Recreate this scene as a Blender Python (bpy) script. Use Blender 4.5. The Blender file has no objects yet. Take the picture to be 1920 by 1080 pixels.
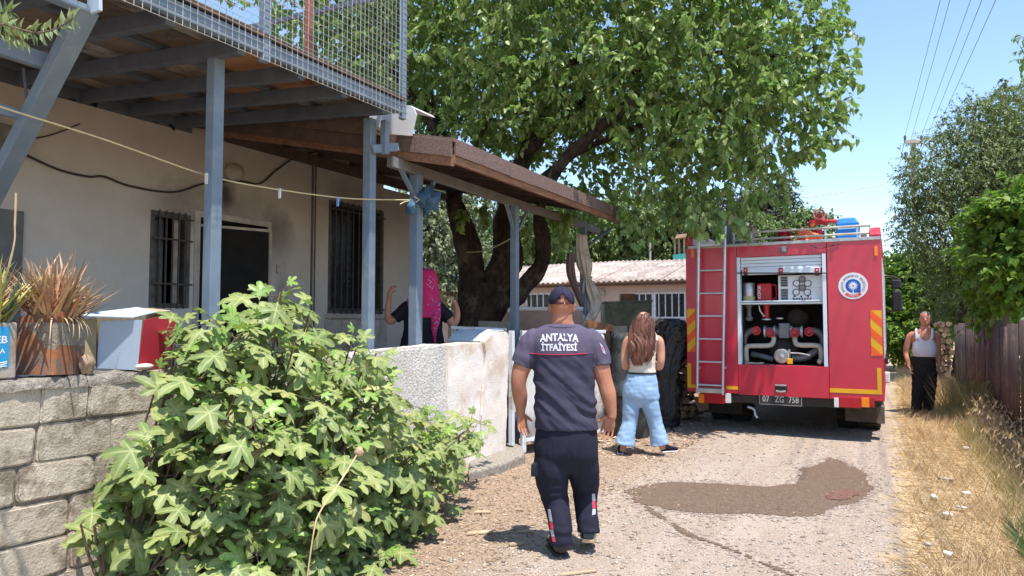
import bpy, bmesh, math, random
import numpy as np
from mathutils import Vector, Matrix, Euler, noise
from mathutils.bvhtree import BVHTree

sc = bpy.context.scene
R = math.radians
random.seed(7)
rng = np.random.default_rng(7)

# ---------------------------------------------------------------- camera
FPX = 1307.0
YAW, PITCH, CAMH = R(28.5), R(2.84), 1.525
cam_d = bpy.data.cameras.new('camera')
cam = bpy.data.objects.new('camera', cam_d)
sc.collection.objects.link(cam)
cam_d.sensor_width = 36.0
cam_d.lens = 36.0 * FPX / 1920.0
cam_d.clip_start = 0.05
cam_d.clip_end = 3000
cam.location = (0, 0, CAMH)
cam.rotation_euler = (math.pi / 2 + PITCH, 0, YAW)
sc.camera = cam
CR = Vector((math.cos(YAW), math.sin(YAW), 0))
CF = Vector((-math.sin(YAW), math.cos(YAW), 0))
CFW = CF * math.cos(PITCH) + Vector((0, 0, math.sin(PITCH)))
CU = CR.cross(CFW)

# ---------------------------------------------------------------- world, sun, exposure
SUN_EL, SUN_AZ = R(71), R(124)           # azimuth clockwise from +Y (along the lane)
world = bpy.data.worlds.new('World')
sc.world = world
world.use_nodes = True
wn = world.node_tree
wn.nodes.clear()
w_out = wn.nodes.new('ShaderNodeOutputWorld')
w_bg = wn.nodes.new('ShaderNodeBackground')
w_sky = wn.nodes.new('ShaderNodeTexSky')
w_sky.sky_type = 'NISHITA'
w_sky.sun_disc = False
w_sky.sun_elevation = SUN_EL
w_sky.sun_rotation = SUN_AZ
w_sky.altitude = 50
w_sky.air_density = 1.0
w_sky.dust_density = 0.1
w_sky.ozone_density = 2.0
w_bg.inputs['Strength'].default_value = 0.138
wn.links.new(w_sky.outputs[0], w_bg.inputs['Color'])
wn.links.new(w_bg.outputs[0], w_out.inputs['Surface'])
sun_d = bpy.data.lights.new('sun', 'SUN')
sun_d.energy = 3.6
sun_d.angle = R(0.53)
sun_d.color = (1.0, 0.94, 0.85)
sun = bpy.data.objects.new('sun', sun_d)
sc.collection.objects.link(sun)
to_sun = Vector((math.sin(SUN_AZ) * math.cos(SUN_EL), math.cos(SUN_AZ) * math.cos(SUN_EL), math.sin(SUN_EL)))
sun.rotation_euler = to_sun.to_track_quat('Z', 'Y').to_euler()
sun.location = (20, -20, 60)
sc.view_settings.view_transform = 'Standard'
sc.view_settings.look = 'None'
sc.view_settings.exposure = 1.08
sc.view_settings.gamma = 1.0
sc.view_settings.use_curve_mapping = False
sc.render.engine = 'CYCLES'
sc.cycles.max_bounces = 8
sc.cycles.transparent_max_bounces = 8

# ---------------------------------------------------------------- pixel -> place helpers
CR0, CF0 = CR.copy(), CF.copy()
def pray(px, py):
    return CFW + CR0 * ((px - 960) / FPX) + CU * ((540 - py) / FPX)
CO = Vector((0, 0, CAMH))
def onX(px, py, X):
    r = pray(px, py); return CO + r * (X / r.x)
def onY(px, py, Y):
    r = pray(px, py); return CO + r * (Y / r.y)
def onZ(px, py, Z=0.0):
    r = pray(px, py); return CO + r * ((Z - CAMH) / r.z)
def atD(px, py, d):
    r = pray(px, py); return CO + r * (d / r.dot(CF))

# ---------------------------------------------------------------- materials
MATS = {}
def _n(nt, t, **kw):
    n = nt.nodes.new(t)
    for k, v in kw.items():
        setattr(n, k, v)
    return n
def new_mat(name):
    m = bpy.data.materials.new(name); m.use_nodes = True
    nt = m.node_tree; b = nt.nodes['Principled BSDF']
    MATS[name] = m
    return m, nt, b
def col4(c): return (c[0], c[1], c[2], 1.0)
def ramp(nt, fac, stops):
    r = _n(nt, 'ShaderNodeValToRGB')
    e = r.color_ramp.elements
    while len(e) < len(stops): e.new(0.5)
    for i, (p, c) in enumerate(stops):
        e[i].position = p; e[i].color = col4(c) if len(c) == 3 else c
    nt.links.new(fac, r.inputs[0]); return r.outputs[0]
def noise_n(nt, scale, detail=5, rough=0.6, stretch=None, dist=0.0, vec=None):
    if vec is None:
        g = _n(nt, 'ShaderNodeNewGeometry'); vec = g.outputs['Position']
    if stretch:
        mp = _n(nt, 'ShaderNodeMapping'); mp.inputs['Scale'].default_value = stretch
        nt.links.new(vec, mp.inputs[0]); vec = mp.outputs[0]
    t = _n(nt, 'ShaderNodeTexNoise'); t.inputs['Scale'].default_value = scale
    t.inputs['Detail'].default_value = detail; t.inputs['Roughness'].default_value = rough
    t.inputs['Distortion'].default_value = dist
    nt.links.new(vec, t.inputs['Vector']); return t.outputs[0]
def mixc(nt, fac, a, b, mode='MIX'):
    m = _n(nt, 'ShaderNodeMix', data_type='RGBA', blend_type=mode)
    for i, v in ((0, fac), (6, a), (7, b)):
        if hasattr(v, 'is_output'): nt.links.new(v, m.inputs[i])
        elif i == 0: m.inputs[0].default_value = v
        else: m.inputs[i].default_value = col4(v)
    return m.outputs[2]
def math_n(nt, op, a, b=0.0, clamp=False):
    m = _n(nt, 'ShaderNodeMath', operation=op); m.use_clamp = clamp
    for i, v in ((0, a), (1, b)):
        if hasattr(v, 'is_output'): nt.links.new(v, m.inputs[i])
        else: m.inputs[i].default_value = v
    return m.outputs[0]
def bump_n(nt, b, h, strength=0.3, dist=0.02):
    bn = _n(nt, 'ShaderNodeBump'); bn.inputs['Strength'].default_value = strength
    bn.inputs['Distance'].default_value = dist
    nt.links.new(h, bn.inputs['Height']); nt.links.new(bn.outputs[0], b.inputs['Normal'])
def obj_rand(nt):
    g = _n(nt, 'ShaderNodeNewGeometry'); o = _n(nt, 'ShaderNodeObjectInfo')
    s = math_n(nt, 'ADD', g.outputs['Random Per Island'], o.outputs['Random'])
    return math_n(nt, 'FRACT', s)
def M(name, c, c2=None, scale=6, rough=0.7, bump=0.0, bscale=80, metal=0.0, spec=0.4, stretch=None,
      lo=0.35, hi=0.65, coat=0.0, piece=0.0, c3=None, scale3=1.2, bdist=0.01, emit=None):
    if name in MATS: return MATS[name]
    m, nt, b = new_mat(name)
    b.inputs['Roughness'].default_value = rough
    b.inputs['Metallic'].default_value = metal
    b.inputs['Specular IOR Level'].default_value = spec
    if coat: b.inputs['Coat Weight'].default_value = coat
    if c2 is None: c2 = tuple(x * 0.86 for x in c)
    f = noise_n(nt, scale, stretch=stretch)
    col = ramp(nt, f, [(lo, c), (hi, c2)])
    if c3 is not None:
        f3 = noise_n(nt, scale3, detail=7, rough=0.68)
        col = mixc(nt, ramp(nt, f3, [(0.5, (0, 0, 0)), (0.62, (1, 1, 1))]), col, c3)
    if piece:
        r = obj_rand(nt)
        k = math_n(nt, 'ADD', math_n(nt, 'MULTIPLY', r, 2 * piece), 1 - piece)
        hv = _n(nt, 'ShaderNodeHueSaturation')
        nt.links.new(k, hv.inputs['Value']); nt.links.new(col, hv.inputs['Color']); col = hv.outputs[0]
    nt.links.new(col, b.inputs['Base Color'])
    rf = noise_n(nt, scale * 2.3, detail=3)
    mr = _n(nt, 'ShaderNodeMapRange'); mr.inputs[3].default_value = max(0.03, rough - 0.1); mr.inputs[4].default_value = min(1, rough + 0.12)
    nt.links.new(rf, mr.inputs[0]); nt.links.new(mr.outputs[0], b.inputs['Roughness'])
    if bump: bump_n(nt, b, noise_n(nt, bscale, detail=6, rough=0.65, stretch=stretch), bump, bdist)
    return m
def leaf_mat(name, stops, trans=0.3, rough=0.5, spec=0.35, tcol=(0.25, 0.4, 0.05)):
    m, nt, b = new_mat(name)
    r = obj_rand(nt)
    col = ramp(nt, r, stops)
    col = mixc(nt, 0.35, col, ramp(nt, noise_n(nt, 14, detail=3), [(0.3, tuple(x * .7 for x in stops[0][1])), (0.7, stops[-1][1])]))
    nt.links.new(col, b.inputs['Base Color'])
    b.inputs['Roughness'].default_value = rough
    b.inputs['Specular IOR Level'].default_value = spec
    tb = _n(nt, 'ShaderNodeBsdfTranslucent')
    tc = mixc(nt, 0.5, col, tcol)
    nt.links.new(tc, tb.inputs['Color'])
    ms = _n(nt, 'ShaderNodeMixShader'); ms.inputs[0].default_value = trans
    out = nt.nodes['Material Output']
    nt.links.new(b.outputs[0], ms.inputs[1]); nt.links.new(tb.outputs[0], ms.inputs[2])
    nt.links.new(ms.outputs[0], out.inputs['Surface'])
    return m

# ---------------------------------------------------------------- object helpers
WM = {}
def link(o): sc.collection.objects.link(o); return o
def tag(o, label=None, cat=None, group=None, kind=None):
    if label: o['label'] = label
    if cat: o['category'] = cat
    if group: o['group'] = group
    if kind: o['kind'] = kind
    return o
def thing(name, label, cat, loc=(0, 0, 0), rz=0.0, group=None):
    o = link(bpy.data.objects.new(name, None))
    o.empty_display_size = 0.2
    o.location = loc; o.rotation_euler = (0, 0, rz)
    WM[o] = Matrix.Translation(Vector(loc)) @ Matrix.Rotation(rz, 4, 'Z')
    return tag(o, label, cat, group)
def nearest_rings(a, b): pass
class MB:
    def __init__(s): s.v = []; s.f = []; s.mi = []; s.m = 0
    def add(s, vs, fs):
        o = len(s.v); s.v.extend([Vector(v) for v in vs]); s.f.extend([[i + o for i in f] for f in fs]); s.mi.extend([s.m] * len(fs))
    def box(s, p0, p1, mat=None):
        x0, y0, z0 = [min(a, b) for a, b in zip(p0, p1)]; x1, y1, z1 = [max(a, b) for a, b in zip(p0, p1)]
        vs = [(x0, y0, z0), (x1, y0, z0), (x1, y1, z0), (x0, y1, z0), (x0, y0, z1), (x1, y0, z1), (x1, y1, z1), (x0, y1, z1)]
        if mat is not None: vs = [mat @ Vector(v) for v in vs]
        s.add(vs, [(3, 2, 1, 0), (4, 5, 6, 7), (0, 1, 5, 4), (1, 2, 6, 5), (2, 3, 7, 6), (3, 0, 4, 7)])
    def beam(s, a, b, w, h, up=(0, 0, 1)):
        a = Vector(a); b = Vector(b); d = (b - a).normalized(); up = Vector(up)
        x = d.cross(up)
        if x.length < 1e-4: x = d.cross(Vector((1, 0, 0)))
        x.normalize(); y = x.cross(d).normalized()
        vs = []
        for p in (a, b):
            for sx, sy in ((-1, -1), (1, -1), (1, 1), (-1, 1)): vs.append(p + x * (sx * w / 2) + y * (sy * h / 2))
        s.add(vs, [(3, 2, 1, 0), (4, 5, 6, 7), (0, 1, 5, 4), (1, 2, 6, 5), (2, 3, 7, 6), (3, 0, 4, 7)])
    def tube(s, pts, r, n=8, caps=True, closed=False):
        pts = [Vector(p) for p in pts]; N = len(pts)
        if not hasattr(r, '__len__'): r = [r] * N
        rings = []; prev = None
        for i, p in enumerate(pts):
            if closed: d = pts[(i + 1) % N] - pts[i - 1]
            else: d = pts[min(i + 1, N - 1)] - pts[max(i - 1, 0)]
            d = d.normalized() if d.length > 1e-9 else Vector((0, 0, 1))
            if prev is None:
                x = d.cross(Vector((0, 0, 1)))
                if x.length < 1e-3: x = d.cross(Vector((1, 0, 0)))
            else: x = prev - d * prev.dot(d)
            x.normalize(); prev = x; y = d.cross(x)
            rings.append([p + (x * math.cos(2 * math.pi * k / n) + y * math.sin(2 * math.pi * k / n)) * r[i] for k in range(n)])
        vs = [v for q in rings for v in q]; fs = []
        for i in range(N if closed else N - 1):
            j = (i + 1) % N
            for k in range(n): fs.append((i * n + k, i * n + (k + 1) % n, j * n + (k + 1) % n, j * n + k))
        if caps and not closed:
            fs.append(tuple(range(n - 1, -1, -1))); fs.append(tuple((N - 1) * n + k for k in range(n)))
        s.add(vs, fs)
    def lathe(s, prof, c, axis=(0, 0, 1), n=20):
        ax = Vector(axis).normalized(); x = ax.cross(Vector((0, 0, 1)))
        if x.length < 1e-3: x = Vector((1, 0, 0))
        x.normalize(); y = ax.cross(x); c = Vector(c); vs = []; fs = []
        for (r, t) in prof:
            for k in range(n):
                a = 2 * math.pi * k / n; vs.append(c + ax * t + (x * math.cos(a) + y * math.sin(a)) * r)
        for i in range(len(prof) - 1):
            for k in range(n): fs.append((i * n + k, i * n + (k + 1) % n, (i + 1) * n + (k + 1) % n, (i + 1) * n + k))
        fs.append(tuple(range(n - 1, -1, -1))); fs.append(tuple((len(prof) - 1) * n + k for k in range(n)))
        s.add(vs, fs)
    def prism(s, poly, ext):
        ext = Vector(ext); n = len(poly); vs = [Vector(p) for p in poly] + [Vector(p) + ext for p in poly]
        fs = [tuple(range(n - 1, -1, -1)), tuple(range(n, 2 * n))] + [(i, (i + 1) % n, n + (i + 1) % n, n + i) for i in range(n)]
        s.add(vs, fs)
    def loft(s, secs, n=24, e=2.0, caps=True):
        """secs: (centre, half-width vector, half-depth vector)"""
        N = len(secs); vs = []; fs = []
        for sec in secs:
            c, a, b = sec[:3]; ex = sec[3] if len(sec) > 3 else e
            for k in range(n):
                t = 2 * math.pi * k / n; ct, st = math.cos(t), math.sin(t)
                vs.append(Vector(c) + Vector(a) * (math.copysign(abs(ct) ** (2 / ex), ct)) + Vector(b) * (math.copysign(abs(st) ** (2 / ex), st)))
        for i in range(N - 1):
            for k in range(n): fs.append((i * n + k, i * n + (k + 1) % n, (i + 1) * n + (k + 1) % n, (i + 1) * n + k))
        if caps: fs.append(tuple(range(n - 1, -1, -1))); fs.append(tuple((N - 1) * n + k for k in range(n)))
        s.add(vs, fs)
    def sphere(s, c, r, nu=14, nv=9, mat=None):
        if not hasattr(r, '__len__'): r = (r, r, r)
        c = Vector(c); vs = []; fs = []
        for j in range(1, nv):
            ph = math.pi * j / nv
            for k in range(nu):
                th = 2 * math.pi * k / nu
                v = Vector((r[0] * math.sin(ph) * math.cos(th), r[1] * math.sin(ph) * math.sin(th), r[2] * math.cos(ph)))
                if mat is not None: v = mat @ v
                vs.append(c + v)
        top = Vector((0, 0, r[2])); 
        if mat is not None: top = mat @ top
        vs += [c + top, c - top]; T = len(vs) - 2
        for j in range(nv - 2):
            for k in range(nu): fs.append((j * nu + k, (j + 1) * nu + k, (j + 1) * nu + (k + 1) % nu, j * nu + (k + 1) % nu))
        for k in range(nu):
            fs.append((T, k, (k + 1) % nu)); fs.append((T + 1, (nv - 2) * nu + (k + 1) % nu, (nv - 2) * nu + k))
        s.add(vs, fs)
    def mesh(s, name, mats, W=None):
        me = bpy.data.meshes.new(name)
        Wi = W.inverted() if W is not None else None
        vs = [(Wi @ v)[:] if Wi is not None else v[:] for v in s.v]
        me.from_pydata(vs, [], s.f)
        for m in (mats if isinstance(mats, (list, tuple)) else [mats]): me.materials.append(m)
        if isinstance(mats, (list, tuple)): me.polygons.foreach_set('material_index', s.mi)
        me.update(); return me
    def build(s, name, mats, parent=None, smooth=None, bevel=0.0, seg=2, label=None, cat=None, group=None, kind=None, recalc=True):
        W = WM.get(parent) if parent is not None else None
        me = s.mesh(name, mats, W)
        if recalc:
            bm = bmesh.new(); bm.from_mesh(me); bmesh.ops.recalc_face_normals(bm, faces=bm.faces)
            bm.to_mesh(me); bm.free()
        o = link(bpy.data.objects.new(name, me))
        if parent is not None: o.parent = parent; WM[o] = W
        else: WM[o] = Matrix.Identity(4)
        if bevel:
            bv = o.modifiers.new('bevel', 'BEVEL'); bv.width = bevel; bv.segments = seg; bv.limit_method = 'ANGLE'; bv.angle_limit = R(35)
        if smooth is not None: smooth_ang(me, smooth)
        return tag(o, label, cat, group, kind)
def smooth_ang(me, deg):
    me.polygons.foreach_set('use_smooth', [True] * len(me.polygons))
    if deg < 179:
        bm = bmesh.new(); bm.from_mesh(me)
        for e in bm.edges:
            if len(e.link_faces) == 2 and e.calc_face_angle(0) > R(deg): e.smooth = False
        bm.to_mesh(me); bm.free()
def inst(name, me, parent, Mw, label=None):
    o = link(bpy.data.objects.new(name, me))
    if parent is not None:
        o.parent = parent; o.matrix_local = WM[parent].inverted() @ Mw; WM[o] = Mw
    else: o.matrix_world = Mw; WM[o] = Mw
    if label: o['label'] = label
    return o
def at_root(o, loc):
    """give a one-mesh thing its own origin at its base"""
    loc = Vector(loc); o.data.transform(Matrix.Translation(-loc)); o.location = loc; WM[o] = Matrix.Translation(loc); return o
def np_mesh(name, V, T, mat, parent=None, smooth=False, **kw):
    """V (n,3) verts, T (m,k) faces"""
    V = np.asarray(V, dtype=np.float32); T = np.asarray(T, dtype=np.int32)
    if parent is not None and parent in WM:
        Mi = np.array(WM[parent].inverted()); V = V @ Mi[:3, :3].T + Mi[:3, 3]
    me = bpy.data.meshes.new(name); k = T.shape[1]
    me.vertices.add(len(V)); me.vertices.foreach_set('co', V.astype(np.float32).ravel())
    me.loops.add(T.size); me.loops.foreach_set('vertex_index', T.ravel())
    me.polygons.add(len(T)); me.polygons.foreach_set('loop_start', np.arange(0, T.size, k, dtype=np.int32))
    me.polygons.foreach_set('loop_total', np.full(len(T), k, dtype=np.int32))
    me.materials.append(mat); me.update(calc_edges=True)
    if smooth: me.polygons.foreach_set('use_smooth', [True] * len(me.polygons))
    o = link(bpy.data.objects.new(name, me))
    if parent is not None: o.parent = parent; WM[o] = WM.get(parent, Matrix.Identity(4))
    else: WM[o] = Matrix.Identity(4)
    return tag(o, kw.get('label'), kw.get('cat'), kw.get('group'), kw.get('kind'))
_txt = {}
def text_geo(body, size=1.0, bold=0.0, align='CENTER'):
    """flat letter shapes as verts and triangles"""
    key = (body, bold, align)
    if key not in _txt:
        cu = bpy.data.curves.new('lettering', 'FONT'); cu.body = body; cu.align_x = align; cu.align_y = 'CENTER'
        cu.offset = bold; cu.resolution_u = 3
        ob = bpy.data.objects.new('lettering', cu); link(ob)
        bpy.context.view_layer.update()
        me = bpy.data.meshes.new_from_object(ob.evaluated_get(bpy.context.evaluated_depsgraph_get()))
        vs = [v.co.copy() for v in me.vertices]; fs = [tuple(p.vertices) for p in me.polygons]
        bpy.data.objects.remove(ob); bpy.data.curves.remove(cu); bpy.data.meshes.remove(me)
        _txt[key] = (vs, fs)
    vs, fs = _txt[key]
    return [v * size for v in vs], fs
def add_text(mb, body, origin, xdir, ydir, size, bold=0.0, sx=1.0, align='CENTER', arc=0.0):
    vs, fs = text_geo(body, size, bold, align); o = Vector(origin); xd = Vector(xdir).normalized(); yd = Vector(ydir).normalized()
    mb.add([o + xd * (v.x * sx) + yd * (v.y - arc * v.x * v.x) for v in vs], fs)

# ---------------------------------------------------------------- leaves in bulk
LEAF_OVAL = (np.array([(0, 0, 0), (-.5, .42, .10), (0, .5, -.03), (.5, .42, .10), (0, 1, -.12)]), np.array([(0, 2, 1), (0, 3, 2), (1, 2, 4), (2, 3, 4)]))
LEAF_HEART = (np.array([(0, .06, 0), (-.34, -.02, .06), (-.5, .32, .1), (-.3, .7, .04), (0, .45, -.04), (.34, -.02, .06), (.5, .32, .1), (.3, .7, .04), (0, 1.08, -.14)]),
              np.array([(0, 4, 1), (1, 4, 2), (2, 4, 3), (3, 4, 8), (0, 5, 4), (5, 6, 4), (6, 7, 4), (7, 8, 4)]))
def frames(d, nrm):
    d = d / (np.linalg.norm(d, axis=1, keepdims=True) + 1e-9)
    x = np.cross(d, nrm); x /= (np.linalg.norm(x, axis=1, keepdims=True) + 1e-9)
    z = np.cross(x, d)
    return np.stack([x, d, z], axis=2)      # columns x (width), y (length), z (normal)
def bulk(P, D, N, S, tmpl, wid=0.7):
    V0, T0 = tmpl; Fm = frames(D, N)
    V0 = V0 * np.array([wid, 1, 1]); k = len(V0)
    V = np.einsum('nij,kj->nki', Fm, V0) * S[:, None, None] + P[:, None, :]
    T = (T0[None] + (np.arange(len(P)) * k)[:, None, None]).reshape(-1, T0.shape[1])
    return V.reshape(-1, 3), T, Fm
def rand_dirs(n):
    v = rng.normal(size=(n, 3)); return v / np.linalg.norm(v, axis=1, keepdims=True)
# ================================================================ MATERIALS
m_concrete = M('concrete_block', (.60, .53, .43), (.45, .385, .305), 16, .95, .9, 70, c3=(.25, .205, .16), scale3=4.0, piece=.12, spec=.15, bdist=.012)
m_mortar = M('mortar', (.38, .32, .26), (.24, .195, .155), 22, .97, .9, 60, spec=.15, bdist=.02)
m_rough_cap = M('rough_cap', (.46, .42, .36), (.24, .21, .18), 30, .97, 1.0, 70, spec=.15, bdist=.025)
m_white_wash = M('whitewash', (.82, .77, .72), (.76, .67, .59), 5, .92, .6, 55, c3=(.66, .53, .42), scale3=2.2, spec=.2, bdist=.012)
m_blue_white = M('pale_blue_paint', (.62, .70, .76), (.52, .60, .66), 9, .85, .4, 60, spec=.2)
m_dark_gap = M('dark_gap', (.05, .035, .028), (.03, .02, .018), 20, 1.0)
m_steel_blue = M('blue_grey_paint', (.17, .225, .29), (.145, .19, .245), 5, .55, .08, 120, c3=(.19, .24, .29), scale3=6, spec=.35)
m_steel_dark = M('dark_and_shaded_steel', (.10, .115, .14), (.07, .08, .10), 6, .6, .1, 100)  # on the canopy beams: blue grey paint with their shade put in
m_ply = M('plywood', (.30, .21, .14), (.19, .13, .09), 3.2, .85, .25, 60, stretch=(1, 1, 1), piece=.42, c3=(.09, .065, .05), scale3=1.7)
m_ply_orange = M('orange_board', (.42, .19, .085), (.33, .15, .07), 3, .8, .2, 50, piece=.12)
m_board_grey = M('grey_board', (.36, .32, .27), (.24, .21, .18), 3, .85, .2, 50, piece=.2, c3=(.12, .095, .075), scale3=2.2)
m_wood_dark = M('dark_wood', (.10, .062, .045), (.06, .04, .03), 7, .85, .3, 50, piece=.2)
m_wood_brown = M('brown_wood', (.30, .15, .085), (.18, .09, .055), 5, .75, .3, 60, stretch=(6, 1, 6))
m_wood_raw = M('raw_wood', (.52, .38, .25), (.36, .25, .16), 12, .9, .4, 60, piece=.25)
m_bark = M('bark', (.085, .062, .048), (.035, .027, .022), 9, .95, 1.0, 24, stretch=(1.6, 1.6, .5), spec=.15, bdist=.06, c3=(.16, .12, .09), scale3=3)
m_bark_grey = M('grey_bark', (.22, .18, .14), (.12, .10, .08), 9, .95, .8, 24, stretch=(1.6, 1.6, .5), spec=.15, bdist=.04)
m_shingle = M('shingle', (.22, .15, .13), (.13, .09, .082), 60, .95, .7, 150, spec=.2, lo=.4, hi=.6, bdist=.008)
m_white_metal = M('white_metal', (.68, .72, .76), (.58, .62, .66), 6, .5, .1, 60, c3=(.45, .40, .35), scale3=7, spec=.4)
m_white_rusty = M('flaking_white_sheet', (.62, .62, .60), (.50, .49, .46), 5, .75, .3, 30, stretch=(2, 2, .6), c3=(.22, .17, .14), scale3=2.3)
m_white_sheet = M('white_sheet', (.70, .70, .69), (.60, .60, .60), 4, .5, .05, 40)
m_black = M('soot_and_shade_black', (.012, .012, .013), (.02, .018, .017), 6, .8, .1, 60, spec=.2)  # soot, and the unlit darkness painted inside the house
m_bar = M('window_bar', (.045, .040, .038), (.09, .07, .06), 25, .6, .2, 90)
m_frame_dark = M('burnt_frame', (.06, .055, .055), (.12, .11, .105), 9, .6, .2, 90)
m_door_white = M('soiled_white_trim', (.50, .46, .42), (.36, .32, .29), 7, .6, .2, 60)
m_rope = M('rope', (.62, .52, .30), (.52, .44, .25), 40, .9)
m_cable = M('black_cable', (.03, .026, .024), (.05, .04, .035), 20, .6)
m_clip_white = M('clip_white', (.75, .75, .72)); m_clip_blue = M('clip_blue', (.16, .40, .72))
m_rust = M('rusty_tin', (.34, .13, .045), (.17, .085, .065), 7, .85, .4, 60, c3=(.16, .13, .115), scale3=5.5, metal=.1)
m_tin_grey = M('tin_grey', (.42, .39, .34), (.30, .22, .16), 9, .6, .25, 60, metal=.25)
m_tin_blue = M('tin_blue', (.015, .29, .56), (.02, .24, .46), 8, .5, .1)
m_print_white = M('white_print', (.72, .74, .76), rough=.7)
m_card_blue = M('blue_white_card', (.47, .58, .72), (.43, .54, .68), 4, .6, .06, 40)
m_card_red = M('red_card', (.44, .028, .045), (.38, .025, .04), 4, .5, .06, 40)
m_card_brown = M('brown_card', (.42, .35, .22), (.37, .30, .19), 4, .8, .06, 40)
m_stone = M('field_stone', (.42, .30, .20), (.25, .17, .12), 14, .95, .8, 30)
m_stone_white = M('pale_stone', (.66, .60, .52), (.5, .46, .4), 14, .9, .4, 40)
m_denim_old = M('old_blue_cloth', (.075, .15, .24), (.045, .085, .14), 14, .95, .3, 90)
m_canvas = M('beige_canvas', (.62, .54, .45), (.52, .44, .37), 6, .95, .2, 120, c3=(.30, .24, .19), scale3=3)
m_brown_sheet = M('brown_sheet', (.17, .11, .095), (.12, .08, .07), 5, .8, .2, 60)
m_pink_brown = M('faded_brown', (.34, .23, .19), (.25, .17, .14), 5, .8, .2, 60)
m_tank = M('mossy_concrete', (.25, .25, .19), (.15, .15, .11), 9, .9, .4, 40, c3=(.33, .31, .25), scale3=2.5)
m_boiler = M('sooty_steel', (.085, .095, .098), (.035, .037, .038), 9, .7, .3, 40, metal=.2, c3=(.14, .15, .15), scale3=7)
m_plastic_black = M('black_plastic', (.012, .012, .013), (.03, .025, .022), 18, .32, .6, 22, spec=.6, bdist=.05)
m_log = M('split_log', (.40, .27, .17), (.24, .15, .09), 20, .9, .5, 50, piece=.35)
m_fence = M('brown_fence', (.10, .072, .065), (.074, .055, .050), 3, .75, .2, 60, stretch=(3, 3, .5), piece=.12, c3=(.16, .11, .095), scale3=4)
m_bld_wall = M('pink_plaster', (.46, .36, .31), (.40, .31, .265), 2, .9, .2, 30)
m_bld_roof = M('pale_roof', (.40, .33, .29), (.27, .215, .19), 2.2, .9, .2, 30, c3=(.48, .42, .38), scale3=2, lo=.4, hi=.6, piece=.15)
m_glass_dark = M('dark_glass', (.03, .032, .036), (.02, .02, .025), 4, .25, spec=.4)
m_pole = M('concrete_pole', (.36, .33, .30), (.30, .28, .25), 6, .9, .2, 50)
m_litter = M('white_litter', (.70, .67, .62), (.55, .5, .45), 20, .8, .3, 60)

# facade with soot clouds
def soot_plaster():
    m, nt, b = new_mat('sooty_plaster')
    g = _n(nt, 'ShaderNodeNewGeometry'); pos = g.outputs['Position']
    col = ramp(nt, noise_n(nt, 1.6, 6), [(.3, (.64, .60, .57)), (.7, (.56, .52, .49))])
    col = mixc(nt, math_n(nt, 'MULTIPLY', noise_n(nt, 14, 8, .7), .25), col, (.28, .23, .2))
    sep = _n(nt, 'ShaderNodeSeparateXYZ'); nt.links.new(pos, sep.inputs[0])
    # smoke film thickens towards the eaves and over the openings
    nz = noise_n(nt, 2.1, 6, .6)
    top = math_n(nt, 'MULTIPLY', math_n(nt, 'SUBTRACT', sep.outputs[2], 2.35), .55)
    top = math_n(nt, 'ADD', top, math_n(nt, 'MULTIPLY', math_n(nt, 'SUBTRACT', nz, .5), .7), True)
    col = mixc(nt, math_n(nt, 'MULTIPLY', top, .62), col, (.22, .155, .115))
    for (y, z, ry, rz, k) in ((5.55, 2.78, .75, .35, .45), (4.78, 2.8, .45, .3, .4), (5.42, 3.02, .14, .20, .9), (6.22, 2.6, .28, .35, .5), (7.6, 3.3, .7, .3, .35), (6.3, 1.7, .12, .5, .5)):
        v = _n(nt, 'ShaderNodeVectorMath', operation='SUBTRACT'); nt.links.new(pos, v.inputs[0]); v.inputs[1].default_value = (-6.7, y, z)
        s = _n(nt, 'ShaderNodeVectorMath', operation='MULTIPLY'); nt.links.new(v.outputs[0], s.inputs[0]); s.inputs[1].default_value = (0, 1 / ry, 1 / rz)
        l = _n(nt, 'ShaderNodeVectorMath', operation='LENGTH'); nt.links.new(s.outputs[0], l.inputs[0])
        f = math_n(nt, 'SUBTRACT', 1.25, math_n(nt, 'ADD', l.outputs['Value'], math_n(nt, 'MULTIPLY', math_n(nt, 'SUBTRACT', noise_n(nt, 5, 6), .5), 1.1)), True)
        col = mixc(nt, math_n(nt, 'MULTIPLY', f, k, True), col, (.055, .042, .035))
    nt.links.new(col, b.inputs['Base Color']); b.inputs['Roughness'].default_value = .93; b.inputs['Specular IOR Level'].default_value = .2
    bump_n(nt, b, noise_n(nt, 18, 7, .6), .25, .01)
    return m
m_facade = soot_plaster()

# ================================================================ GROUND
def H(x, y):
    return (.007 * np.sin(1.1 * x + .6 * y) + .006 * np.sin(1.7 * y - .9 * x + 1.0) + .003 * np.sin(4.1 * x + 2.7 * y)) * np.exp(-((np.asarray(x) + 1) ** 2) / 60 - ((np.asarray(y) - 7) ** 2) / 200)
def Hs(x, y): return float(H(x, y))

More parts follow.
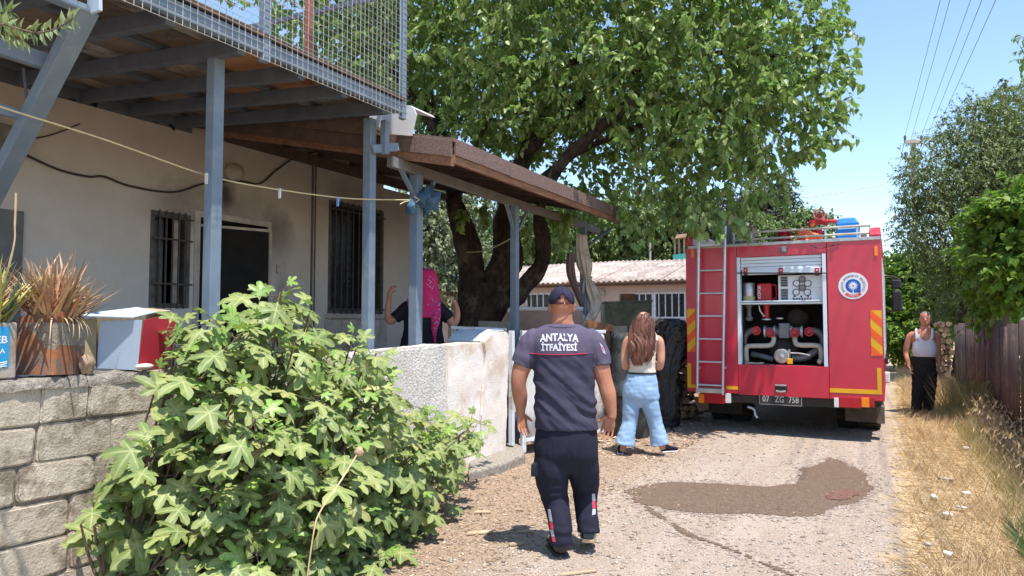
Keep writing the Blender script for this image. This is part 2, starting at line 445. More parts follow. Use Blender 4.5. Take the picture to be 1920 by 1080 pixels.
def ground_mat():
    m, nt, b = new_mat('lane_ground')
    g = _n(nt, 'ShaderNodeNewGeometry'); pos = g.outputs['Position']
    sep = _n(nt, 'ShaderNodeSeparateXYZ'); nt.links.new(pos, sep.inputs[0])
    X, Y = sep.outputs[0], sep.outputs[1]
    fine = noise_n(nt, 65, 8, .72); mid = noise_n(nt, 7, 7, .65); big = noise_n(nt, .9, 5, .6)
    vor = _n(nt, 'ShaderNodeTexVoronoi'); vor.inputs['Scale'].default_value = 70; nt.links.new(pos, vor.inputs['Vector'])
    road = ramp(nt, fine, [(.30, (.18, .135, .10)), (.45, (.335, .26, .208)), (.58, (.43, .35, .288)), (.72, (.58, .495, .42))])
    road = mixc(nt, .45, road, ramp(nt, mid, [(.3, (.32, .235, .18)), (.7, (.49, .40, .335))]))
    road = mixc(nt, math_n(nt, 'MULTIPLY', ramp(nt, big, [(.42, (0, 0, 0)), (.6, (1, 1, 1))]), .35), road, (.42, .33, .25))
    # long compacted streaks along the lane
    st = noise_n(nt, 1.0, 5, .6, stretch=(3.2, .25, 1))
    road = mixc(nt, math_n(nt, 'MULTIPLY', ramp(nt, st, [(.45, (0, 0, 0)), (.6, (1, 1, 1))]), .4), road, (.54, .455, .39))
    stone = ramp(nt, vor.outputs['Color'], [(.2, (.19, .145, .12)), (.8, (.56, .49, .43))])
    road = mixc(nt, ramp(nt, noise_n(nt, 20, 4), [(.48, (0, 0, 0)), (.56, (.55, .55, .55))]), road, stone)
    straw = ramp(nt, noise_n(nt, 30, 8, .75, stretch=(1, 2.6, 1)), [(.3, (.30, .20, .11)), (.5, (.55, .40, .23)), (.68, (.72, .56, .36))])
    chips = ramp(nt, noise_n(nt, 40, 8, .78), [(.32, (.15, .10, .07)), (.48, (.34, .24, .17)), (.66, (.50, .39, .29))])
    ed = math_n(nt, 'ADD', X, math_n(nt, 'MULTIPLY', math_n(nt, 'SUBTRACT', noise_n(nt, 3.0, 8, .75), .5), .9))
    kr = ramp(nt, math_n(nt, 'ADD', math_n(nt, 'MULTIPLY', ed, 1.0), .45), [(.38, (0, 0, 0)), (.55, (1, 1, 1))])
    kl = ramp(nt, math_n(nt, 'MULTIPLY', math_n(nt, 'ADD', ed, 2.0), -1.0), [(.0, (0, 0, 0)), (.55, (1, 1, 1))])
    c = mixc(nt, kl, road, chips); c = mixc(nt, kr, c, straw)
    far = math_n(nt, 'MULTIPLY', math_n(nt, 'SUBTRACT', Y, 30), .03, True)
    c = mixc(nt, far, c, (.34, .28, .17))
    nt.links.new(c, b.inputs['Base Color']); b.inputs['Roughness'].default_value = .97; b.inputs['Specular IOR Level'].default_value = .12
    h = math_n(nt, 'ADD', math_n(nt, 'MULTIPLY', fine, .6), math_n(nt, 'MULTIPLY', vor.outputs['Distance'], -.6))
    bump_n(nt, b, math_n(nt, 'ADD', h, math_n(nt, 'MULTIPLY', mid, .8)), .9, .02)
    return m
def axis_vals(lo, hi, step, far):
    a = list(np.arange(lo, hi + 1e-6, step)); s = step; v = hi
    while v < far: s *= 1.35; v += s; a.append(v)
    s = step; v = lo
    while v > -far: s *= 1.35; v -= s; a.insert(0, v)
    return np.array(a)
gx = axis_vals(-6, 4, .1, 600); gy = axis_vals(-2, 20, .1, 600)
GX, GY = np.meshgrid(gx, gy); V = np.stack([GX, GY, H(GX, GY)], -1).reshape(-1, 3)
nx, ny = len(gx), len(gy); ii = (np.arange(ny - 1)[:, None] * nx + np.arange(nx - 1)[None]).ravel()
np_mesh('ground', V, np.stack([ii, ii + 1, ii + 1 + nx, ii + nx], 1), ground_mat(), smooth=True, kind='structure')

# wet patch + standing water
def poly_px(pts): return [onZ(*p).xy for p in pts]
wet_poly = poly_px([(1168, 925), (1215, 912), (1262, 906), (1350, 909), (1440, 916), (1497, 908), (1500, 880), (1540, 868), (1560, 856), (1590, 872), (1612, 878), (1622, 896), (1640, 915), (1622, 934), (1598, 944), (1562, 949), (1548, 960), (1530, 968), (1480, 969), (1400, 963), (1345, 965), (1290, 962), (1250, 957), (1222, 952), (1195, 944)])
trick = [onZ(*p).xy for p in [(1195, 938), (1225, 962), (1262, 985), (1300, 1008), (1345, 1022), (1400, 1045), (1450, 1066), (1500, 1088), (1560, 1120)]]
water_poly = poly_px([(1550, 932), (1556, 925), (1580, 918), (1600, 919), (1608, 926), (1598, 935), (1574, 939), (1556, 937)])
def in_poly(x, y, poly):
    c = False; n = len(poly)
    for i in range(n):
        a, b = poly[i], poly[i - 1]
        if (a.y > y) != (b.y > y) and x < (b.x - a.x) * (y - a.y) / (b.y - a.y) + a.x: c = not c
    return c
def seg_d(x, y, pl):
    p = Vector((x, y)); best = 9
    for a, b in zip(pl[:-1], pl[1:]):
        t = max(0, min(1, (p - a).dot(b - a) / max(1e-9, (b - a).length_squared))); best = min(best, (a + (b - a) * t - p).length)
    return best
def patch(name, test, mat, x0, x1, y0, y1, st, dz, **kw):
    V = []; F = []; idx = {}
    def vid(i, j):
        if (i, j) not in idx:
            idx[(i, j)] = len(V); x, y = x0 + i * st, y0 + j * st; V.append((x, y, Hs(x, y) + dz))
        return idx[(i, j)]
    for i in range(int((x1 - x0) / st)):
        for j in range(int((y1 - y0) / st)):
            x, y = x0 + (i + .5) * st, y0 + (j + .5) * st
            if test(x, y): F.append([vid(i, j), vid(i + 1, j), vid(i + 1, j + 1), vid(i, j + 1)])
    return np_mesh(name, V, F, mat, smooth=True, **kw)
def wet_test(x, y):
    n1 = noise.noise(Vector((x * 5, y * 5, 0))) * .05 + noise.noise(Vector((x * 17, y * 17, 3))) * .03
    if in_poly(x + n1, y + n1 * .8, wet_poly): return True
    return seg_d(x, y, trick) < .022 + n1 * .7
def wet_mat():
    m, nt, b = new_mat('wet_gravel')
    c = ramp(nt, noise_n(nt, 60, 8, .72), [(.32, (.075, .05, .034)), (.5, (.15, .103, .073)), (.7, (.26, .19, .145))])
    nt.links.new(c, b.inputs['Base Color']); b.inputs['Specular IOR Level'].default_value = .22
    nt.links.new(ramp(nt, noise_n(nt, 9, 5), [(.35, (.45, .45, .45)), (.65, (.85, .85, .85))]), b.inputs['Roughness'])
    bump_n(nt, b, noise_n(nt, 60, 8, .7), .6, .015); return m
def damp_test(x, y):
    for k in range(3):
        if wet_test(x + random.gauss(0, .06), y + random.gauss(0, .09)) and random.random() < .6: return True
    return False
m_damp, nt_, b_ = new_mat('damp_gravel'); nt_.links.new(ramp(nt_, noise_n(nt_, 60, 8, .72), [(.32, (.14, .105, .085)), (.5, (.28, .215, .18)), (.7, (.45, .37, .32))]), b_.inputs['Base Color']); b_.inputs['Roughness'].default_value = .85
patch('damp_ground', damp_test, m_damp, -2.8, .3, 3.6, 9.2, .028, .003, kind='structure')
patch('wet_ground', wet_test, wet_mat(), -2.7, .2, 3.6, 9.2, .025, .005, kind='structure')
def water_mat():
    m, nt, b = new_mat('puddle_water')
    nt.links.new(ramp(nt, noise_n(nt, 30, 5), [(.35, (.10, .07, .055)), (.65, (.20, .15, .12))]), b.inputs['Base Color'])
    b.inputs['Roughness'].default_value = .12; b.inputs['Specular IOR Level'].default_value = .5
    bump_n(nt, b, noise_n(nt, 40, 5), .25, .004); return m
patch('puddle_water', lambda x, y: in_poly(x + noise.noise(Vector((x * 11, y * 11, 1))) * .05, y, water_poly), water_mat(), -1, .2, 6, 8, .02, .010, kind='structure')

# loose stones on the lane
OCT = (np.array([(1, 0, 0), (0, 1, 0), (-1, 0, 0), (0, -1, 0), (.1, .1, .7), (0, 0, -.5)]), np.array([(0, 1, 4), (1, 2, 4), (2, 3, 4), (3, 0, 4), (1, 0, 5), (2, 1, 5), (3, 2, 5), (0, 3, 5)]))
def scatter_stones(n, xf, yf, smin, smax, mat, name, **kw):
    x = xf(n); y = yf(n)
    k_ = np.array([not (4 < b_ < 8.2 and a_ > -2.6 and wet_test(float(a_), float(b_))) or rng.random() < .12 for a_, b_ in zip(x, y)]); x, y = x[k_], y[k_]; n = len(x)
    s = smin * (smax / smin) ** (rng.random(n) ** 2.2)
    a = rng.random(n) * 6.283; V0, T0 = OCT
    V = V0[None] * (1 + .45 * (rng.random((n, 6, 3)) - .5)) * s[:, None, None] * np.array([1, .75, .55])
    c, sn = np.cos(a)[:, None], np.sin(a)[:, None]
    W = np.stack([V[:, :, 0] * c - V[:, :, 1] * sn + x[:, None], V[:, :, 0] * sn + V[:, :, 1] * c + y[:, None], V[:, :, 2] + (H(x, y) + s * .12)[:, None]], -1)
    T = (T0[None] + (np.arange(n) * 6)[:, None, None]).reshape(-1, 3)
    return np_mesh(name, W.reshape(-1, 3), T, mat, kind='stuff', **kw)
def pebble_mat(name, a, b_, c_):
    m, nt, b = new_mat(name); r = obj_rand(nt)
    nt.links.new(ramp(nt, r, [(0, a), (.5, b_), (1, c_)]), b.inputs['Base Color']); b.inputs['Roughness'].default_value = .9; b.inputs['Specular IOR Level'].default_value = .2; return m
m_peb = pebble_mat('lane_stones', (.17, .13, .105), (.36, .30, .25), (.58, .51, .45))
scatter_stones(20000, lambda n: rng.uniform(-3.7, .35, n), lambda n: 2.9 + 9 * rng.random(n) ** 1.4, .004, .021, m_peb, 'loose_stones')
m_chip = pebble_mat('wood_chips', (.19, .12, .08), (.38, .27, .19), (.58, .46, .34))
def chips(n, name, x0, x1, y0, y1, L, mat):
    x = rng.uniform(x0, x1, n); y = rng.uniform(y0, y1, n); a = rng.random(n) * 6.283
    P = np.stack([x, y, H(x, y) + .004], 1); D = np.stack([np.cos(a), np.sin(a), rng.normal(0, .18, n)], 1)
    N = np.tile([0, 0, 1.], (n, 1)) + rng.normal(0, .3, (n, 3)); S = L * (.4 + 1.3 * rng.random(n) ** 2)
    V, T, _ = bulk(P, D, N, S, (np.array([(-.5, 0, .06), (.5, 0, .02), (.4, 1, .0), (-.35, .93, .1), (0, .5, .12)]), np.array([(0, 1, 4), (1, 2, 4), (2, 3, 4), (3, 0, 4)])), .35)
    return np_mesh(name, V, T, mat, kind='stuff')
chips(9000, 'wood_chips', -3.9, -1.9, 3.2, 8.6, .019, m_chip)
chips(3500, 'leaf_litter', -4.2, -2.2, 7.5, 12.0, .045, m_chip)
for i, (px, py, L, w, a) in enumerate([(900, 1000, .20, .055, .2), (985, 998, .13, .04, .1), (968, 1022, .12, .05, .4), (905, 962, .14, .05, .1), (972, 958, .09, .03, -.2), (1085, 1078, .25, .02, .3)]):
    p = onZ(px, py); mb = MB(); Mw = Matrix.Translation((p.x, p.y, Hs(p.x, p.y))) @ Matrix.Rotation(YAW + a, 4, 'Z')
    mb.prism([Mw @ Vector((x, y, .004)) for x, y in ((-L / 2, -w / 2), (L * .45, -w * .35), (L / 2, w * .1), (L * .2, w / 2), (-L * .4, w * .4))], (0, 0, .014))
    at_root(mb.build('wood_scrap', m_wood_raw, bevel=.003, label=['long pale splinter of wood beside the fig bush, nearest the leaves', 'short wood chunk to the left of the firefighter shoes, upper one', 'short wood chunk to the left of the firefighter shoes, lower one', 'wood scrap lying behind the long pale splinter', 'smallest wood scrap farthest back in the chips', 'thin stick on the lane in front of the firefighter'][i], cat='wood scrap', group='wood scraps on the ground'), (p.x, p.y, 0))

# ================================================================ RAISED YARD
m_yard = M('yard_concrete', (.36, .32, .28), (.27, .24, .21), 4, .95, .4, 40)
mb = MB(); mb.box((-12, -3, -.2), (-4.02, 7.0, .56)); mb.box((-12, 7.0, -.2), (-5.9, 9.4, .56))
mb.build('yard', m_yard, kind='structure')

# ================================================================ GREY BLOCK WALL
wall = thing('block_wall', 'weathered grey concrete block wall with rough mortar cap behind the fig bush', 'wall', (-3.9, 1.5, 0))
XF = -3.8
mb = MB(); mb.box((XF - .19, -.6, 0), (XF - .03, 4.3, 1.2)); mb.build('mortar', m_mortar, wall)
V = []; F = []; st_ = .025; nY, nZ = int(4.9 / st_), int(1.22 / st_)
for i in range(nY + 1):
    for j in range(nZ + 1):
        p = Vector((0, -.6 + i * st_, j * st_ - .01)); V.append((XF - .013 + .015 * noise.noise(p * 5) + .012 * noise.noise(p * 19), p.y, p.z))
np_mesh('mortar_smear', V, [[i * (nZ + 1) + j, (i + 1) * (nZ + 1) + j, (i + 1) * (nZ + 1) + j + 1, i * (nZ + 1) + j + 1] for i in range(nY) for j in range(nZ)], m_mortar, wall, smooth=True)
bv = []
for k in range(8):
    mb = MB(); mb.box((-.5, -.5, -.5), (.5, .5, .5)); me = mb.mesh('brick', m_concrete)
    bm = bmesh.new(); bm.from_mesh(me)
    for v in bm.verts: v.co = Vector((v.co.x * .1, v.co.y * .379, v.co.z * .186)) + Vector((0, random.uniform(-.012, .010), random.uniform(-.009, .007)))
    bmesh.ops.bevel(bm, geom=[e for e in bm.edges if abs((e.verts[0].co - e.verts[1].co).x) > .05], offset=random.uniform(.018, .04), segments=3, profile=.5, affect='EDGES')
    ed = [e for e in bm.edges if all(v.co.x > .04 for v in e.verts)]
    bmesh.ops.bevel(bm, geom=ed, offset=.010, segments=2, affect='EDGES')
    bmesh.ops.recalc_face_normals(bm, faces=bm.faces)
    bm.to_mesh(me); bm.free(); smooth_ang(me, 50); bv.append(me)
for r in range(6):
    zc = 1.2 - .095 - .193 * r + .0
    y = 1.22 + [0.0, .13, -.10, .06, -.17, .1][r]
    while y < 4.25:
        w = 1.0 if random.random() > .22 else .62
        if y + .385 * w / 2 > .9:
            inst('brick', random.choice(bv), wall, Matrix.Translation((XF - .045 + random.uniform(-.006, .006), y + .385 * w / 2, zc + random.uniform(-.004, .004))) @ Matrix.Rotation(random.uniform(-.012, .012), 4, 'X') @ Matrix.Diagonal((1, w, 1, 1)))
        y += .385 * w
def rough_strip(x0, x1, y0, y1, z0, z1, amp, seed, st=.03):
    ny = int((y1 - y0) / st); prof = [(x1, z0), (x1, (z0 + z1) / 2), (x1 - .012, z1), ((x0 + x1) / 2, z1), (x0 + .012, z1), (x0, (z0 + z1) / 2), (x0, z0)]
    V = []; F = []
    for i in range(ny + 1):
        for k, (x, z) in enumerate(prof):
            p = Vector((x, y0 + i * st, z)); q = p * 7 + Vector((seed, 0, 0)); q2 = p * 26
            d = noise.noise(q) * amp + noise.noise(q2) * amp * .7
            V.append(p + Vector(((1 if k < 3 else -1 if k > 3 else 0) * d * .9, 0, d if 1 < k < 5 else d * .8)))
    n = len(prof)
    for i in range(ny):
        for k in range(n - 1): F.append((i * n + k, i * n + k + 1, (i + 1) * n + k + 1, (i + 1) * n + k))
    F.append(tuple(range(n))); F.append(tuple(ny * n + k for k in range(n - 1, -1, -1)))
    m = MB(); m.add(V, F); return m
rough_strip(XF - .21, XF + .015, -.6, 4.3, 1.185, 1.245, .016, 1).build('mortar_cap', m_rough_cap, wall, smooth=60)

# ================================================================ WHITE WALL
ww = thing('white_wall', 'whitewashed rendered block wall in front of the porch posts', 'wall', (-3.9, 5.3, 0))
XW = -3.84
def slab_yz(poly, x0, x1, mat, name, parent, sub=.05, amp=.006, rnd=.02, **kw):
    """a thick slab with this outline in the YZ plane, its road-side face gently uneven"""
    m = MB(); m.prism([(x0, a, b) for a, b in poly], (x1 - x0, 0, 0)); me = m.mesh('t', mat)
    bm = bmesh.new(); bm.from_mesh(me); bmesh.ops.recalc_face_normals(bm, faces=bm.faces)
    bmesh.ops.bevel(bm, geom=list(bm.edges), offset=rnd, segments=2, affect='EDGES')
    bmesh.ops.triangulate(bm, faces=bm.faces)
    for _ in range(4):
        lg = [e for e in bm.edges if e.calc_length() > sub * 2]
        if not lg: break
        bmesh.ops.subdivide_edges(bm, edges=lg, cuts=1); bmesh.ops.triangulate(bm, faces=bm.faces)
    for v in bm.verts:
        d = noise.noise(v.co * 3.1) * amp * 1.6 + noise.noise(v.co * 11) * amp
        v.co += Vector((d, d * .5, d * .8))
    me2 = bpy.data.meshes.new(name); bm.to_mesh(me2); bm.free(); bpy.data.meshes.remove(me)
    mm = MB(); mm.add([v.co for v in me2.vertices], [tuple(p.vertices) for p in me2.polygons])
    return mm.build(name, mat, parent, smooth=45, **kw)
CRK = [(6.37, -.05), (6.385, .3), (6.36, .55), (6.40, .80), (6.415, .95), (6.46, 1.12), (6.45, 1.2), (6.40, 1.31)]
m_rough_white = M('rough_whitewash', (.86, .82, .78), (.64, .57, .51), 30, .95, 1.0, 45, spec=.15, lo=.46, hi=.62, bdist=.04, c3=(.74, .65, .56), scale3=2)
slab_yz([(4.28, -.05), (5.74, -.05), (5.745, 1.295), (5.6, 1.315), (5.2, 1.30), (4.28, 1.27)], XW - .2, XW + .004, m_rough_white, 'rough_render', ww, sub=.02, amp=.008)
slab_yz([(5.75, -.05)] + CRK + [(6.1, 1.32), (5.75, 1.305)], XW - .2, XW, m_white_wash, 'render_slab', ww, rnd=.010)
slab_yz([(a_ + .010, b_) for a_, b_ in CRK[::-1]] + [(6.93, -.05)][:0] + [(6.40, -.05), (6.93, -.05), (6.92, .3), (6.96, .8), (7.0, 1.38), (6.95, 1.42), (6.66, 1.43), (6.54, 1.385)], XW - .46, XW + .012, m_white_wash, 'gate_pier', ww, amp=.006, rnd=.010)
slab_yz([(6.42, 1.315), (6.54, 1.39), (6.66, 1.436), (6.94, 1.428), (6.94, 1.440), (6.66, 1.450), (6.53, 1.403), (6.41, 1.33)], XW - .455, XW - .03, m_blue_white, 'pier_cap', ww, amp=.002, rnd=.003)
mb = MB(); mb.box((XW - .17, 6.3, 0), (XW - .03, 6.6, 1.3)); mb.build('crack_fill', m_dark_gap, ww)  # dark mortar fill seen through the crack

# ================================================================ GATE
gate = thing('yard_gate', 'white steel gate with flaking sheet leaf ajar beside the white pier', 'gate', (-3.83, 7.17, 0))
a = Vector((-3.80, 7.22, 0)); b_ = Vector((-3.22, 8.42, 0)); dg = (b_ - a).normalized(); ng = Vector((dg.y, -dg.x, 0))
def gp(t, z, off=0): return a + dg * t + Vector((0, 0, z)) + ng * off
Lg = (b_ - a).length
post0 = Vector((-3.86, 7.10, 0))
mb = MB(); mb.beam(post0 + Vector((0, 0, .12)), post0 + Vector((0, 0, 1.43)), .055, .055, (1, 0, 0)); mb.build('gate_post', m_white_metal, gate, bevel=.004)
mb = MB(); mb.beam(gp(.03, .02), gp(.03, 1.43), .055, .05, ng); mb.build('leaf_stile', m_white_metal, gate, bevel=.004)
mb = MB(); mb.beam(gp(.03, 1.41), gp(Lg, 1.41), .04, .045, ng); mb.beam(gp(.06, .16), gp(Lg, .16), .04, .045, ng); mb.build('leaf_rail', m_white_metal, gate, bevel=.004)
mb = MB()
n_ = 26
tops = [1.39] * n_; bots = [.10 + .12 * abs(noise.noise(Vector((i * .6, 0, 5)))) for i in range(n_)]
vs = []; fs = []
for i in range(n_):
    t = .06 + (Lg - .08) * i / (n_ - 1); w = .008 * math.sin(i * 1.9)
    vs += [gp(t, bots[i], .012 + w), gp(t, .5, .012 + w), gp(t, .95, .012 + w), gp(t, tops[i], .012 + w)]
for i in range(n_ - 1):
    for k in range(3): fs.append((i * 4 + k, (i + 1) * 4 + k, (i + 1) * 4 + k + 1, i * 4 + k + 1))
mb.add(vs, fs); o = mb.build('sheet', m_white_rusty, gate, smooth=40); sd = o.modifiers.new('t', 'SOLIDIFY'); sd.thickness = .004
mb = MB()
for z in (.5, 1.1): mb.box((-3.83, 7.12, z), (-3.79, 7.2, z + .07))
mb.build('hinge', m_white_metal, gate, bevel=.003)
mb = MB(); mb.beam((-3.96, 6.99, .22), (-3.90, 7.02, 1.1), .2, .006, (1, 0, 0)); mb.build('patch_sheet', m_tin_grey, gate)
# low railing behind the pier
rl = thing('low_railing', 'low white barred railing behind the whitewashed pier', 'railing', atD(848, 690, 8.3).to_tuple())
mb = MB(); mb.beam(atD(846, 614, 8.3), atD(950, 618, 8.3), .03, .035); mb.build('top_rail', m_white_metal, rl)
for px in range(848, 952, 14):
    mb = MB(); q = atD(px, 616, 8.3); mb.beam(q, (q.x, q.y, .62), .016, .016, (1, 0, 0)); mb.build('bar', m_white_metal, rl)
# threshold stone
mb = MB(); p0 = onZ(905, 885); 
vs = [onZ(*q) for q in ((878, 905), (940, 888), (985, 868), (978, 846), (900, 848), (880, 870))]
mb.prism([(v.x, v.y, -.03) for v in vs], (0, 0, .13)); o = mb.build('threshold_slab', m_rough_cap, bevel=.03, seg=3, label='rough concrete threshold slab on the ground at the foot of the gate', cat='step')
at_root(o, (-3.8, 6.9, 0))
# ================================================================ HOUSE
XH = -6.7
house = thing('house', 'single storey plastered house with soot stained front behind the porch', 'house', (-8.5, 4.5, .56))
def hy(px): return onX(px, 500, XH).y
def hz(px, py): return onX(px, py, XH).z
W1 = (hy(280), hy(355), hz(316, 577), hz(316, 398)); DR = (hy(373), hy(500), .56, hz(440, 417)); W2 = (hy(615), hy(718), hz(666, 588), hz(666, 385))
YE = hy(779)
ops = [W1, DR, W2]
y0, y1, z0, z1 = -1.0, YE, .50, 3.56
mb = MB(); T = .2
def zt_of(y): return 3.60 if y < 5.02 else 3.83
ys = [y0]
for (a1, b1, c1, d1) in ops:
    mb.box((XH - T, ys[-1], z0), (XH, a1, zt_of(a1))); ys.append(b1)
    if c1 > z0 + .1: mb.box((XH - T, a1, z0), (XH, b1, c1))
    mb.box((XH - T, a1, d1), (XH, b1, zt_of(b1)))
mb.box((XH - T, ys[-1], z0), (XH, y1, z1))
mb.box((-10.5, y1 - T, z0), (XH - T, y1, z1)); mb.box((-10.5, y0, z0), (-10.3, y1 - T, z1)); mb.box((-10.3, y0, z0), (XH - T, y0 + T, z1))
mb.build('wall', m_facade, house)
mb = MB(); mb.box((-10.3, y0 + T, .562), (XH - T, y1 - T, .58)); mb.box((-10.3, y0 + T, 3.5), (XH - T, y1 - T, 3.54)); mb.box((-10.28, y0 + T, .6), (-10.2, y1 - T, 3.6)); mb.box((-8.5, 5.9, .6), (-8.4, 8.9, 3.6))
[mb.box((XH - .42, a_ - .2, max(c_ - .2, .59)), (XH - .40, b_ + .2, d_ + .2)) for a_, b_, c_, d_ in ops]; mb.build('dark_room_lining', m_black, house)  # blackened room lining: the interior's shade is put into its colour
mb = MB(); mb.box((-10.6, y0, 3.62), (XH - .03, 4.93, 3.96)); mb.box((-10.6, 4.98, 3.835), (XH - .03, YE + .1, 4.0)); mb.build('roof', m_board_grey, house)
mb = MB(); mb.box((XH - .02, y0, 3.602), (XH + .07, 4.92, 3.77)); mb.build('roof_beam', m_steel_dark, house)
# corner trim & downpipe seam
mb = MB(); ysm = hy(583); mb.tube([(XH + .012, ysm, .56), (XH + .012, ysm, 3.65)], .014, 8); mb.tube([(XH + .012, ysm + .055, .56), (XH + .012, ysm + .055, 3.65)], .008, 6); mb.build('wall_conduit', m_frame_dark, house)
mb = MB(); mb.box((XH, W2[0] - .05, W2[2] - .07), (XH + .07, W2[1] + .12, W2[2] - .012)); mb.build('sill', m_door_white, house, bevel=.006)
# skirting panels below the big window
for k in range(8):
    yy = W2[0] - .06 + k * .165; mb = MB(); mb.box((XH, yy, .58), (XH + .018, yy + .158, W2[2] - .085)); mb.build('wall_panel', m_door_white, house, bevel=.004)
def window(a, b, c, d, nbars, cross, name='window'):
    f = MB(); w = .045; X0, X1 = XH - .12, XH + .012
    f.box((X0, a, c), (X1, a + w, d)); f.box((X0, b - w, c), (X1, b, d)); f.box((X0, a + w, c), (X1, b - w, c + w)); f.box((X0, a + w, d - w), (X1, b - w, d))
    fr = f.build(name, m_frame_dark, house, bevel=.004)
    for i in range(nbars):
        yy = a + w + (b - a - 2 * w) * (i + .5) / nbars
        m = MB(); m.beam((XH + .035, yy, c - .01), (XH + .035, yy, d + .01), .017, .012, (1, 0, 0)); m.build('bar', m_bar, fr)
    for z in cross:
        m = MB(); m.beam((XH + .05, a, z), (XH + .05, b, z), .012, .018); m.build('cross_bar', m_bar, fr)
    m = MB(); m.box((XH - .10, a + w, c + w), (XH - .092, (a + b) / 2 - .02, d - w)); m.build('pane', m_glass_dark, fr)
    return fr
window(*W1, 5, (W1[2] + .25, W1[2] + .72, W1[3] - .06), 'window')
f1 = MB(); f1.box((XH - .085, W1[1] - .16, W1[2] + .05), (XH - .06, W1[1] - .1, W1[3] - .06)); f1.build('sash', m_door_white, house)
window(*W2, 9, (W2[2] + .06, W2[3] - .12), 'window')
# door casing, open leaf
cs = MB(); w = .07
cs.box((XH - .1, DR[0] - w, .58), (XH + .018, DR[0], DR[3] + w)); cs.box((XH - .1, DR[1], .58), (XH + .018, DR[1] + .05, DR[3] + w)); cs.box((XH - .1, DR[0], DR[3]), (XH + .018, DR[1], DR[3] + w))
cs.build('door_casing', m_door_white, house, bevel=.006)
leaf_end = onX(492, 421, XH + .12); hinge = Vector((XH - .02, DR[0] + .25, 0))
a = Vector((XH - .25, DR[0] + .05, .60)); b = Vector((XH + .10, DR[1] - .06, .60)); dd = (b - a).normalized()
dl = MB(); dl.beam(a + Vector((0, 0, (DR[3] - .68) / 2)), b + Vector((0, 0, (DR[3] - .68) / 2)), .035, DR[3] - .68); door = dl.build('door', m_black, house)
ed = MB(); zt = DR[3] - .06
ed.beam(b + Vector((.02, 0, 0)), Vector((b.x + .02, b.y, zt)), .03, .03, (1, 0, 0)); ed.beam(Vector((a.x, a.y, zt)) + Vector((.03, 0, 0)), Vector((b.x + .02, b.y, zt)), .03, .03); ed.build('door_edge', m_door_white, door)
# globe lamp, socket
mb = MB(); q = onX(440, 323, XH + .09); mb.sphere(q, .105, 20, 12); gl = mb.build('globe_lamp', M('sooty_globe', (.40, .36, .31), (.27, .23, .2), 6, .5), smooth=180, label='round soot stained globe lamp on the house front above the door', cat='lamp'); at_root(gl, q)
mb = MB(); mb.lathe([(.06, 0), (.06, .03)], (XH, q.y, q.z), (1, 0, 0)); mb.build('lamp_base', m_door_white, gl) if False else None
mb = MB(); mb.lathe([(.055, 0), (.055, .045)], (XH, q.y, q.z), (1, 0, 0)); o = mb.build('lamp_base', m_door_white, gl)
mb = MB(); q = onX(523, 505, XH + .01); mb.box((XH, q.y - .04, q.z - .06), (XH + .02, q.y + .04, q.z + .06)); o = mb.build('wall_socket', m_door_white, bevel=.006, label='small beige socket plate on the wall right of the door', cat='socket')
# meter box at the far left of the front
mb = MB(); q = onX(8, 262, XH + .08); mb.box((XH, q.y - .2, q.z - .14), (XH + .16, q.y + .12, q.z + .12)); o = mb.build('meter_box', M('meter_grey', (.17, .165, .15), (.10, .095, .085), 9, .6), bevel=.012, label='old grey meter box on the house wall at the left edge', cat='meter box')
mb = MB(); q = onX(12, 450, XH + .02); mb.box((XH, q.y - .4, .6), (XH + .03, q.y + .13, 2.5)); o = mb.build('side_door', M('grey_green_door', (.16, .17, .165), (.10, .11, .11), 4, .6), bevel=.008, parent=house)

# ================================================================ UPPER DECK (steel canopy over the yard)
deck = thing('steel_canopy', 'blue grey steel canopy deck with wire mesh railing over the house front', 'canopy', (-5.0, 2.5, .56))
XO = -3.8
YB = 4.93
def dz(x): return 3.346 + (XO - x) * .089            # underside of the cross beams
SL = .072
bys = [.61, 1.14, 1.65, 2.18, 2.68, 3.21, 3.76, 4.23, 4.74]
for y in bys:
    mb = MB(); mb.beam((XO - .03, y, dz(XO) + .05), (-7.4, y, dz(-7.4) + .05), .065, .11); mb.build('cross_beam', m_steel_dark, deck, bevel=.004)
for x in (-4.7, -5.6, -6.56):
    mb = MB(); mb.beam((x, .3, dz(x) + .125), (x, YB - .05, dz(x) + .125), .07, .045); mb.build('joist', m_steel_dark, deck, bevel=.004)
mb = MB(); mb.beam((XO + .0, .2, dz(XO) + .09), (XO + .0, YB + .03, dz(XO) + .09), .05, .10); mb.build('edge_channel', m_steel_blue, deck, bevel=.004)
mb = MB(); mb.beam((XO - .03, YB, dz(XO) + .09), (-4.55, YB, dz(-4.55) + .09), .10, .05); mb.build('end_channel', m_steel_blue, deck, bevel=.004)
bi = 0
xs = [XO - .03, -4.3, -4.75, -5.25, -5.8, -6.3, -6.8, -7.35]
for i in range(len(bys)):
    ya = bys[i] - .26 + random.uniform(-.02, .02); yb = ya + .52
    for j in range(len(xs) - 1):
        if i == len(bys) - 1: yb = YB - .03
        mt = random.choice([m_ply, m_ply, m_ply, m_ply_orange if random.random() < .5 else m_ply, m_board_grey])
        if (i, j) in ((6, 1), (7, 1), (6, 0), (7, 2)): mt = m_ply_orange
        if (i, j) in ((4, 0), (3, 0), (5, 0)): mt = m_board_grey
        xa, xb = xs[j], xs[j + 1]; g = .004
        vs = [(xa - g, ya, dz(xa) + .15), (xb + g, ya, dz(xb) + .15), (xb + g, yb, dz(xb) + .15), (xa - g, yb, dz(xa) + .15)]
        mb = MB(); mb.prism([Vector(v) + Vector((0, 0, random.uniform(-.003, .006))) for v in vs], (0, 0, .018)); mb.build('board', mt, deck)
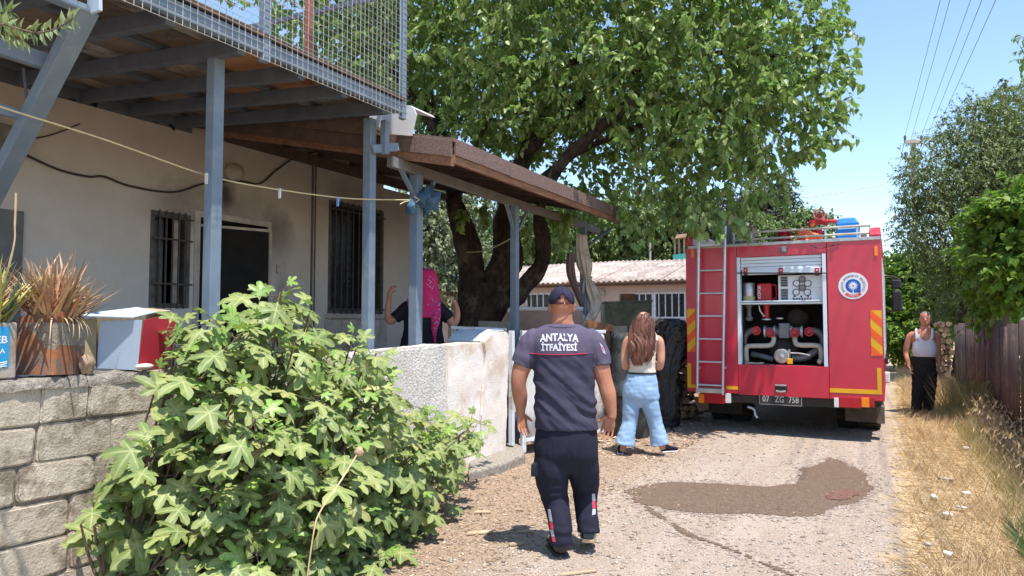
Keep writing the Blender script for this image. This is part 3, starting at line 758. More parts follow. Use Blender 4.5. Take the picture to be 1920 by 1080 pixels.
mb = MB(); mb.prism([(XO - .02, .2, dz(XO) + .19), (-7.4, .2, dz(-7.4) + .19), (-7.4, YB - .02, dz(-7.4) + .19), (XO - .02, YB - .02, dz(XO) + .19)], (0, 0, .03)); mb.build('deck_top', m_board_grey, deck)
mb = MB(); mb.beam((XO + .0, .2, dz(XO) + .165), (XO, YB, dz(XO) + .165), .09, .03); mb.build('edge_board', m_wood_dark, deck)
# posts
for (px, zt) in ((399, dz(-4.12) + .0), (692, dz(-4.12) + .0)):
    q = onX(px, 400, -4.12); mb = MB(); mb.beam((q.x, q.y, .5), (q.x, q.y, zt), .085, .085, (1, 0, 0)); mb.build('post', m_steel_blue, deck, bevel=.005)
q = onX(722, 240, -4.0); mb = MB(); mb.beam((q.x, q.y, 3.05), (q.x, q.y, 3.36), .06, .06, (1, 0, 0)); mb.build('stub_post', m_steel_blue, deck, bevel=.004)
q2 = onX(692, 280, -4.10)
mb = MB(); mb.beam(onX(697, 280, -4.06), onX(745, 276, -3.98), .05, .075); mb.build('bracket', m_steel_blue, deck, bevel=.004)
# big raking brace and left bracing
p_top = onX(163, 35, -3.82); d_ = (onX(0, 345, -4.86) - p_top)
mb = MB(); mb.beam(p_top + Vector((0, 0, .06)), p_top + d_ * 1.9, .09, .10, (0, 1, 0)); mb.build('raking_brace', m_steel_blue, deck, bevel=.005)
mb = MB(); A = onX(104, 122, -4.25); mb.beam(A, A + (onX(0, 88, -4.25) - A) * 2.2, .06, .09); mb.build('side_rail', m_steel_blue, deck, bevel=.004)
mb = MB(); A = onX(62, 222, -4.52); mb.beam(A, A + (onX(0, 205, -4.52) - A) * 2.2, .05, .06); mb.build('side_rail', m_steel_blue, deck, bevel=.004)
mb = MB(); mb.tube([onX(44, 128, -4.47), onX(52, 205, -4.47)], .008, 6); mb.build('hanger', m_steel_dark, deck)
mb = MB(); mb.tube([onX(106, 50, -4.2), onX(114, 92, -4.2)], .008, 6); mb.build('hanger', m_steel_dark, deck)
mb = MB(); mb.beam(onX(178, 24, -3.76), onX(176, -60, -3.76), .11, .02, (0, 1, 0)); mb.build('end_plate', m_card_blue, deck, bevel=.003)
mb = MB(); A = onX(166, 22, -3.82); mb.beam(A, A + (onX(60, -22, -3.82) - A) * 2, .07, .04); mb.build('lower_rail', m_steel_blue, deck, bevel=.003)
# mesh railing: posts, rails, wires
ztop = 5.2
def mzb(y): return dz(XO) - .015
for y, mt, w in ((YB, m_steel_blue, .05), (3.37, m_steel_blue, .06)):
    mb = MB(); mb.beam((XO + .01, y, dz(XO) - .01), (XO + .01, y, ztop), w, w, (1, 0, 0)); mb.build('rail_post', mt, deck, bevel=.003)
qr = onX(579, 60, -4.2); mb = MB(); mb.beam((-4.2, qr.y + .0, 3.5), (-4.2, qr.y + .0, ztop), .05, .05, (1, 0, 0)); mb.build('rusty_post', M('red_brown', (.30, .11, .07), (.22, .08, .05), 9, .7), deck)
zr = onY(600, 28, YB + .0).z
mb = MB(); mb.beam((XO, YB, zr + .0), (-6.8, YB, zr + .12), .03, .045); mb.build('end_rail', m_steel_dark, deck)
mb = MB(); mb.beam((XO + .01, -.2, ztop), (XO + .01, YB, ztop), .04, .05); mb.build('top_rail', m_steel_blue, deck)
mb = MB(); y = 1.3; m_wire = M('galvanised_wire', (.52, .52, .50), (.42, .41, .40), 8, .45, metal=.6)
while y < YB:
    mb.tube([(XO + .045, y, mzb(y)), (XO + .047 + random.uniform(-.004, .004), y + random.uniform(-.002, .002), 4.1), (XO + .045, y, ztop)], .0024, 4, caps=False); y += .052
z = dz(XO) - .012
while z < ztop:
    mb.tube([(XO + .05, 1.3, z), (XO + .05, YB + .03, z)], .0022, 4, caps=False); z += .056
mb.build('wire_mesh', m_wire, deck)

# ================================================================ TILED PORCH ROOF
porch = thing('porch_roof', 'brown shingled lean-to porch roof on blue grey steel posts', 'roof', (-4.1, 7.5, 0))
XR, ZR = -3.5, 3.02
Ya, Yb = onX(850, 290, XR).y, onX(1165, 425, XR).y
YaI = Ya + .15
zi = 3.84
def rz(x): return ZR + .13 + (XR - x) * (zi - ZR - .13) / (XR - XH)
top = MB(); top.prism([(XR + .02, Ya - .03, rz(XR) + .03), (XH, Ya - .03, rz(XH) + .03), (XH, Yb + .03, rz(XH) + .03), (XR + .02, Yb + .03, rz(XR) + .03)], (0, 0, .035)); top.build('roof_felt', m_shingle, porch)
# shingle edge pieces
y = Ya
while y < Yb:
    yy = min(Yb, y + .52); mb = MB(); mb.box((XR + .005, y + .003, ZR + .035 + random.uniform(-.004, .004)), (XR + .03, yy - .003, rz(XR) + .055)); mb.build('edge_shingle', m_shingle, porch, bevel=.003); y += .52
x = XR
while x > -6.5:
    xx = x - .42; mb = MB(); za, zb = rz(x), rz(xx)
    mb.add([(x, Ya - .035, za + .05), (xx + .006, Ya - .035, zb + .05), (xx + .006, Ya - .035, zb - .11), (x, Ya - .035, za - .11), (x, Ya - .01, za + .05), (xx + .006, Ya - .01, zb + .05), (xx + .006, Ya - .01, zb - .11), (x, Ya - .01, za - .11)], [(0, 1, 2, 3), (7, 6, 5, 4), (0, 4, 5, 1), (1, 5, 6, 2), (2, 6, 7, 3), (3, 7, 4, 0)])
    mb.build('edge_shingle', m_shingle, porch, bevel=.003); x = xx
mb = MB(); mb.box((XR - .03, Ya, ZR - .03), (XR + .012, Yb, ZR + .05)); mb.build('fascia_board', m_wood_brown, porch, bevel=.003)
mb = MB(); mb.add([(XR, Ya - .02, rz(XR) - .10), (XH, Ya - .02, rz(XH) - .10), (XH, Ya - .02, rz(XH) - .19), (XR, Ya - .02, rz(XR) - .19), (XR, Ya + .02, rz(XR) - .10), (XH, Ya + .02, rz(XH) - .10), (XH, Ya + .02, rz(XH) - .19), (XR, Ya + .02, rz(XR) - .19)], [(0, 1, 2, 3), (7, 6, 5, 4), (0, 4, 5, 1), (1, 5, 6, 2), (2, 6, 7, 3), (3, 7, 4, 0)]); mb.build('end_board', m_wood_brown, porch)
nb = 16
for k in range(nb):
    xa = XR - .03 - k * (XR - XH - .03) / nb; xb = xa - (XR - XH - .03) / nb + .006
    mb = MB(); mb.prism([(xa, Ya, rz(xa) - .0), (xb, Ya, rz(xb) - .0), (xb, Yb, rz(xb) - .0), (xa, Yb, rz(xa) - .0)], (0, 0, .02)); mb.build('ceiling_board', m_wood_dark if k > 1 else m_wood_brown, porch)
k = 0; y = Ya + .35
while y < Yb:
    mb = MB(); mb.beam((XR - .05, y, rz(XR - .05) - .045), (XH, y, rz(XH) - .045), .05, .09); mb.build('rafter', m_wood_dark, porch); y += .62
YI = 4.975; XI = -4.2
mb = MB(); mb.prism([(XI, 4.9125, rz(XI) - .05), (XH + .002, 4.9125, rz(XH) - .05), (XH + .002, 4.9125, rz(XH) + .12), (XI, 4.9125, dz(XI) + .215)], (0, .055, 0)); mb.build('sun_leak_board', m_wood_dark, porch)  # board added to stop sun leaking between canopy and porch roof
mb = MB(); mb.prism([(XI, YI, rz(XI) + .03), (XH, YI, rz(XH) + .03), (XH, Ya - .036, rz(XH) + .03), (XI, Ya - .036, rz(XI) + .03)], (0, 0, .035)); mb.build('roof_felt', m_shingle, porch)
mb = MB(); mb.prism([(XI, YI, rz(XI) - .17), (XH + .01, YI, rz(XH) - .17), (XH + .01, YI, rz(XH) + .029), (XI, YI, rz(XI) + .029)], (0, .03, 0)); mb.build('end_board', m_wood_dark, porch)
mb = MB(); mb.prism([(XI, YI + .031, rz(XI) - .01), (XH + .01, YI + .031, rz(XH) - .01), (XH + .01, Ya - .036, rz(XH) - .01), (XI, Ya - .036, rz(XI) - .01)], (0, 0, .03)); mb.build('ceiling_board', m_wood_dark, porch)
XB = -4.1
pts = [onX(730, 292, XB), onX(1122, 417, XB)]
mb = MB(); mb.beam((XB, pts[0].y, 3.035), (XB, pts[1].y, 3.0), .06, .10); mb.build('steel_beam', M('faded_grey_paint', (.20, .195, .20), (.16, .155, .16), 6, .6), porch, bevel=.004)
mb = MB(); mb.beam((XH + .06, Ya + .0, 3.66), (XH + .06, Yb, 3.66), .08, .12); mb.build('wall_plate', m_wood_dark, porch)
for i in range(26):
    yy = random.uniform(2.4, 5.2) if i < 14 else random.uniform(5.2, 8.9); z_ = dz(XH) + .05 if yy < 4.9 else rz(XH) - .14; w_ = random.uniform(.04, .14); h_ = random.uniform(.03, .10)
    mb = MB(); mb.prism([(XH + .03, yy, z_), (XH + .03, yy + w_, z_), (XH + .03 + random.uniform(0, .06), yy + w_ * random.uniform(.5, 1), z_ - h_), (XH + .03, yy + w_ * .2, z_ - h_ * .6)], (.02, 0, 0)); mb.build('charred_scrap', m_black if i % 3 else m_wood_dark, house)
pys = []
for px, w in ((780, .10), (965, .085), (1094, .095)):
    q = onX(px, 450, XB); pys.append(q.y)
    mb = MB(); mb.beam((XB, q.y, .0 if px > 800 else .5), (XB, q.y, 2.99), w, w, (1, 0, 0)); mb.build('post', m_steel_blue, porch, bevel=.006)
for (a, b) in (((745, 305), (778, 370)), ((818, 330), (800, 372)), ((947, 375), (963, 430)), ((990, 392), (972, 432)), ((1143, 430), (1105, 458))):
    mb = MB(); mb.beam(onX(*a, XB + .0), onX(*b, XB + .0), .035, .035); mb.build('knee_brace', m_steel_blue if a[0] < 1100 else m_steel_dark, porch)
# white sheet panel lying over the joint of the two roofs
ws = MB()
c0 = [onY(640, 236, Ya - .12), onY(735, 252, Ya - .12), onY(772, 255, Ya - .12), onY(781, 215, Ya - .12), onY(776, 203, Ya - .12), onY(755, 199, Ya - .12), onY(640, 196, Ya - .12)]
ws.prism(c0, (0, .012, 0)); ws.prism([onY(745, 197, Ya - .12), onY(776, 203, Ya - .12), onY(770, 198, Ya - .12)], (0, .35, 0))
o = ws.build('white_panel', m_white_sheet, porch, bevel=.003, label='curled white sheet panel')
# hanging cable, rope, clothespins
def sag(pts, n=10): return pts
def smooth_path(P, n=8):
    P = [Vector(p) for p in P]; out = []
    for i in range(len(P) - 1):
        p0 = P[max(i - 1, 0)]; p1 = P[i]; p2 = P[i + 1]; p3 = P[min(i + 2, len(P) - 1)]
        for k in range(n):
            t = k / n; out.append(.5 * ((2 * p1) + (-p0 + p2) * t + (2 * p0 - 5 * p1 + 4 * p2 - p3) * t * t + (-p0 + 3 * p1 - 3 * p2 + p3) * t ** 3))
    out.append(P[-1]); return out
XC = XH + .03
mb = MB(); mb.tube(smooth_path([onX(x, y, XC) for x, y in ((46, 289), (110, 318), (165, 331), (195, 331), (245, 349), (325, 360), (385, 344), (450, 340), (487, 344), (520, 318), (560, 292), (610, 282))]), .011, 6)
mb.build('wall_cable', m_cable, label='thick black cable drooping across the house front over the door', cat='cable')
mb = MB(); mb.tube(smooth_path([onX(x, y, XC) for x, y in ((22, 258), (65, 259), (105, 250), (150, 232))]), .006, 5)
mb.build('wall_cable', m_cable, label='thin short cable on the house front near the canopy corner', cat='cable')
rp = smooth_path([onX(-60, 175, -4.0), onX(0, 200, -4.02), onX(200, 263, -4.15), onX(385, 328, -4.22), onX(500, 352, -4.15), onX(630, 370, -4.1), onX(700, 374, -4.03), onX(775, 375, -4.03)])
mb = MB(); mb.tube(rp, .0055, 6); cl = mb.build('clothes_line', m_rope, label='pale yellow clothes line strung between the porch posts', cat='rope')
mb = MB(); mb.tube(smooth_path([onX(775, 376, -4.03), onX(760, 378, -4.02), onX(750, 383, -4.02)]), .005, 5); mb.tube([onX(776, 368, -4.03), onX(786, 374, -4.0), onX(777, 381, -4.03)], .007, 5); mb.build('knot', m_rope, cl)
for (px, py, mt, nm) in ((388, 333, m_clip_white, 'white clothespin on the line right beside the first blue grey post'), (525, 361, m_clip_white, 'white clothespin on the line between the door and the big window'), (634, 377, m_clip_blue, 'blue clothespin on the line in front of the big window')):
    q = onX(px, py, -4.13 if px < 600 else -4.08); t = thing('clothespin', nm, 'clothespin', q.to_tuple(), 0, 'clothespins on the line')
    for s in (-1, 1):
        mb = MB(); mb.beam(q + Vector((s * .008, -.004, .03)), q + Vector((s * .004, -.004, -.045)), .008, .012, (0, 1, 0)); mb.build('clip_half', mt, t)
    mb = MB(); mb.tube([q + Vector((-.012, -.004, .01)), q + Vector((.012, -.004, .01))], .004, 6); mb.build('spring', m_wire, t)
# cloth bundle on the porch post
def lumpy(name, c, r, mat, amp=.25, freq=3, seed=0, sub=3, parent=None, stretch=(1, 1, 1), **kw):
    bm = bmesh.new(); bmesh.ops.create_icosphere(bm, subdivisions=sub, radius=1.0)
    m = MB(); vs = []
    for v in bm.verts:
        p = v.co.normalized(); q = Vector((p.x * freq * stretch[0], p.y * freq * stretch[1], p.z * freq * stretch[2])) + Vector((seed, seed, 0))
        k = 1 + amp * noise.noise(q) + amp * .45 * noise.noise(q * 2.3) + amp * .25 * noise.noise(q * 5)
        vs.append(Vector(c) + Vector((p.x * r[0], p.y * r[1], p.z * r[2])) * k)
    m.add(vs, [tuple(v.index for v in f.verts) for f in bm.faces]); bm.free()
    return m.build(name, mat, parent, smooth=180, **kw)
q = onX(800, 375, -4.02); cb = lumpy('cloth_bundle', q, (.13, .12, .12), m_denim_old, .8, 3.2, 4, label='faded blue cloth bundle tied to the porch post under the beam', cat='cloth'); at_root(cb, q)
lumpy('sleeve', onX(771, 388, -4.02), (.06, .05, .07), m_denim_old, .4, 2.5, 9, parent=cb)
# canvas curtain tied at the last porch post
ct = thing('canvas_curtain', 'beige canvas curtain tied in a knot round the last porch post', 'curtain', (XB, pys[2], 0))
def curtain(path, name, mt, folds=9, seed=0):
    n = 64; secs = []; P = [p for p, _ in path]
    V = []; F = []; zs = []
    pts = smooth_path([Vector((p[0], p[1], w)) for p, w in path], 6)
    for i, p in enumerate(pts):
        c = onX(p.x, p.y, XB + .05) ; w = p.z * c.length / FPX
        for k in range(n):
            a = 2 * math.pi * k / n; f = 1 + .28 * math.sin(a * folds + seed + .6 * math.sin(i * .35)) + .12 * math.sin(a * folds * 2.3 + i * .2)
            V.append(c + Vector((math.cos(a) * w * f * .55, math.sin(a) * w * f, 0)))
    N = len(pts)
    for i in range(N - 1):
        for k in range(n): F.append((i * n + k, i * n + (k + 1) % n, (i + 1) * n + (k + 1) % n, (i + 1) * n + k))
    m = MB(); m.add(V, F + [tuple(range(n - 1, -1, -1)), tuple((N - 1) * n + k for k in range(n))]); return m.build(name, mt, ct, smooth=180)
curtain([((1091, 441), 12), ((1092, 470), 15), ((1096, 500), 17), ((1100, 522), 10), ((1106, 545), 20), ((1112, 570), 21), ((1104, 595), 17), ((1092, 622), 12)], 'curtain_cloth', m_canvas)
curtain([((1070, 475), 9), ((1070, 510), 10), ((1080, 545), 8), ((1092, 575), 6)], 'curtain_flap', m_brown_sheet, 6, 2)
mb = MB(); q = onX(1100, 522, XB + .05); mb.tube([q + Vector((math.cos(a) * .07, math.sin(a) * .09, .02 * math.sin(a * 2))) for a in np.linspace(0, 6.283, 16)[:-1]], .018, 8, closed=True); mb.build('tie', m_canvas, ct)
# rope from trunk to post
mb = MB(); mb.tube(smooth_path([onX(962, 445, -4.15), atD(930, 462, 9.3), atD(905, 471, 9.9), atD(876, 473, 10.4)]), .01, 6); mb.build('tie_rope', m_rope, label='slack pale rope tied from the middle porch post to the tree trunk', cat='rope')
# ================================================================ THINGS ON THE WALL
ZW = 1.25
XS = -3.83
def strip_leaf(base, d, L, w, droop, name, mat, parent, n=7, curl=0.0):
    """one tapering, channelled blade"""
    base = Vector(base); d = Vector(d).normalized(); side = d.cross(Vector((0, 0, 1)))
    if side.length < .1: side = Vector((1, 0, 0))
    side.normalize(); V = []; F = []; p = base.copy()
    for i in range(n + 1):
        t = i / n; ww = w * (1 - t) ** .6 * (.75 + .6 * t if t < .4 else 1) * .5
        up = side.cross(d).normalized()
        V += [p - side * ww, p - up * ww * .5, p + side * ww]
        p = p + d * (L / n); d = (d + Vector((0, 0, -droop)) * (1 / n) + side * (curl / n)).normalized()
    for i in range(n):
        F += [(i * 3, i * 3 + 1, i * 3 + 4, i * 3 + 3), (i * 3 + 1, i * 3 + 2, i * 3 + 5, i * 3 + 4)]
    m = MB(); m.add(V, F); o = m.build(name, mat, parent, smooth=180); return o
m_dry = [M('dry_blade', (.56, .39, .22), (.42, .26, .14), 9, .8, piece=.2), M('dry_blade_red', (.50, .27, .15), (.36, .18, .10), 9, .8, piece=.2), M('dry_blade_pale', (.58, .44, .27), (.44, .30, .17), 9, .8, piece=.2), M('dry_blade_grey', (.27, .19, .12), (.20, .14, .09), 9, .8, piece=.2)]
m_yg = M('yellow_green_blade', (.36, .37, .08), (.45, .33, .10), 7, .55, piece=.2); m_gg = M('grey_green_blade', (.13, .20, .12), (.18, .22, .12), 7, .55, piece=.2)
# rusty tin
q = onX(94, 690, XS - .10)
tin = thing('rusty_tin', 'rusted square tin with dried aloe leaves on the grey block wall', 'plant pot', (q.x, q.y, ZW), 0)
Mt = Matrix.Translation((q.x, q.y, ZW)) @ Matrix.Rotation(R(24), 4, 'Z') @ Matrix.Rotation(R(-3), 4, 'X')
def tbox(m, p0, p1, Mx): m.box(p0, p1, Mx)
hw, ht = .118, .33
for (nm, vs) in (('tin_side', [(hw, -hw, 0), (hw, hw, 0), (hw - .03, hw - .045, ht), (hw - .03, -hw + .035, ht)]), ('tin_side', [(-hw, -hw, 0), (hw, -hw, 0), (hw - .03, -hw + .035, ht), (-hw + .012, -hw + .012, ht - .03)]), ('tin_side', [(-hw, -hw, 0), (-hw, hw, 0), (-hw + .012, hw - .012, ht - .04), (-hw + .012, -hw + .012, ht - .03)]), ('tin_side', [(-hw, hw, 0), (hw, hw, 0), (hw - .03, hw - .045, ht), (-hw + .012, hw - .012, ht - .04)])):
    nrm = (Vector(vs[1]) - Vector(vs[0])).cross(Vector(vs[3]) - Vector(vs[0])).normalized() * .004
    m = MB(); m.prism([Mt @ Vector(v) for v in vs], Mt.to_3x3() @ nrm); m.build(nm, m_rust, tin)
m = MB(); m.box((-hw + .01, -hw + .01, .0), (hw - .01, hw - .01, ht - .06), Mt); m.build('soil', m_mortar, tin)
c0 = Mt @ Vector((0, 0, ht - .05))
for i in range(240):
    a = random.uniform(0, 6.283); lean = random.uniform(.1, 1.15)
    d = Vector((math.cos(a) * lean, math.sin(a) * lean + .15, 1.0 - .2 * lean))
    L = random.uniform(.20, .37); mt = random.choices(m_dry, (5, 4, 4, 2))[0]
    strip_leaf(c0 + Vector((random.uniform(-.09, .09), random.uniform(-.09, .09), random.uniform(-.02, .06))), d, L, random.uniform(.016, .030), random.uniform(-.5, .8), 'leaf', mt, tin, curl=random.uniform(-.6, .6))
for i in range(14):
    a = random.uniform(-1.2, 1.4); strip_leaf(c0 + Vector((math.cos(a) * .09, math.sin(a) * .09, .02)), (math.cos(a), math.sin(a), .1), random.uniform(.1, .22), .009, 3.0, 'leaf', m_dry[2], tin, curl=random.uniform(-1, 1))
# blue tin
q = onX(-16, 690, XS - .08)
bt = thing('blue_tin', 'blue printed square tin planter with green aloe at the left end of the wall', 'plant pot', (q.x, q.y, ZW), 0)
yr = onX(32, 650, XS + .02).y; m = MB(); m.box((XS - .20, yr - .235, ZW), (XS + .02, yr, ZW + .275)); m.build('tin_body', m_tin_grey, bt, bevel=.008)
m = MB(); m.box((XS + .0205, yr - .235 + .02, ZW + .055), (XS + .0225, yr - .035, ZW + .255)); m.build('tin_print', m_tin_blue, bt)
m = MB(); add_text(m, 'REB', (XS + .0235, yr - .087, ZW + .19), (0, 1, 0), (0, 0, 1), .05, .015); add_text(m, 'ILA', (XS + .0235, yr - .078, ZW + .135), (0, 1, 0), (0, 0, 1), .034, .01)
for k in range(3):
    m.tube([Vector((XS + .0235, yr - .15 + .015 * t, ZW + .085 - k * .014 + .006 * math.sin(t * .9 + k))) for t in range(8)], .0022, 4)
m.build('tin_lettering', m_print_white, bt, recalc=False)
c1 = Vector((XS - .09, yr - .11, ZW + .27))
for i in range(70):
    a = random.uniform(0, 6.283); lean = random.uniform(.1, .9)
    strip_leaf(c1 + Vector((random.uniform(-.08, .08), random.uniform(-.09, .09), 0)), (math.cos(a) * lean, math.sin(a) * lean + .25, 1), random.uniform(.2, .4), random.uniform(.02, .04), random.uniform(0, .7), 'leaf', random.choice([m_yg, m_gg, m_dry[2], m_dry[0], m_yg]), bt)
m = MB(); m.tube(smooth_path([c1 + Vector((0, .05, 0)), onX(24, 470, XS - .05), onX(28, 420, XS - .05), onX(30, 362, XS - .05)]), [.005] * 8 + [.004] * 8 + [.005] * 9, 5); m.build('flower_stalk', m_dry[2], bt)
# cardboard box
C = onX(257, 683, XS - .01); C.z = ZW
L0 = onY(180, 684, C.y - .02); L1 = onY(136, 680, C.y - .12); Rr = onX(321, 675, XS - .02)
bx = thing('cardboard_box', 'torn open cardboard box with pale blue face and red side on the wall', 'box', (C.x - .15, C.y + .1, ZW))
def wall_quad(a, b, ztop_a, ztop_b, th, mt, nm, zb=ZW, lean=(0, 0, 0), parent=bx):
    a = Vector((a.x, a.y, zb)); b = Vector((b.x, b.y, zb)); n = (b - a).cross(Vector((0, 0, 1))).normalized() * -th; ln = Vector(lean)
    m = MB(); m.prism([a, b, Vector((b.x, b.y, ztop_b)) + ln, Vector((a.x, a.y, ztop_a)) + ln], n); return m.build(nm, mt, parent, bevel=.001)
zt = onX(262, 600, XS - .01).z
z2 = onX(322, 587, XS - .02).z
wall_quad(L0, C, zt - .005, zt, .005, m_card_blue, 'box_side', lean=(.03, .0, 0))
wall_quad(C + Vector((.003, .004, 0)), Rr, zt, z2, .005, m_card_red, 'box_side', lean=(.03, .01, 0))
wall_quad(L1, L0 + Vector((.012, -.01, 0)), zt, zt + .01, .005, m_card_brown, 'box_side')
bk = Vector((L1.x - .02, C.y + .30, ZW)); wall_quad(L1 + Vector((-.01, .02, 0)), bk, zt, z2, .005, m_card_brown, 'box_side'); wall_quad(bk, Rr, z2, z2, .005, m_card_brown, 'box_side')
m = MB(); m.prism([Vector((L1.x - .01, L1.y, zt + .025)), Vector((C.x - .02, C.y - .02, zt + .012)), Vector((Rr.x - .08, Rr.y - .05, z2 + .004)), Vector((L1.x + .12, C.y + .2, z2 + .035))], (0, 0, .005)); m.build('box_flap', m_card_blue, bx)
m = MB(); m.prism([Vector((L1.x + .10, C.y + .19, z2 + .028)), Vector((Rr.x - .1, Rr.y - .05, z2 - .002)), Vector((Rr.x - .05, Rr.y + .02, z2 + .012)), Vector((L1.x + .1, C.y + .3, z2 + .03))], (0, 0, .005)); m.build('box_flap', m_card_brown, bx)
q = onX(162, 690, XS); o = lumpy('brown_rock', (q.x, q.y, ZW + .045), (.038, .04, .055), m_stone, .35, 2, 7, label='knobbly brown rock on the wall between the rusty tin and the box', cat='rock'); at_root(o, (q.x, q.y, ZW))
q = onX(271, 682, XS + .03); o = lumpy('pale_stone', (q.x, q.y, ZW + .02), (.03, .055, .02), m_stone_white, .12, 1.6, 3, label='smooth white stone on the wall in front of the red box side', cat='stone'); at_root(o, (q.x, q.y, ZW))

# ================================================================ BACKGROUND BUILDING
YBB = 21.0
bb = thing('low_building', 'long low pale building with corrugated roof and barred windows beyond the yard', 'building', (-9, YBB, 0))
xl, xr_ = onY(770, 540, YBB).x - 1, onY(1300, 540, YBB).x + 3
ze = onY(1150, 529, YBB).z; zrg = onY(1150, 492, YBB + 4).z
wx = [xl + .3, xr_ - .3]
def bw(px0, px1, py0, py1): a = onY(px0, py0, YBB); b = onY(px1, py1, YBB); return (a.x, b.x, b.z, a.z)
wins = [bw(985, 1042, 550, 592), bw(1187, 1286, 549, 597)]
m = MB(); xs_ = wx[0]
for (a, b, c, d) in wins:
    m.box((xs_, YBB, 0), (a, YBB + .2, ze + .05)); m.box((a, YBB, 0), (b, YBB + .2, c)); m.box((a, YBB, d), (b, YBB + .2, ze + .05)); xs_ = b
m.box((xs_, YBB, 0), (wx[1], YBB + .2, ze + .05)); m.box((wx[0], YBB + .2, 0), (wx[0] + .2, YBB + 7, ze)); m.box((wx[1] - .2, YBB + .2, 0), (wx[1], YBB + 7, ze)); m.box((wx[0], YBB + 7, 0), (wx[1], YBB + 7.2, ze)); m.build('wall', m_bld_wall, bb)
for (a, b, c, d) in wins:
    f = MB(); w = .05
    f.box((a, YBB + .02, c), (a + w, YBB + .1, d)); f.box((b - w, YBB + .02, c), (b, YBB + .1, d)); f.box((a + w, YBB + .02, d - w), (b - w, YBB + .1, d)); f.box((a + w, YBB + .02, c), (b - w, YBB + .1, c + w))
    if b - a > 1.5: f.box(((a * .6 + b * .4) - .05, YBB + .01, c), ((a * .6 + b * .4) + .05, YBB + .11, d))
    fr = f.build('window', m_white_metal, bb); n = int((b - a) / .2)
    m = MB(); m.box((a + w, YBB + .12, c + w), (b - w, YBB + .13, d - w)); m.build('pane', m_glass_dark, fr)
    for i in range(1, n):
        m = MB(); xx = a + (b - a) * i / n; m.beam((xx, YBB - .01, c), (xx, YBB - .01, d), .025, .025, (0, 1, 0)); m.build('bar', m_white_metal, fr)
def corr(name, x0, x1, ya, za, yb, zb, lam, amp, mat, parent):
    nxx = int((x1 - x0) / (lam / 8)); X = np.linspace(x0, x1, nxx + 1); zz = amp * np.sin(X / lam * 6.283)
    V = []
    for t in np.linspace(0, 1, 5): V.append(np.stack([X, np.full_like(X, ya + (yb - ya) * t), za + (zb - za) * t + zz + .03 * np.sin(X * .8 + t * 3) * t], 1))
    V = np.concatenate(V); n = nxx + 1; ii = (np.arange(4)[:, None] * n + np.arange(nxx)[None]).ravel()
    o = np_mesh(name, V, np.stack([ii, ii + 1, ii + 1 + n, ii + n], 1), mat, parent, smooth=True)
    sdm = o.modifiers.new('t', 'SOLIDIFY'); sdm.thickness = .012; return o
xx = xl
while xx < xr_ - .1:
    x2 = min(xx + 1.06, xr_); corr('roof_sheet', xx, x2 - .0, YBB - .35, ze + random.uniform(0, .02), YBB + 4, zrg + random.uniform(0, .02), .177, .028, m_bld_roof, bb); xx += 1.06
corr('roof_back', xl, xr_, YBB + 4.02, zrg, YBB + 7.6, ze, .177, .028, m_bld_roof, bb)
m = MB(); m.beam((xl + .1, YBB - .22, ze - .09), (xr_ - .1, YBB - .22, ze - .09), .05, .08); m.build('eaves_board', m_wood_dark, bb)
m = MB(); q = onY(1128, 550, YBB); m.lathe([(.13, 0), (.13, .06), (.09, .07), (.09, .02)], (q.x, YBB, q.z), (0, -1, 0)); m.build('vent', m_tin_grey, bb)
# roof side thing: stick shelter beyond the ridge
sh = thing('roof_shelter', 'small stick shelter with teal sheet rising behind the low building roof', 'shelter', atD(1280, 500, 26).to_tuple())
m = MB()
for px in (1266, 1274, 1283, 1292): m.beam(atD(px, 500, 26), atD(px + random.uniform(-1, 1), 443, 26), .06, .06, (0, 1, 0))
m.build('sticks', m_wood_raw, sh)
m = MB(); m.beam(atD(1262, 445, 26), atD(1296, 441, 26), .5, .12); m.build('thatch', m_wood_raw, sh)
m = MB(); m.beam(atD(1262, 484, 25.8), atD(1298, 480, 25.8), .1, .25); m.build('teal_sheet', M('teal_sheet', (.04, .28, .24)), sh)
m = MB(); m.tube([atD(1219, 530, 29), atD(1219, 396, 29)], .05, 6); m.build('antenna_pole', m_pole, label='thin grey pole standing behind the low building roof', cat='pole')

# ================================================================ YARD CLUTTER
st = thing('covered_stand', 'brown covered stand with pale rounded top edge behind the firefighter cap', 'stand', atD(1020, 700, 10.2).to_tuple())
a, b = atD(952, 578, 10.3), atD(1093, 578, 10.3); dirr = CR; dep = CF * .55
m = MB(); m.tube([a + Vector((0, 0, -.05)), a + CR * .04 + Vector((0, 0, 0)), b], .022, 8); m.build('top_edge', m_white_sheet, st, smooth=40)
m = MB(); m.prism([a, b, b + dep, a + dep], (0, 0, -.03)); m.build('top_board', m_white_sheet, st)
m = MB(); m.prism([a + Vector((0, 0, -.03)), b + Vector((0, 0, -.03)), Vector((b.x, b.y, a.z - .42)), Vector((a.x, a.y, a.z - .42)) - CR * .22], CF * .02); m.build('front_sheet', m_pink_brown, st)
for t in (.03, .97):
    for dd_ in (0.03, .5):
        q = a + (b - a) * t + CF * dd_; m = MB(); m.beam((q.x, q.y, 0), (q.x, q.y, q.z - .03), .04, .04, (1, 0, 0)); m.build('leg', m_steel_dark, st)
pl = MB(); pl.beam(atD(897, 609, 8.9), atD(962, 611, 8.9), .03, .10); pl_o = pl.build('plank', m_board_grey, label='grey plank laid behind the low railing at the tree foot', cat='plank')
m = MB(); q = atD(897, 609, 8.9); m.beam((q.x, q.y, 0), (q.x, q.y, q.z - .05), .05, .05, (1, 0, 0)); q = atD(958, 611, 8.9); m.beam((q.x, q.y, 0), (q.x, q.y, q.z - .05), .05, .05, (1, 0, 0)); m.build('stake', m_wood_dark, pl_o)
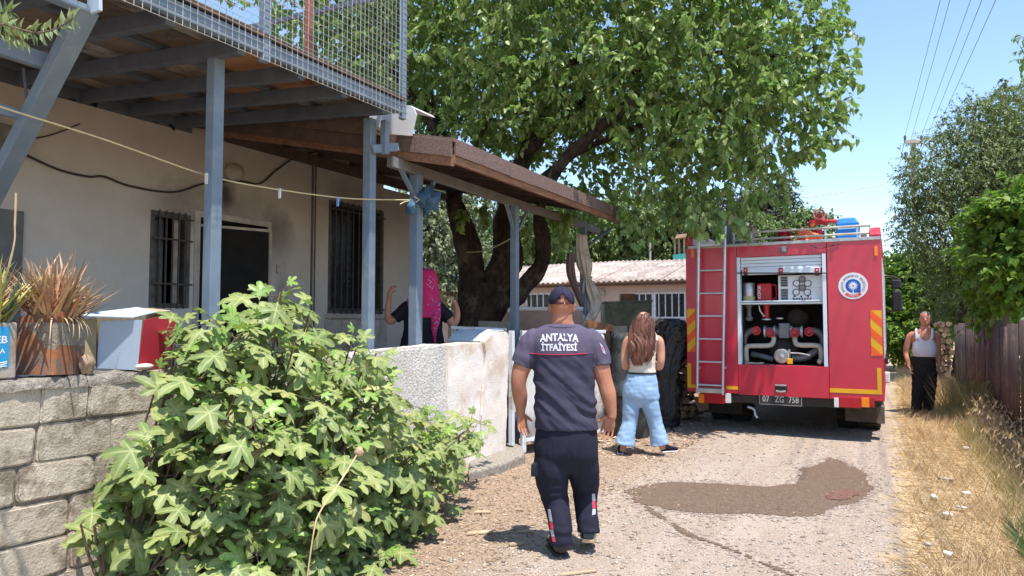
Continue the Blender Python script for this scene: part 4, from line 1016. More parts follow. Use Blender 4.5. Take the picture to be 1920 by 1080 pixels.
# tank
a, b = atD(1134, 569, 12.0), atD(1222, 566, 12.0); tk = thing('concrete_tank', 'mossy grey concrete tank on a white plinth behind the long haired woman', 'tank', (a.x, a.y, 0))
hh = .40
m = MB(); m.prism([a, b, b + CF * .6, a + CF * .6], (0, 0, -hh)); m.build('tank_body', m_tank, tk, bevel=.02)
m = MB(); m.prism([a - CR * .02 - CF * .02, b + CR * .02 - CF * .02, b + CR * .02 + CF * .62, a - CR * .02 + CF * .62], (0, 0, .035)); m.build('tank_lid', m_tank, tk, bevel=.01)
m = MB(); a2 = a + CR * .02; b2 = b - CR * .1; m.prism([Vector((a2.x, a2.y, 0)), Vector((b2.x, b2.y, 0)), Vector((b2.x, b2.y, 0)) + CF * .5, Vector((a2.x, a2.y, 0)) + CF * .5], (0, 0, a.z - hh)); m.build('plinth', m_white_wash, tk)
m = MB(); p = atD(1177, 564, 12.2); m.box((-.13, -.1, 0), (.13, .1, .12), Matrix.Translation(p) @ Matrix.Rotation(YAW, 4, 'Z')); o = m.build('brick_pair', m_wood_brown, bevel=.006, label='two dark red bricks lying on the concrete tank lid', cat='brick')
# boiler / barrel
q = onZ(1182, 818); bo = thing('steel_boiler', 'tall sooty steel boiler drum between the firefighter and the long haired woman', 'boiler', (q.x, q.y, 0))
m = MB(); m.lathe([(.24, .0), (.26, .02), (.26, .55), (.265, .56), (.26, .57), (.26, 1.30), (.25, 1.36), (.20, 1.39), (.05, 1.40)], (q.x, q.y, 0), n=28); m.build('drum', m_boiler, bo, smooth=50)
m = MB(); m.tube([Vector((q.x, q.y, 1.39)), Vector((q.x, q.y, 1.5))], .03, 8); m.build('pipe_stub', m_boiler, bo)
# stick bundle with copper sheet
q = onZ(1128, 800)
sb = thing('stick_rack', 'bundle of upright thin sticks under a rust red strip beside the boiler', 'firewood', (q.x, q.y, 0))
for i in range(26):
    t = i / 25; p0 = atD(1108 + t * 42, 760, 9.7); p1 = atD(1108 + t * 42 + random.uniform(-3, 3), 618 + random.uniform(-6, 10), 9.7 + random.uniform(-.1, .1)); m = MB(); m.tube([Vector((p0.x, p0.y, 0)), p1], .014 + random.random() * .012, 6); m.build('stick', m_log, sb)
m = MB(); m.beam(atD(1098, 606, 9.6), atD(1150, 616, 9.6), .05, .10); m.build('rust_strip', m_rust, sb)
# black bag heap
q = onZ(1262, 800)
bg = thing('black_sheet_heap', 'tall heap draped with crumpled black plastic beside the truck ladder side', 'rubbish heap', (q.x, q.y, 0))
cz = atD(1262, 690, q.to_2d().length * .985)
dq = (q - Vector((0, 0, 0))).dot(CF)
def hp(px, py): return atD(px, py, dq)
secs = []
prof = [(1240, 806, 26), (1242, 770, 31), (1243, 720, 30), (1247, 680, 28), (1256, 650, 30), (1260, 622, 30), (1260, 605, 26), (1258, 597, 12)]
V = []; F = []; n = 56
pts = smooth_path([Vector(p) for p in prof], 6)
for i, p in enumerate(pts):
    c = hp(p.x, p.y); w = p.z * dq / FPX
    for k in range(n):
        a = 2 * math.pi * k / n; f = 1 + .16 * noise.noise(Vector((math.cos(a) * 4, math.sin(a) * 4, i * .06))) + .30 * noise.noise(Vector((math.cos(a) * 5, math.sin(a) * 5, i * .22))) + .2 * noise.noise(Vector((a * 9, 0, i * .9)))
        V.append(c + CR * (math.cos(a) * w * f) + CF * (math.sin(a) * w * .8 * f))
m = MB(); m.add(V, [(i * n + k, i * n + (k + 1) % n, (i + 1) * n + (k + 1) % n, (i + 1) * n + k) for i in range(len(pts) - 1) for k in range(n)] + [tuple((len(pts) - 1) * n + k for k in range(n))]); m.build('black_sheet', m_plastic_black, bg, smooth=180)
lumpy('crumpled_top', hp(1262, 628), (.22, .2, .20), m_plastic_black, .55, 3, 3, sub=4, parent=bg)
lumpy('torn_bag', hp(1280, 650), (.11, .12, .16), m_plastic_black, .6, 3.4, 8, sub=4, parent=bg)
lumpy('cloth_scrap', hp(1240, 607), (.08, .07, .07), m_wood_raw, .5, 3, 11, parent=bg)
lumpy('blue_scrap', hp(1236, 620), (.04, .05, .04), m_card_blue, .5, 3, 12, parent=bg)
m = MB(); m.tube(smooth_path([hp(1292, 640), hp(1294, 690), hp(1284, 740), hp(1262, 790), onZ(1262, 812)]), .02, 8); m.build('black_hose', m_cable, label='black hose hanging from the black heap down to the ground', cat='hose')
o = lumpy('white_bag', hp(1297, 664), (.07, .06, .05), m_white_sheet, .3, 2, 5, label='small white bag stuck on the black heap by the truck', cat='bag')
# firewood stacks
ORD = 'lowest second third fourth fifth sixth seventh eighth ninth tenth eleventh twelfth thirteenth fourteenth fifteenth topmost'.split()
def wood_stack(x0, x1, y, zmax, L, seed, lab, grp, r0=.045, r1=.075):
    rs = random.Random(seed); vari = []
    for k in range(6):
        m = MB(); n = rs.choice((4, 5, 6)); poly = [(math.cos(6.283 * j / n + rs.random() * .5) * (.8 + .35 * rs.random()), 0, math.sin(6.283 * j / n + rs.random() * .4) * (.8 + .35 * rs.random())) for j in range(n)]
        m.prism(poly, (0, 1, 0)); vari.append(m.mesh('log', m_log))
    z = r1; row = 0
    while z < zmax:
        x = x0 + (row % 2) * r1
        while x < x1:
            r = rs.uniform(r0, r1); o = inst('split_log', rs.choice(vari), None, Matrix.Translation((x, y + rs.uniform(-.06, .06), z + rs.uniform(-.01, .01))) @ Matrix.Rotation(rs.uniform(-.12, .12), 4, 'Z') @ Matrix.Rotation(rs.uniform(0, 6), 4, 'Y') @ Matrix.Diagonal((r, L * rs.uniform(.85, 1.1), r, 1)))
            tag(o, lab.replace('split log in', 'split log, ' + ORD[min(row, 15)] + ' row from the ground, in'), 'firewood log', grp); x += r * 1.75
        z += r1 * 1.55; row += 1
wood_stack(-3.75, -2.75, 11.0, 1.42, .5, 5, 'split log in the stack beside the truck', 'firewood stacked beside the truck')
wood_stack(1.0, 1.34, 20.4, 1.55, .6, 6, 'split log in the far stack by the fence', 'firewood stacked by the brown fence', .05, .09)

# ================================================================ FENCE
XFn = 1.36
fn = thing('sheet_fence', 'brown sheet fence along the straw verge under the vine', 'fence', (XFn, 14, 0))
y = 7.0; k = 0
while y < 19.6:
    w = random.uniform(.78, 1.0); zt_ = 1.5 + random.uniform(-.06, .07); V = []; F = []; nn = 12
    for i in range(nn + 1):
        t = i / nn; xo = .018 * math.sin(t * 6.283 * 4) + random.uniform(-.01, .01)
        V += [(XFn + xo + (k % 2) * .02, y + w * t * 1.03, -.02), (XFn + xo + (k % 2) * .02 + .02, y + w * t * 1.03, zt_ + random.uniform(-.006, .006))]
    for i in range(nn): F.append((2 * i, 2 * i + 2, 2 * i + 3, 2 * i + 1))
    m = MB(); m.add(V, F); o = m.build('panel', m_fence, fn, smooth=60); s_ = o.modifiers.new('t', 'SOLIDIFY'); s_.thickness = .006
    if k % 3 == 0:
        m = MB(); m.beam((XFn + .09, y, 0), (XFn + .09, y, 1.62), .07, .07, (1, 0, 0)); m.build('post', m_wood_dark, fn)
    y += w; k += 1
m = MB(); m.beam((XFn + .05, 7, 1.2), (XFn + .05, 20, 1.22), .03, .05); m.build('rail', m_wood_dark, fn)

# ================================================================ POLE AND WIRES
DP = 32.0
m_wire_l = M('weathered_wire', (.12, .13, .15), (.09, .10, .11), 20, .6)
pt = atD(1712, 262, DP); pole = thing('utility_pole', 'grey concrete utility pole with two crossarms behind the right hand trees', 'pole', (pt.x, pt.y, 0))
m = MB(); m.beam((pt.x, pt.y, 0), (pt.x, pt.y, pt.z), .22, .22, (1, 0, 0)); m.build('pole_shaft', m_pole, pole, bevel=.02)
tips = []
for (py, xa, xb) in ((266, 1696, 1729), (297, 1697, 1728)):
    m = MB(); m.beam(atD(xa, py, DP - .2), atD(xb, py, DP - .2), .12, .14); m.build('crossarm', m_pole, pole)
    for px in (xa + 1, xb - 1):
        q = atD(px, py, DP - .2); m = MB(); m.lathe([(.05, .07), (.05, .2), (.07, .22), (.04, .3)], q, n=8); m.build('insulator', m_frame_dark, pole); tips.append(q + Vector((0, 0, .28)))
ends = [(1763, 0, tips[0]), (1781, 0, atD(1708, 262, DP)), (1820, 0, tips[1]), (1841, 0, tips[3]), (1867, 0, atD(1731, 300, DP))]
names = ['first', 'second', 'third', 'fourth', 'fifth']
for i, (px, py, tp) in enumerate(ends):
    z = tp.z - .35; r = pray(px, py); t = (z - CAMH) / r.z; B = CO + r * t; dv = (B - tp); far = B + dv * .9
    m = MB(); m.tube(smooth_path([far + Vector((0, 0, .3)), B, tp]), .0075, 5); m.build('power_line', m_wire_l, label=f'{names[i]} overhead power line counted from the left at the top of the sky', cat='power line', group='overhead power lines')
for i, ((a, b)) in enumerate((((1696, 264), (1662, 430)), ((1712, 264), (1670, 440)), ((1729, 264), (1676, 450)))):
    m = MB(); m.tube([atD(a[0], a[1], DP), atD(b[0], b[1], 60)], .012, 5); m.build('power_line', m_cable, label=['left', 'middle', 'right'][i] + ' overhead line running on beyond the pole towards the horizon', cat='power line', group='lines beyond the pole')
m = MB(); m.tube(smooth_path([atD(1380, 374, 34), atD(1490, 371, 34), atD(1560, 364, 34), atD(1662, 344, 34)]), .022, 5); m.build('service_cable', M('pale_cable', (.5, .5, .5)), label='thin pale cable crossing the sky above the truck roof', cat='cable')
# litter on the verge
lit = [(1811, 845, .05, 'crumpled white paper scrap on the straw, farthest from the camera'), (1775, 905, .09, 'flat grey plastic scrap on the straw level with the puddle'), (1812, 932, .05, 'white litter scrap below the flat grey one'), (1750, 938, .045, 'brown and white wrapper standing in the straw'), (1803, 958, .05, 'thin white paper strip on the straw'), (1777, 972, .05, 'crumpled white tissue left of the thin paper strip'), (1740, 1028, .035, 'small dull litter ball near the lane edge'), (1777, 1046, .04, 'round white cap nearest the camera in the straw')]
for i, (px, py, s, lab) in enumerate(lit):
    q = onZ(px, py); o = lumpy('litter', (q.x, q.y, .02 + s * .2), (s * .8, s * .55, s * (.22 if i in (1, 4) else .45)), m_tin_grey if i in (1, 6) else m_litter, .5, 2.4, i * 3, sub=2, label=lab, cat='litter', group='litter on the verge'); at_root(o, (q.x, q.y, 0))
# ================================================================ FIRE TRUCK
YT = 10.0
truck = thing('fire_truck', 'red fire truck seen from behind with open pump bay and roof ladder', 'fire truck', (-1.33, 13.0, 0))
def TF(px, py, Y=YT): return onY(px, py, Y)
def tx(px, py=600, Y=YT): return TF(px, py, Y).x
def tz(py, px=1470, Y=YT): return TF(px, py, Y).z
m_red, nt, b = new_mat('fire_red')
c = ramp(nt, noise_n(nt, 2.5, 4), [(.35, (.53, .010, .040)), (.65, (.47, .008, .035))])
c = mixc(nt, ramp(nt, noise_n(nt, 8, 8, .7), [(.56, (0, 0, 0)), (.75, (.35, .35, .35))]), c, (.42, .10, .10))
nt.links.new(c, b.inputs['Base Color']); b.inputs['Roughness'].default_value = .35; b.inputs['Coat Weight'].default_value = .45; nt.links.new(ramp(nt, noise_n(nt, 5, 6, .7), [(.35, (.08, .08, .08)), (.7, (.35, .35, .35))]), b.inputs['Coat Roughness'])
bump_n(nt, b, noise_n(nt, 1.6, 2), .06, .03)
m_redp = M('red_metal', (.50, .02, .03), (.40, .02, .03), 8, .45); m_alu = M('aluminium', (.60, .64, .68), (.50, .54, .58), 6, .38, .05, 80, metal=.55, spec=.5)
m_alu_w = M('pale_slats', (.66, .72, .78), (.60, .66, .72), 4, .45, metal=.2)
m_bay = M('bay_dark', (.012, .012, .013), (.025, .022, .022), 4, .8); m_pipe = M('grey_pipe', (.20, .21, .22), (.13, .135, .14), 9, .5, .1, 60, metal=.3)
m_pipe_b = M('pale_pipe', (.50, .46, .38), (.38, .34, .28), 7, .5, .1, 60); m_yel = M('yellow_reflective', (.75, .42, .01), (.68, .36, .01), 8, .45)
m_orr = M('orange_reflective', (.85, .11, .02), (.78, .09, .02), 8, .45); m_tyre = M('tyre', (.022, .021, .02), (.05, .042, .036), 7, .9, .3, 60); m_mud = M('mudflap', (.15, .115, .09), (.09, .07, .055), 8, .9, .3, 40)
m_under = M('underbody', (.03, .028, .027), (.055, .045, .038), 8, .85); m_whitep = M('white_paint', (.74, .75, .77), (.68, .69, .72), 6, .5); m_blk = M('black_plastic_hard', (.02, .02, .022), (.03, .03, .032), 6, .5)
m_amber = M('amber_lens', (.85, .25, .01), (.8, .2, .01), 20, .25); m_rlens = M('red_lens', (.42, .012, .02), (.36, .01, .02), 20, .22); m_clear = M('clear_lens', (.75, .75, .72), (.6, .6, .6), 20, .2)
m_steel = M('worn_steel', (.50, .48, .47), (.36, .34, .33), 12, .35, .1, 60, metal=.7); m_logo_blue = M('logo_blue', (.01, .09, .42), (.01, .08, .38)); m_logo_lb = M('logo_light_blue', (.42, .68, .9)); m_logo_red = M('logo_red', (.72, .10, .10)); m_txt_dark = M('dark_lettering', (.06, .07, .14))
m_or = M('orange_plastic', (.80, .14, .045), (.7, .11, .04), 6, .45); m_bluebox = M('blue_plastic', (.005, .19, .58), (.005, .16, .5), 5, .4); m_greybox = M('grey_cabinet', (.25, .25, .27), (.2, .2, .22), 5, .6)
TX0, TX1 = -2.58, -.09
zb = .545; zr_ = tz(457)
ox0, ox1, oz0, oz1 = tx(1383), tx(1552), tz(684), tz(479)
def bp(name, p0, p1, mt, parent=truck, bevel=.006, **k):
    m = MB(); m.box(p0, p1); return m.build(name, mt, parent, bevel=bevel, **k)
bp('rear_panel', (TX0, YT, zb), (ox0 - .004, YT + .06, zr_), m_red)
bp('rear_panel', (ox1 + .004, YT, zb - .01), (TX1, YT + .06, zr_), m_red)
bp('rear_panel', (ox0, YT + .001, oz1), (ox1, YT + .06, zr_), m_red)
bp('rear_panel', (ox0 - .002, YT - .006, zb - .01), (ox1 + .002, YT + .06, oz0 - .01), m_red)
YE_ = 14.4
for (xa, xb) in ((TX0, TX0 + .05), (TX1 - .05, TX1)):
    s = bp('side_wall', (xa, YT + .061, zb + .05), (xb, YE_, zr_), m_red)
    xo = xa - .008 if xa == TX0 else xb + .001
    for (ya, yb_) in ((10.4, 11.9), (12.15, 14.1)):
        z = 1.05
        sh_ = thing('x', 'x', 'x') if False else None
        mm = MB()
        while z < 2.35:
            mm.box((xo, ya, z), (xo + .007, yb_, z + .052)); z += .058
        mm.build('side_shutter', m_alu_w, truck)
bp('roof_deck', (TX0 + .05, YT + .06, zr_ - .03), (TX1 - .05, YE_, zr_), m_alu)
bp('roof_lip', (TX0 + .03, YT - .012, zr_ - .01), (TX1 - .0, YT + .07, zr_ + .035), m_steel)
bp('floor_plate', (TX0 + .05, YT + .061, zb + .02), (TX1 - .05, YE_, zb + .08), m_under)
bp('front_bulkhead', (TX0 + .05, YE_ - .05, zb + .08), (TX1 - .05, YE_, zr_ - .03), m_red)
# side coamings with slanted rear corners
for (xa, xb) in ((TX0, TX0 + .10), (TX1 - .13, TX1)):
    m = MB(); zt = tz(424 if xa > -1 else 432, 1645 if xa > -1 else 1298); m.prism([(xa, YT, zr_ + .036), (xa, YE_, zr_ + .036), (xa, YE_, zt), (xa, YT + .10, zt), (xa, YT, zt - .10)], (xb - xa, 0, 0)); m.build('roof_coaming', m_red, truck, bevel=.015)
# cab
cab = MB(); cab.prism([(TX0 + .06, 14.55, .75), (TX0 + .06, 16.8, .75), (TX0 + .06, 16.85, 1.5), (TX0 + .06, 16.5, 2.55), (TX0 + .06, 14.6, 2.62)], (TX1 - TX0 - .12, 0, 0)); cab.build('cab', m_red, truck, bevel=.05)
for xo in (TX0 + .05, TX1 - .06): 
    m = MB(); m.prism([(xo, 15.3, 1.55), (xo, 16.45, 1.55), (xo, 16.2, 2.35), (xo, 15.3, 2.35)], (.012, 0, 0)); m.build('side_window', m_glass_dark, truck)
m = MB(); m.prism([(TX0 + .2, 16.82, 1.62), (TX1 - .2, 16.82, 1.62), (TX1 - .2, 16.53, 2.45), (TX0 + .2, 16.53, 2.45)], (0, .05, .01)); m.build('windscreen', m_glass_dark, truck)
bp('front_bumper', (TX0 + .06, 16.85, .45), (TX1 - .06, 17.05, .8), m_whitep, bevel=.03)
# opening frame channels
bp('door_channel', (ox0, YT - .008, oz0 - .01), (ox0 + .045, YT + .10, oz1), m_alu_w, bevel=.003); bp('door_channel', (ox1 - .055, YT - .008, oz0 - .01), (ox1 - .008, YT + .10, oz1), m_alu_w, bevel=.003)
bx0, bx1 = ox0 + .045, ox1 - .055
# bay interior
DB = .95
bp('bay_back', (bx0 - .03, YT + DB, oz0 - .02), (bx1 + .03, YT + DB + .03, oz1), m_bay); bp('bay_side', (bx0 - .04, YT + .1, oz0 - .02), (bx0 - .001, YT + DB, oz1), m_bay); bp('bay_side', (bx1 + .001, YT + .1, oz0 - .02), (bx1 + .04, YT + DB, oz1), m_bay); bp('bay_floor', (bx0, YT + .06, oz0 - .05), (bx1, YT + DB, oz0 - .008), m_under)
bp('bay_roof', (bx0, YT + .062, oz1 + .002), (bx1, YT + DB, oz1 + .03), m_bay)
# rolled shutter: individual slats, bottom bar, latches
z = oz1 - .002; zs = tz(504); 
while z > zs:
    bp('shutter_slat', (bx0 + .006, YT + .03, z - .043), (bx1 - .006, YT + .045, z), m_alu_w, bevel=.006); z -= .046
bp('shutter_bar', (bx0 + .02, YT + .008, tz(513.5)), (bx1 - .02, YT + .05, tz(502.5)), m_alu_w, bevel=.008)
m = MB(); m.tube([TF(1382, 512, YT - .02), TF(1552, 512, YT - .02)], .008, 8); m.build('pull_bar', m_blk, truck)
for px in (1398, 1464, 1532):
    q = TF(px, 507, YT - .005); lt = bp('latch', (q.x - .026, YT - .02, q.z - .035), (q.x + .026, YT + .008, q.z + .035), m_redp, bevel=.006); m = MB(); m.sphere((q.x, YT - .022, q.z - .0), .010, 8, 5); m.build('latch_button', m_whitep, lt); bp('latch_foot', (q.x - .024, YT - .018, q.z - .07), (q.x + .024, YT + .006, q.z - .036), m_blk, lt, .003)
zsh = tz(566)
bp('shelf', (bx0, YT + .02, zsh - .028), (bx1, YT + .5, zsh + .022), m_alu_w, bevel=.004); bp('shelf_lip', (bx0, YT + .012, zsh - .005), (bx1, YT + .019, zsh + .004), m_frame_dark)
# steel can
q = TF(1404, 545, YT + .22); rr = .085; m = MB(); m.lathe([(rr * .97, 0), (rr, .01), (rr, .24), (rr * .9, .255), (rr * .35, .262)], (q.x, q.y, zsh + .024), n=24); cn = m.build('steel_can', m_steel, truck, smooth=45)
m = MB(); m.lathe([(rr + .002, .01), (rr + .002, .07)], (q.x, q.y, zsh + .024), n=24); m.build('can_label', M('yellow_label', (.55, .48, .22), (.35, .32, .16), 60), cn)
# red foam container
xa, xb = tx(1420, 545, YT + .15), tx(1454, 545, YT + .15)
m = MB(); m.box((xa, YT + .14, zsh + .024), (xb - .05, YT + .38, tz(529))); jr = m.build('foam_container', m_redp, truck, bevel=.02, seg=3)
m = MB(); m.tube(smooth_path([(xb - .055, YT + .2, tz(533)), (xb - .005, YT + .2, tz(533)), (xb + .005, YT + .2, tz(545)), (xb - .0, YT + .2, zsh + .06), (xb - .055, YT + .2, zsh + .05)]), .013, 8); m.build('container_handle', m_redp, jr)
m = MB(); add_text(m, 'KÖPÜK', (xa + .028, YT + .1385, (zsh + .024 + tz(529)) / 2), (0, 0, 1), (-1, 0, 0), .055, .012); m.build('container_lettering', m_whitep, jr, recalc=False)
# gauge panel
def zp(py): return tz(py)
Yg = YT + .10
bp('control_panel', (tx(1458.5), Yg, zsh + .023), (bx1, Yg + .02, tz(515.5)), m_whitep, bevel=.003)
for (a, b_, c_, d_) in ((1463, 1477, 518, 537), (1463, 1477, 541, 562)):
    pn = bp('vent_grille', (tx(a), Yg - .006, zp(d_)), (tx(b_), Yg - .0005, zp(c_)), m_greybox, bevel=.002)
    for k in range(4):
        zz = zp(d_) + (zp(c_) - zp(d_)) * (k + .5) / 4; bp('grille_slot', (tx(a) + .012, Yg - .008, zz - .008), (tx(b_) - .012, Yg - .0062, zz + .008), m_blk, pn, 0)
for i, (gx_, gy_) in enumerate(((1502.7, 523), (1492, 530.7), (1513.3, 530.7), (1502.7, 539), (1491.5, 547.5), (1512.5, 547.5))):
    q = TF(gx_, gy_); m = MB(); m.lathe([(.045, 0), (.045, .018), (.037, .02), (.036, .01)], (q.x, Yg, q.z), (0, -1, 0), 24); g_ = m.build('gauge', m_frame_dark, truck)
    m = MB(); m.lathe([(.036, .0105), (.035, .012)], (q.x, Yg, q.z), (0, -1, 0), 24); m.build('gauge_face', m_whitep if i in (1, 2, 4, 5) else m_greybox, g_)
    m = MB(); aa = .8 + i; m.beam((q.x, Yg - .0128, q.z), (q.x + .026 * math.cos(aa), Yg - .0128, q.z + .026 * math.sin(aa)), .003, .001, (0, 1, 0)); m.build('needle', m_redp, g_)
for i in range(7):
    q = TF(1487 + i * 5.2, 560); m = MB(); m.lathe([(.013, 0), (.013, .01), (.008, .016)], (q.x, Yg, q.z), (0, -1, 0), 10); m.build('button', m_redp if i >= 5 else m_blk, truck)
for i in range(3):
    q = TF(1488 + i * 13, 555.5); bp('switch', (q.x - .01, Yg - .008, q.z - .01), (q.x + .01, Yg - .0005, q.z + .012), m_blk, bevel=.002)
for px in (1485, 1520.5): q = tx(px); bp('panel_seam', (q - .001, Yg - .0012, zsh + .03), (q + .001, Yg - .0003, tz(518)), m_greybox, bevel=0)
bp('panel_seam', (tx(1521), Yg - .0012, tz(540) - .001), (bx1 - .01, Yg - .0003, tz(540) + .001), m_greybox, bevel=0)
# pipework
def pp(px, py, dy=.3): return TF(px, py, YT + dy)
def pipe(name, pts, r, mt, n=12, sm=True):
    m = MB(); P = [pp(*p) for p in pts]; m.tube(smooth_path(P, 6) if sm else P, r, n); return m.build(name, mt, truck, smooth=50)
pipe('manifold', [(1433, 622, .32), (1506, 622, .32)], .065, m_pipe, 18, False)
for px in (1435, 1453, 1484, 1504):
    m = MB(); q = pp(px, 622, .32); m.lathe([(.085, -.012), (.085, .012)], q, (1, 0, 0), 18); m.build('flange', m_alu, truck)
bp('valve_block', (pp(1461, 622, .24).x, YT + .2, pp(1470, 634, .24).z), (pp(1481, 622, .24).x, YT + .3, pp(1470, 606, .24).z), m_pipe, bevel=.01)
pipe('elbow_pipe', [(1424, 620, .3), (1409, 620, .3), (1397, 630, .3), (1394, 650, .3), (1393, 681, .3)], .046, m_pipe)
pipe('elbow_pipe', [(1514, 620, .3), (1530, 621, .3), (1541, 630, .3), (1544, 650, .3), (1544, 681, .3)], .046, m_pipe)
pipe('outlet_pipe', [(1451, 632, .22), (1449, 643, .2), (1440, 648, .18), (1405, 649, .18), (1399, 655, .18), (1400, 678, .18)], .034, m_pipe_b)
pipe('outlet_pipe', [(1490, 632, .22), (1492, 643, .2), (1500, 647, .18), (1530, 648, .18), (1539, 654, .18), (1540, 676, .18)], .034, m_pipe_b)
pipe('lower_hose', [(1410, 664, .35), (1430, 668, .32), (1450, 674, .3)], .04, m_pipe); pipe('lower_hose', [(1486, 672, .3), (1510, 670, .3), (1535, 655, .35)], .05, m_pipe)
m = MB(); m.sphere(pp(1470, 655, .45), (.20, .18, .20), 24, 14); m.build('pump_housing', m_under, truck, smooth=180)
m = MB(); m.sphere(pp(1496, 596, .6), (.15, .12, .14), 20, 12); m.build('pump_volute', m_under, truck, smooth=180)
q = pp(1466, 668, .1); m = MB(); m.lathe([(.10, 0), (.105, .02), (.095, .05), (.08, .055), (.075, .035), (.04, .035), (.035, .06), (.0151, .065)], (q.x, q.y + .03, q.z), (0, -1, 0), 28); m.build('suction_cap', m_steel, truck, smooth=35)
pipe('drain_valve', [(1479, 662, .12), (1500, 663, .12), (1519, 667, .1)], .012, m_steel); pipe('drain_valve', [(1480, 655, .12), (1480, 673, .12)], .016, m_steel, 8, False)
q = pp(1481, 677, .08); bp('yellow_tag', (q.x - .035, q.y - .01, q.z - .04), (q.x + .035, q.y + .01, q.z + .035), m_yel)
for (px, py) in ((1418, 620), (1444, 624), (1490, 624), (1517, 622)):
    q = pp(px, py, .14); hw_ = MB(); hw_.tube([q + Vector((math.cos(a) * .052, 0, math.sin(a) * .052)) for a in np.linspace(0, 6.283, 19)[:-1]], .011, 8, closed=True)
    for a in (0, 1.05, 2.1): hw_.beam(q + Vector((math.cos(a) * .05, 0, math.sin(a) * .05)), q - Vector((math.cos(a) * .05, 0, math.sin(a) * .05)), .012, .012, (0, 1, 0))
    hw_.lathe([(.022, -.02), (.022, .08)], q, (0, 1, 0), 10); hw_.build('hand_wheel', m_redp, truck)
m = MB(); q = pp(1404, 570, .3); m.lathe([(.05, 0), (.05, -.05), (.032, -.06), (.035, -.17), (.055, -.19), (.055, -.22), (.04, -.24)], q, (0, 0, 1), 16); m.build('hose_coupling', m_pipe, truck, smooth=40)
m = MB(); q = pp(1437, 568, .25); m.lathe([(.05, 0), (.045, -.04), (.036, -.06), (.036, -.2), (.045, -.21)], q, (0, 0, 1), 16); m.build('red_valve', m_redp, truck, smooth=40)
m = MB(); q = pp(1437, 599, .25); m.lathe([(.065, -.008), (.065, .01)], q, (0, 0, 1), 18); m.lathe([(.05, -.008), (.05, .008)], pp(1462, 597, .25), (0, 0, 1), 18); m.build('valve_disc', m_alu, truck)
m = MB(); m.tube([pp(1423, 573, .16), pp(1425, 583, .16), pp(1432, 592, .18)], .009, 8); m.sphere(pp(1432, 592, .18), .016, 8, 6); m.build('lever', m_alu, truck)
bp('drip_tray', (bx0 + .02, YT + .07, oz0 - .006), (bx0 + .26, YT + .25, oz0 + .012), m_pipe_b)
m = MB(); m.sphere(pp(1537, 678, .1), (.035, .04, .04), 12, 8); m.build('end_cap', m_pipe_b, truck)
# ladder
ly = YT - .14
xl0, xl1 = tx(1308.5, 580, ly), tx(1357, 580, ly)
xt0 = tx(1310, 430, ly)
for (xa, xb, zt) in ((tx(1307, 735, ly), tx(1310.5, 425, ly), tz(424, 1310, ly)), (tx(1355, 738, ly), tx(1359.5, 425, ly), tz(424, 1359, ly))):
    m = MB(); m.tube([(xa, ly, tz(739, 1330, ly)), (xb, ly, zt)], .019, 12); m.build('ladder_rail', m_alu, truck, smooth=50)
for py in (455, 507, 550, 592.5, 635.5, 678.5, 722):
    m = MB(); zz = tz(py, 1330, ly); m.tube([(tx(1308.5, py, ly), ly, zz), (tx(1357, py, ly), ly, zz)], .013, 8); m.build('ladder_rung', m_alu, truck, smooth=50)
for py in (470, 690):
    for px in (1308, 1357):
        q = TF(px, py, ly); m = MB(); m.beam(q, (q.x, YT, q.z), .02, .03); m.build('ladder_bracket', m_alu, truck)
q = TF(1335, 731); bp('ladder_foot', (tx(1310), ly - .02, q.z - .03), (tx(1357), YT - .001, q.z + .03), m_pipe_b)
bp('ladder_head', (tx(1312), ly + .02, tz(463, 1335)), (tx(1356), YT - .013, tz(457, 1335)), m_alu)
# reflective markings (thin sheets stuck on the panels)
def clip_poly(poly, x0, x1, z0, z1):
    def cl(P, inside, inter):
        out = []
        for i in range(len(P)):
            a, b = P[i - 1], P[i]
            if inside(b):
                if not inside(a): out.append(inter(a, b))
                out.append(b)
            elif inside(a): out.append(inter(a, b))
        return out
    def ix(a, b, x): t = (x - a[0]) / (b[0] - a[0]); return (x, a[1] + t * (b[1] - a[1]))
    def iz(a, b, z): t = (z - a[1]) / (b[1] - a[1]); return (a[0] + t * (b[0] - a[0]), z)
    P = cl(poly, lambda p: p[0] >= x0, lambda a, b: ix(a, b, x0)); P = cl(P, lambda p: p[0] <= x1, lambda a, b: ix(a, b, x1)) if P else P
    P = cl(P, lambda p: p[1] >= z0, lambda a, b: iz(a, b, z0)) if P else P; P = cl(P, lambda p: p[1] <= z1, lambda a, b: iz(a, b, z1)) if P else P
    return P
def chevron(x0, x1, z0, z1, sgn):
    pl_ = bp('chevron_plate', (x0, YT - .006, z0), (x1, YT - .001, z1), m_yel, bevel=0)
    w = x1 - x0; k = z0 - 1; pitch = (z1 - z0) / 2.55; m = MB()
    for i in range(-3, 6):
        zc = z0 + i * pitch + (.10 if sgn > 0 else .26); hgt = pitch * .5
        poly = [(x0 - .01, zc - sgn * 0), (x1 + .01, zc + sgn * (w + .02) * 1.0), (x1 + .01, zc + sgn * (w + .02) * 1.0 + hgt), (x0 - .01, zc + hgt)]
        P = clip_poly(poly, x0, x1, z0, z1)
        if len(P) > 2: m.prism([(a, YT - .0075, b) for a, b in P], (0, .0013, 0))
    m.build('chevron_stripe', m_orr, pl_)
chevron(TX0 + .012, tx(1303.5), tz(660, 1295), tz(579, 1295), 1)
chevron(tx(1632), TX1 - .012, tz(667, 1645), tz(582, 1645), -1)
def tape(px0, py0, px1, py1):
    a, b = TF(px0, py0), TF(px1, py1); x0, x1 = sorted((a.x, b.x)); z0, z1 = sorted((a.z, b.z)); bp('yellow_tape', (x0, YT - .005, z0), (x1, YT - .001, z1), m_yel, bevel=0)
za, zc = tz(727, 1300), tz(721, 1300)
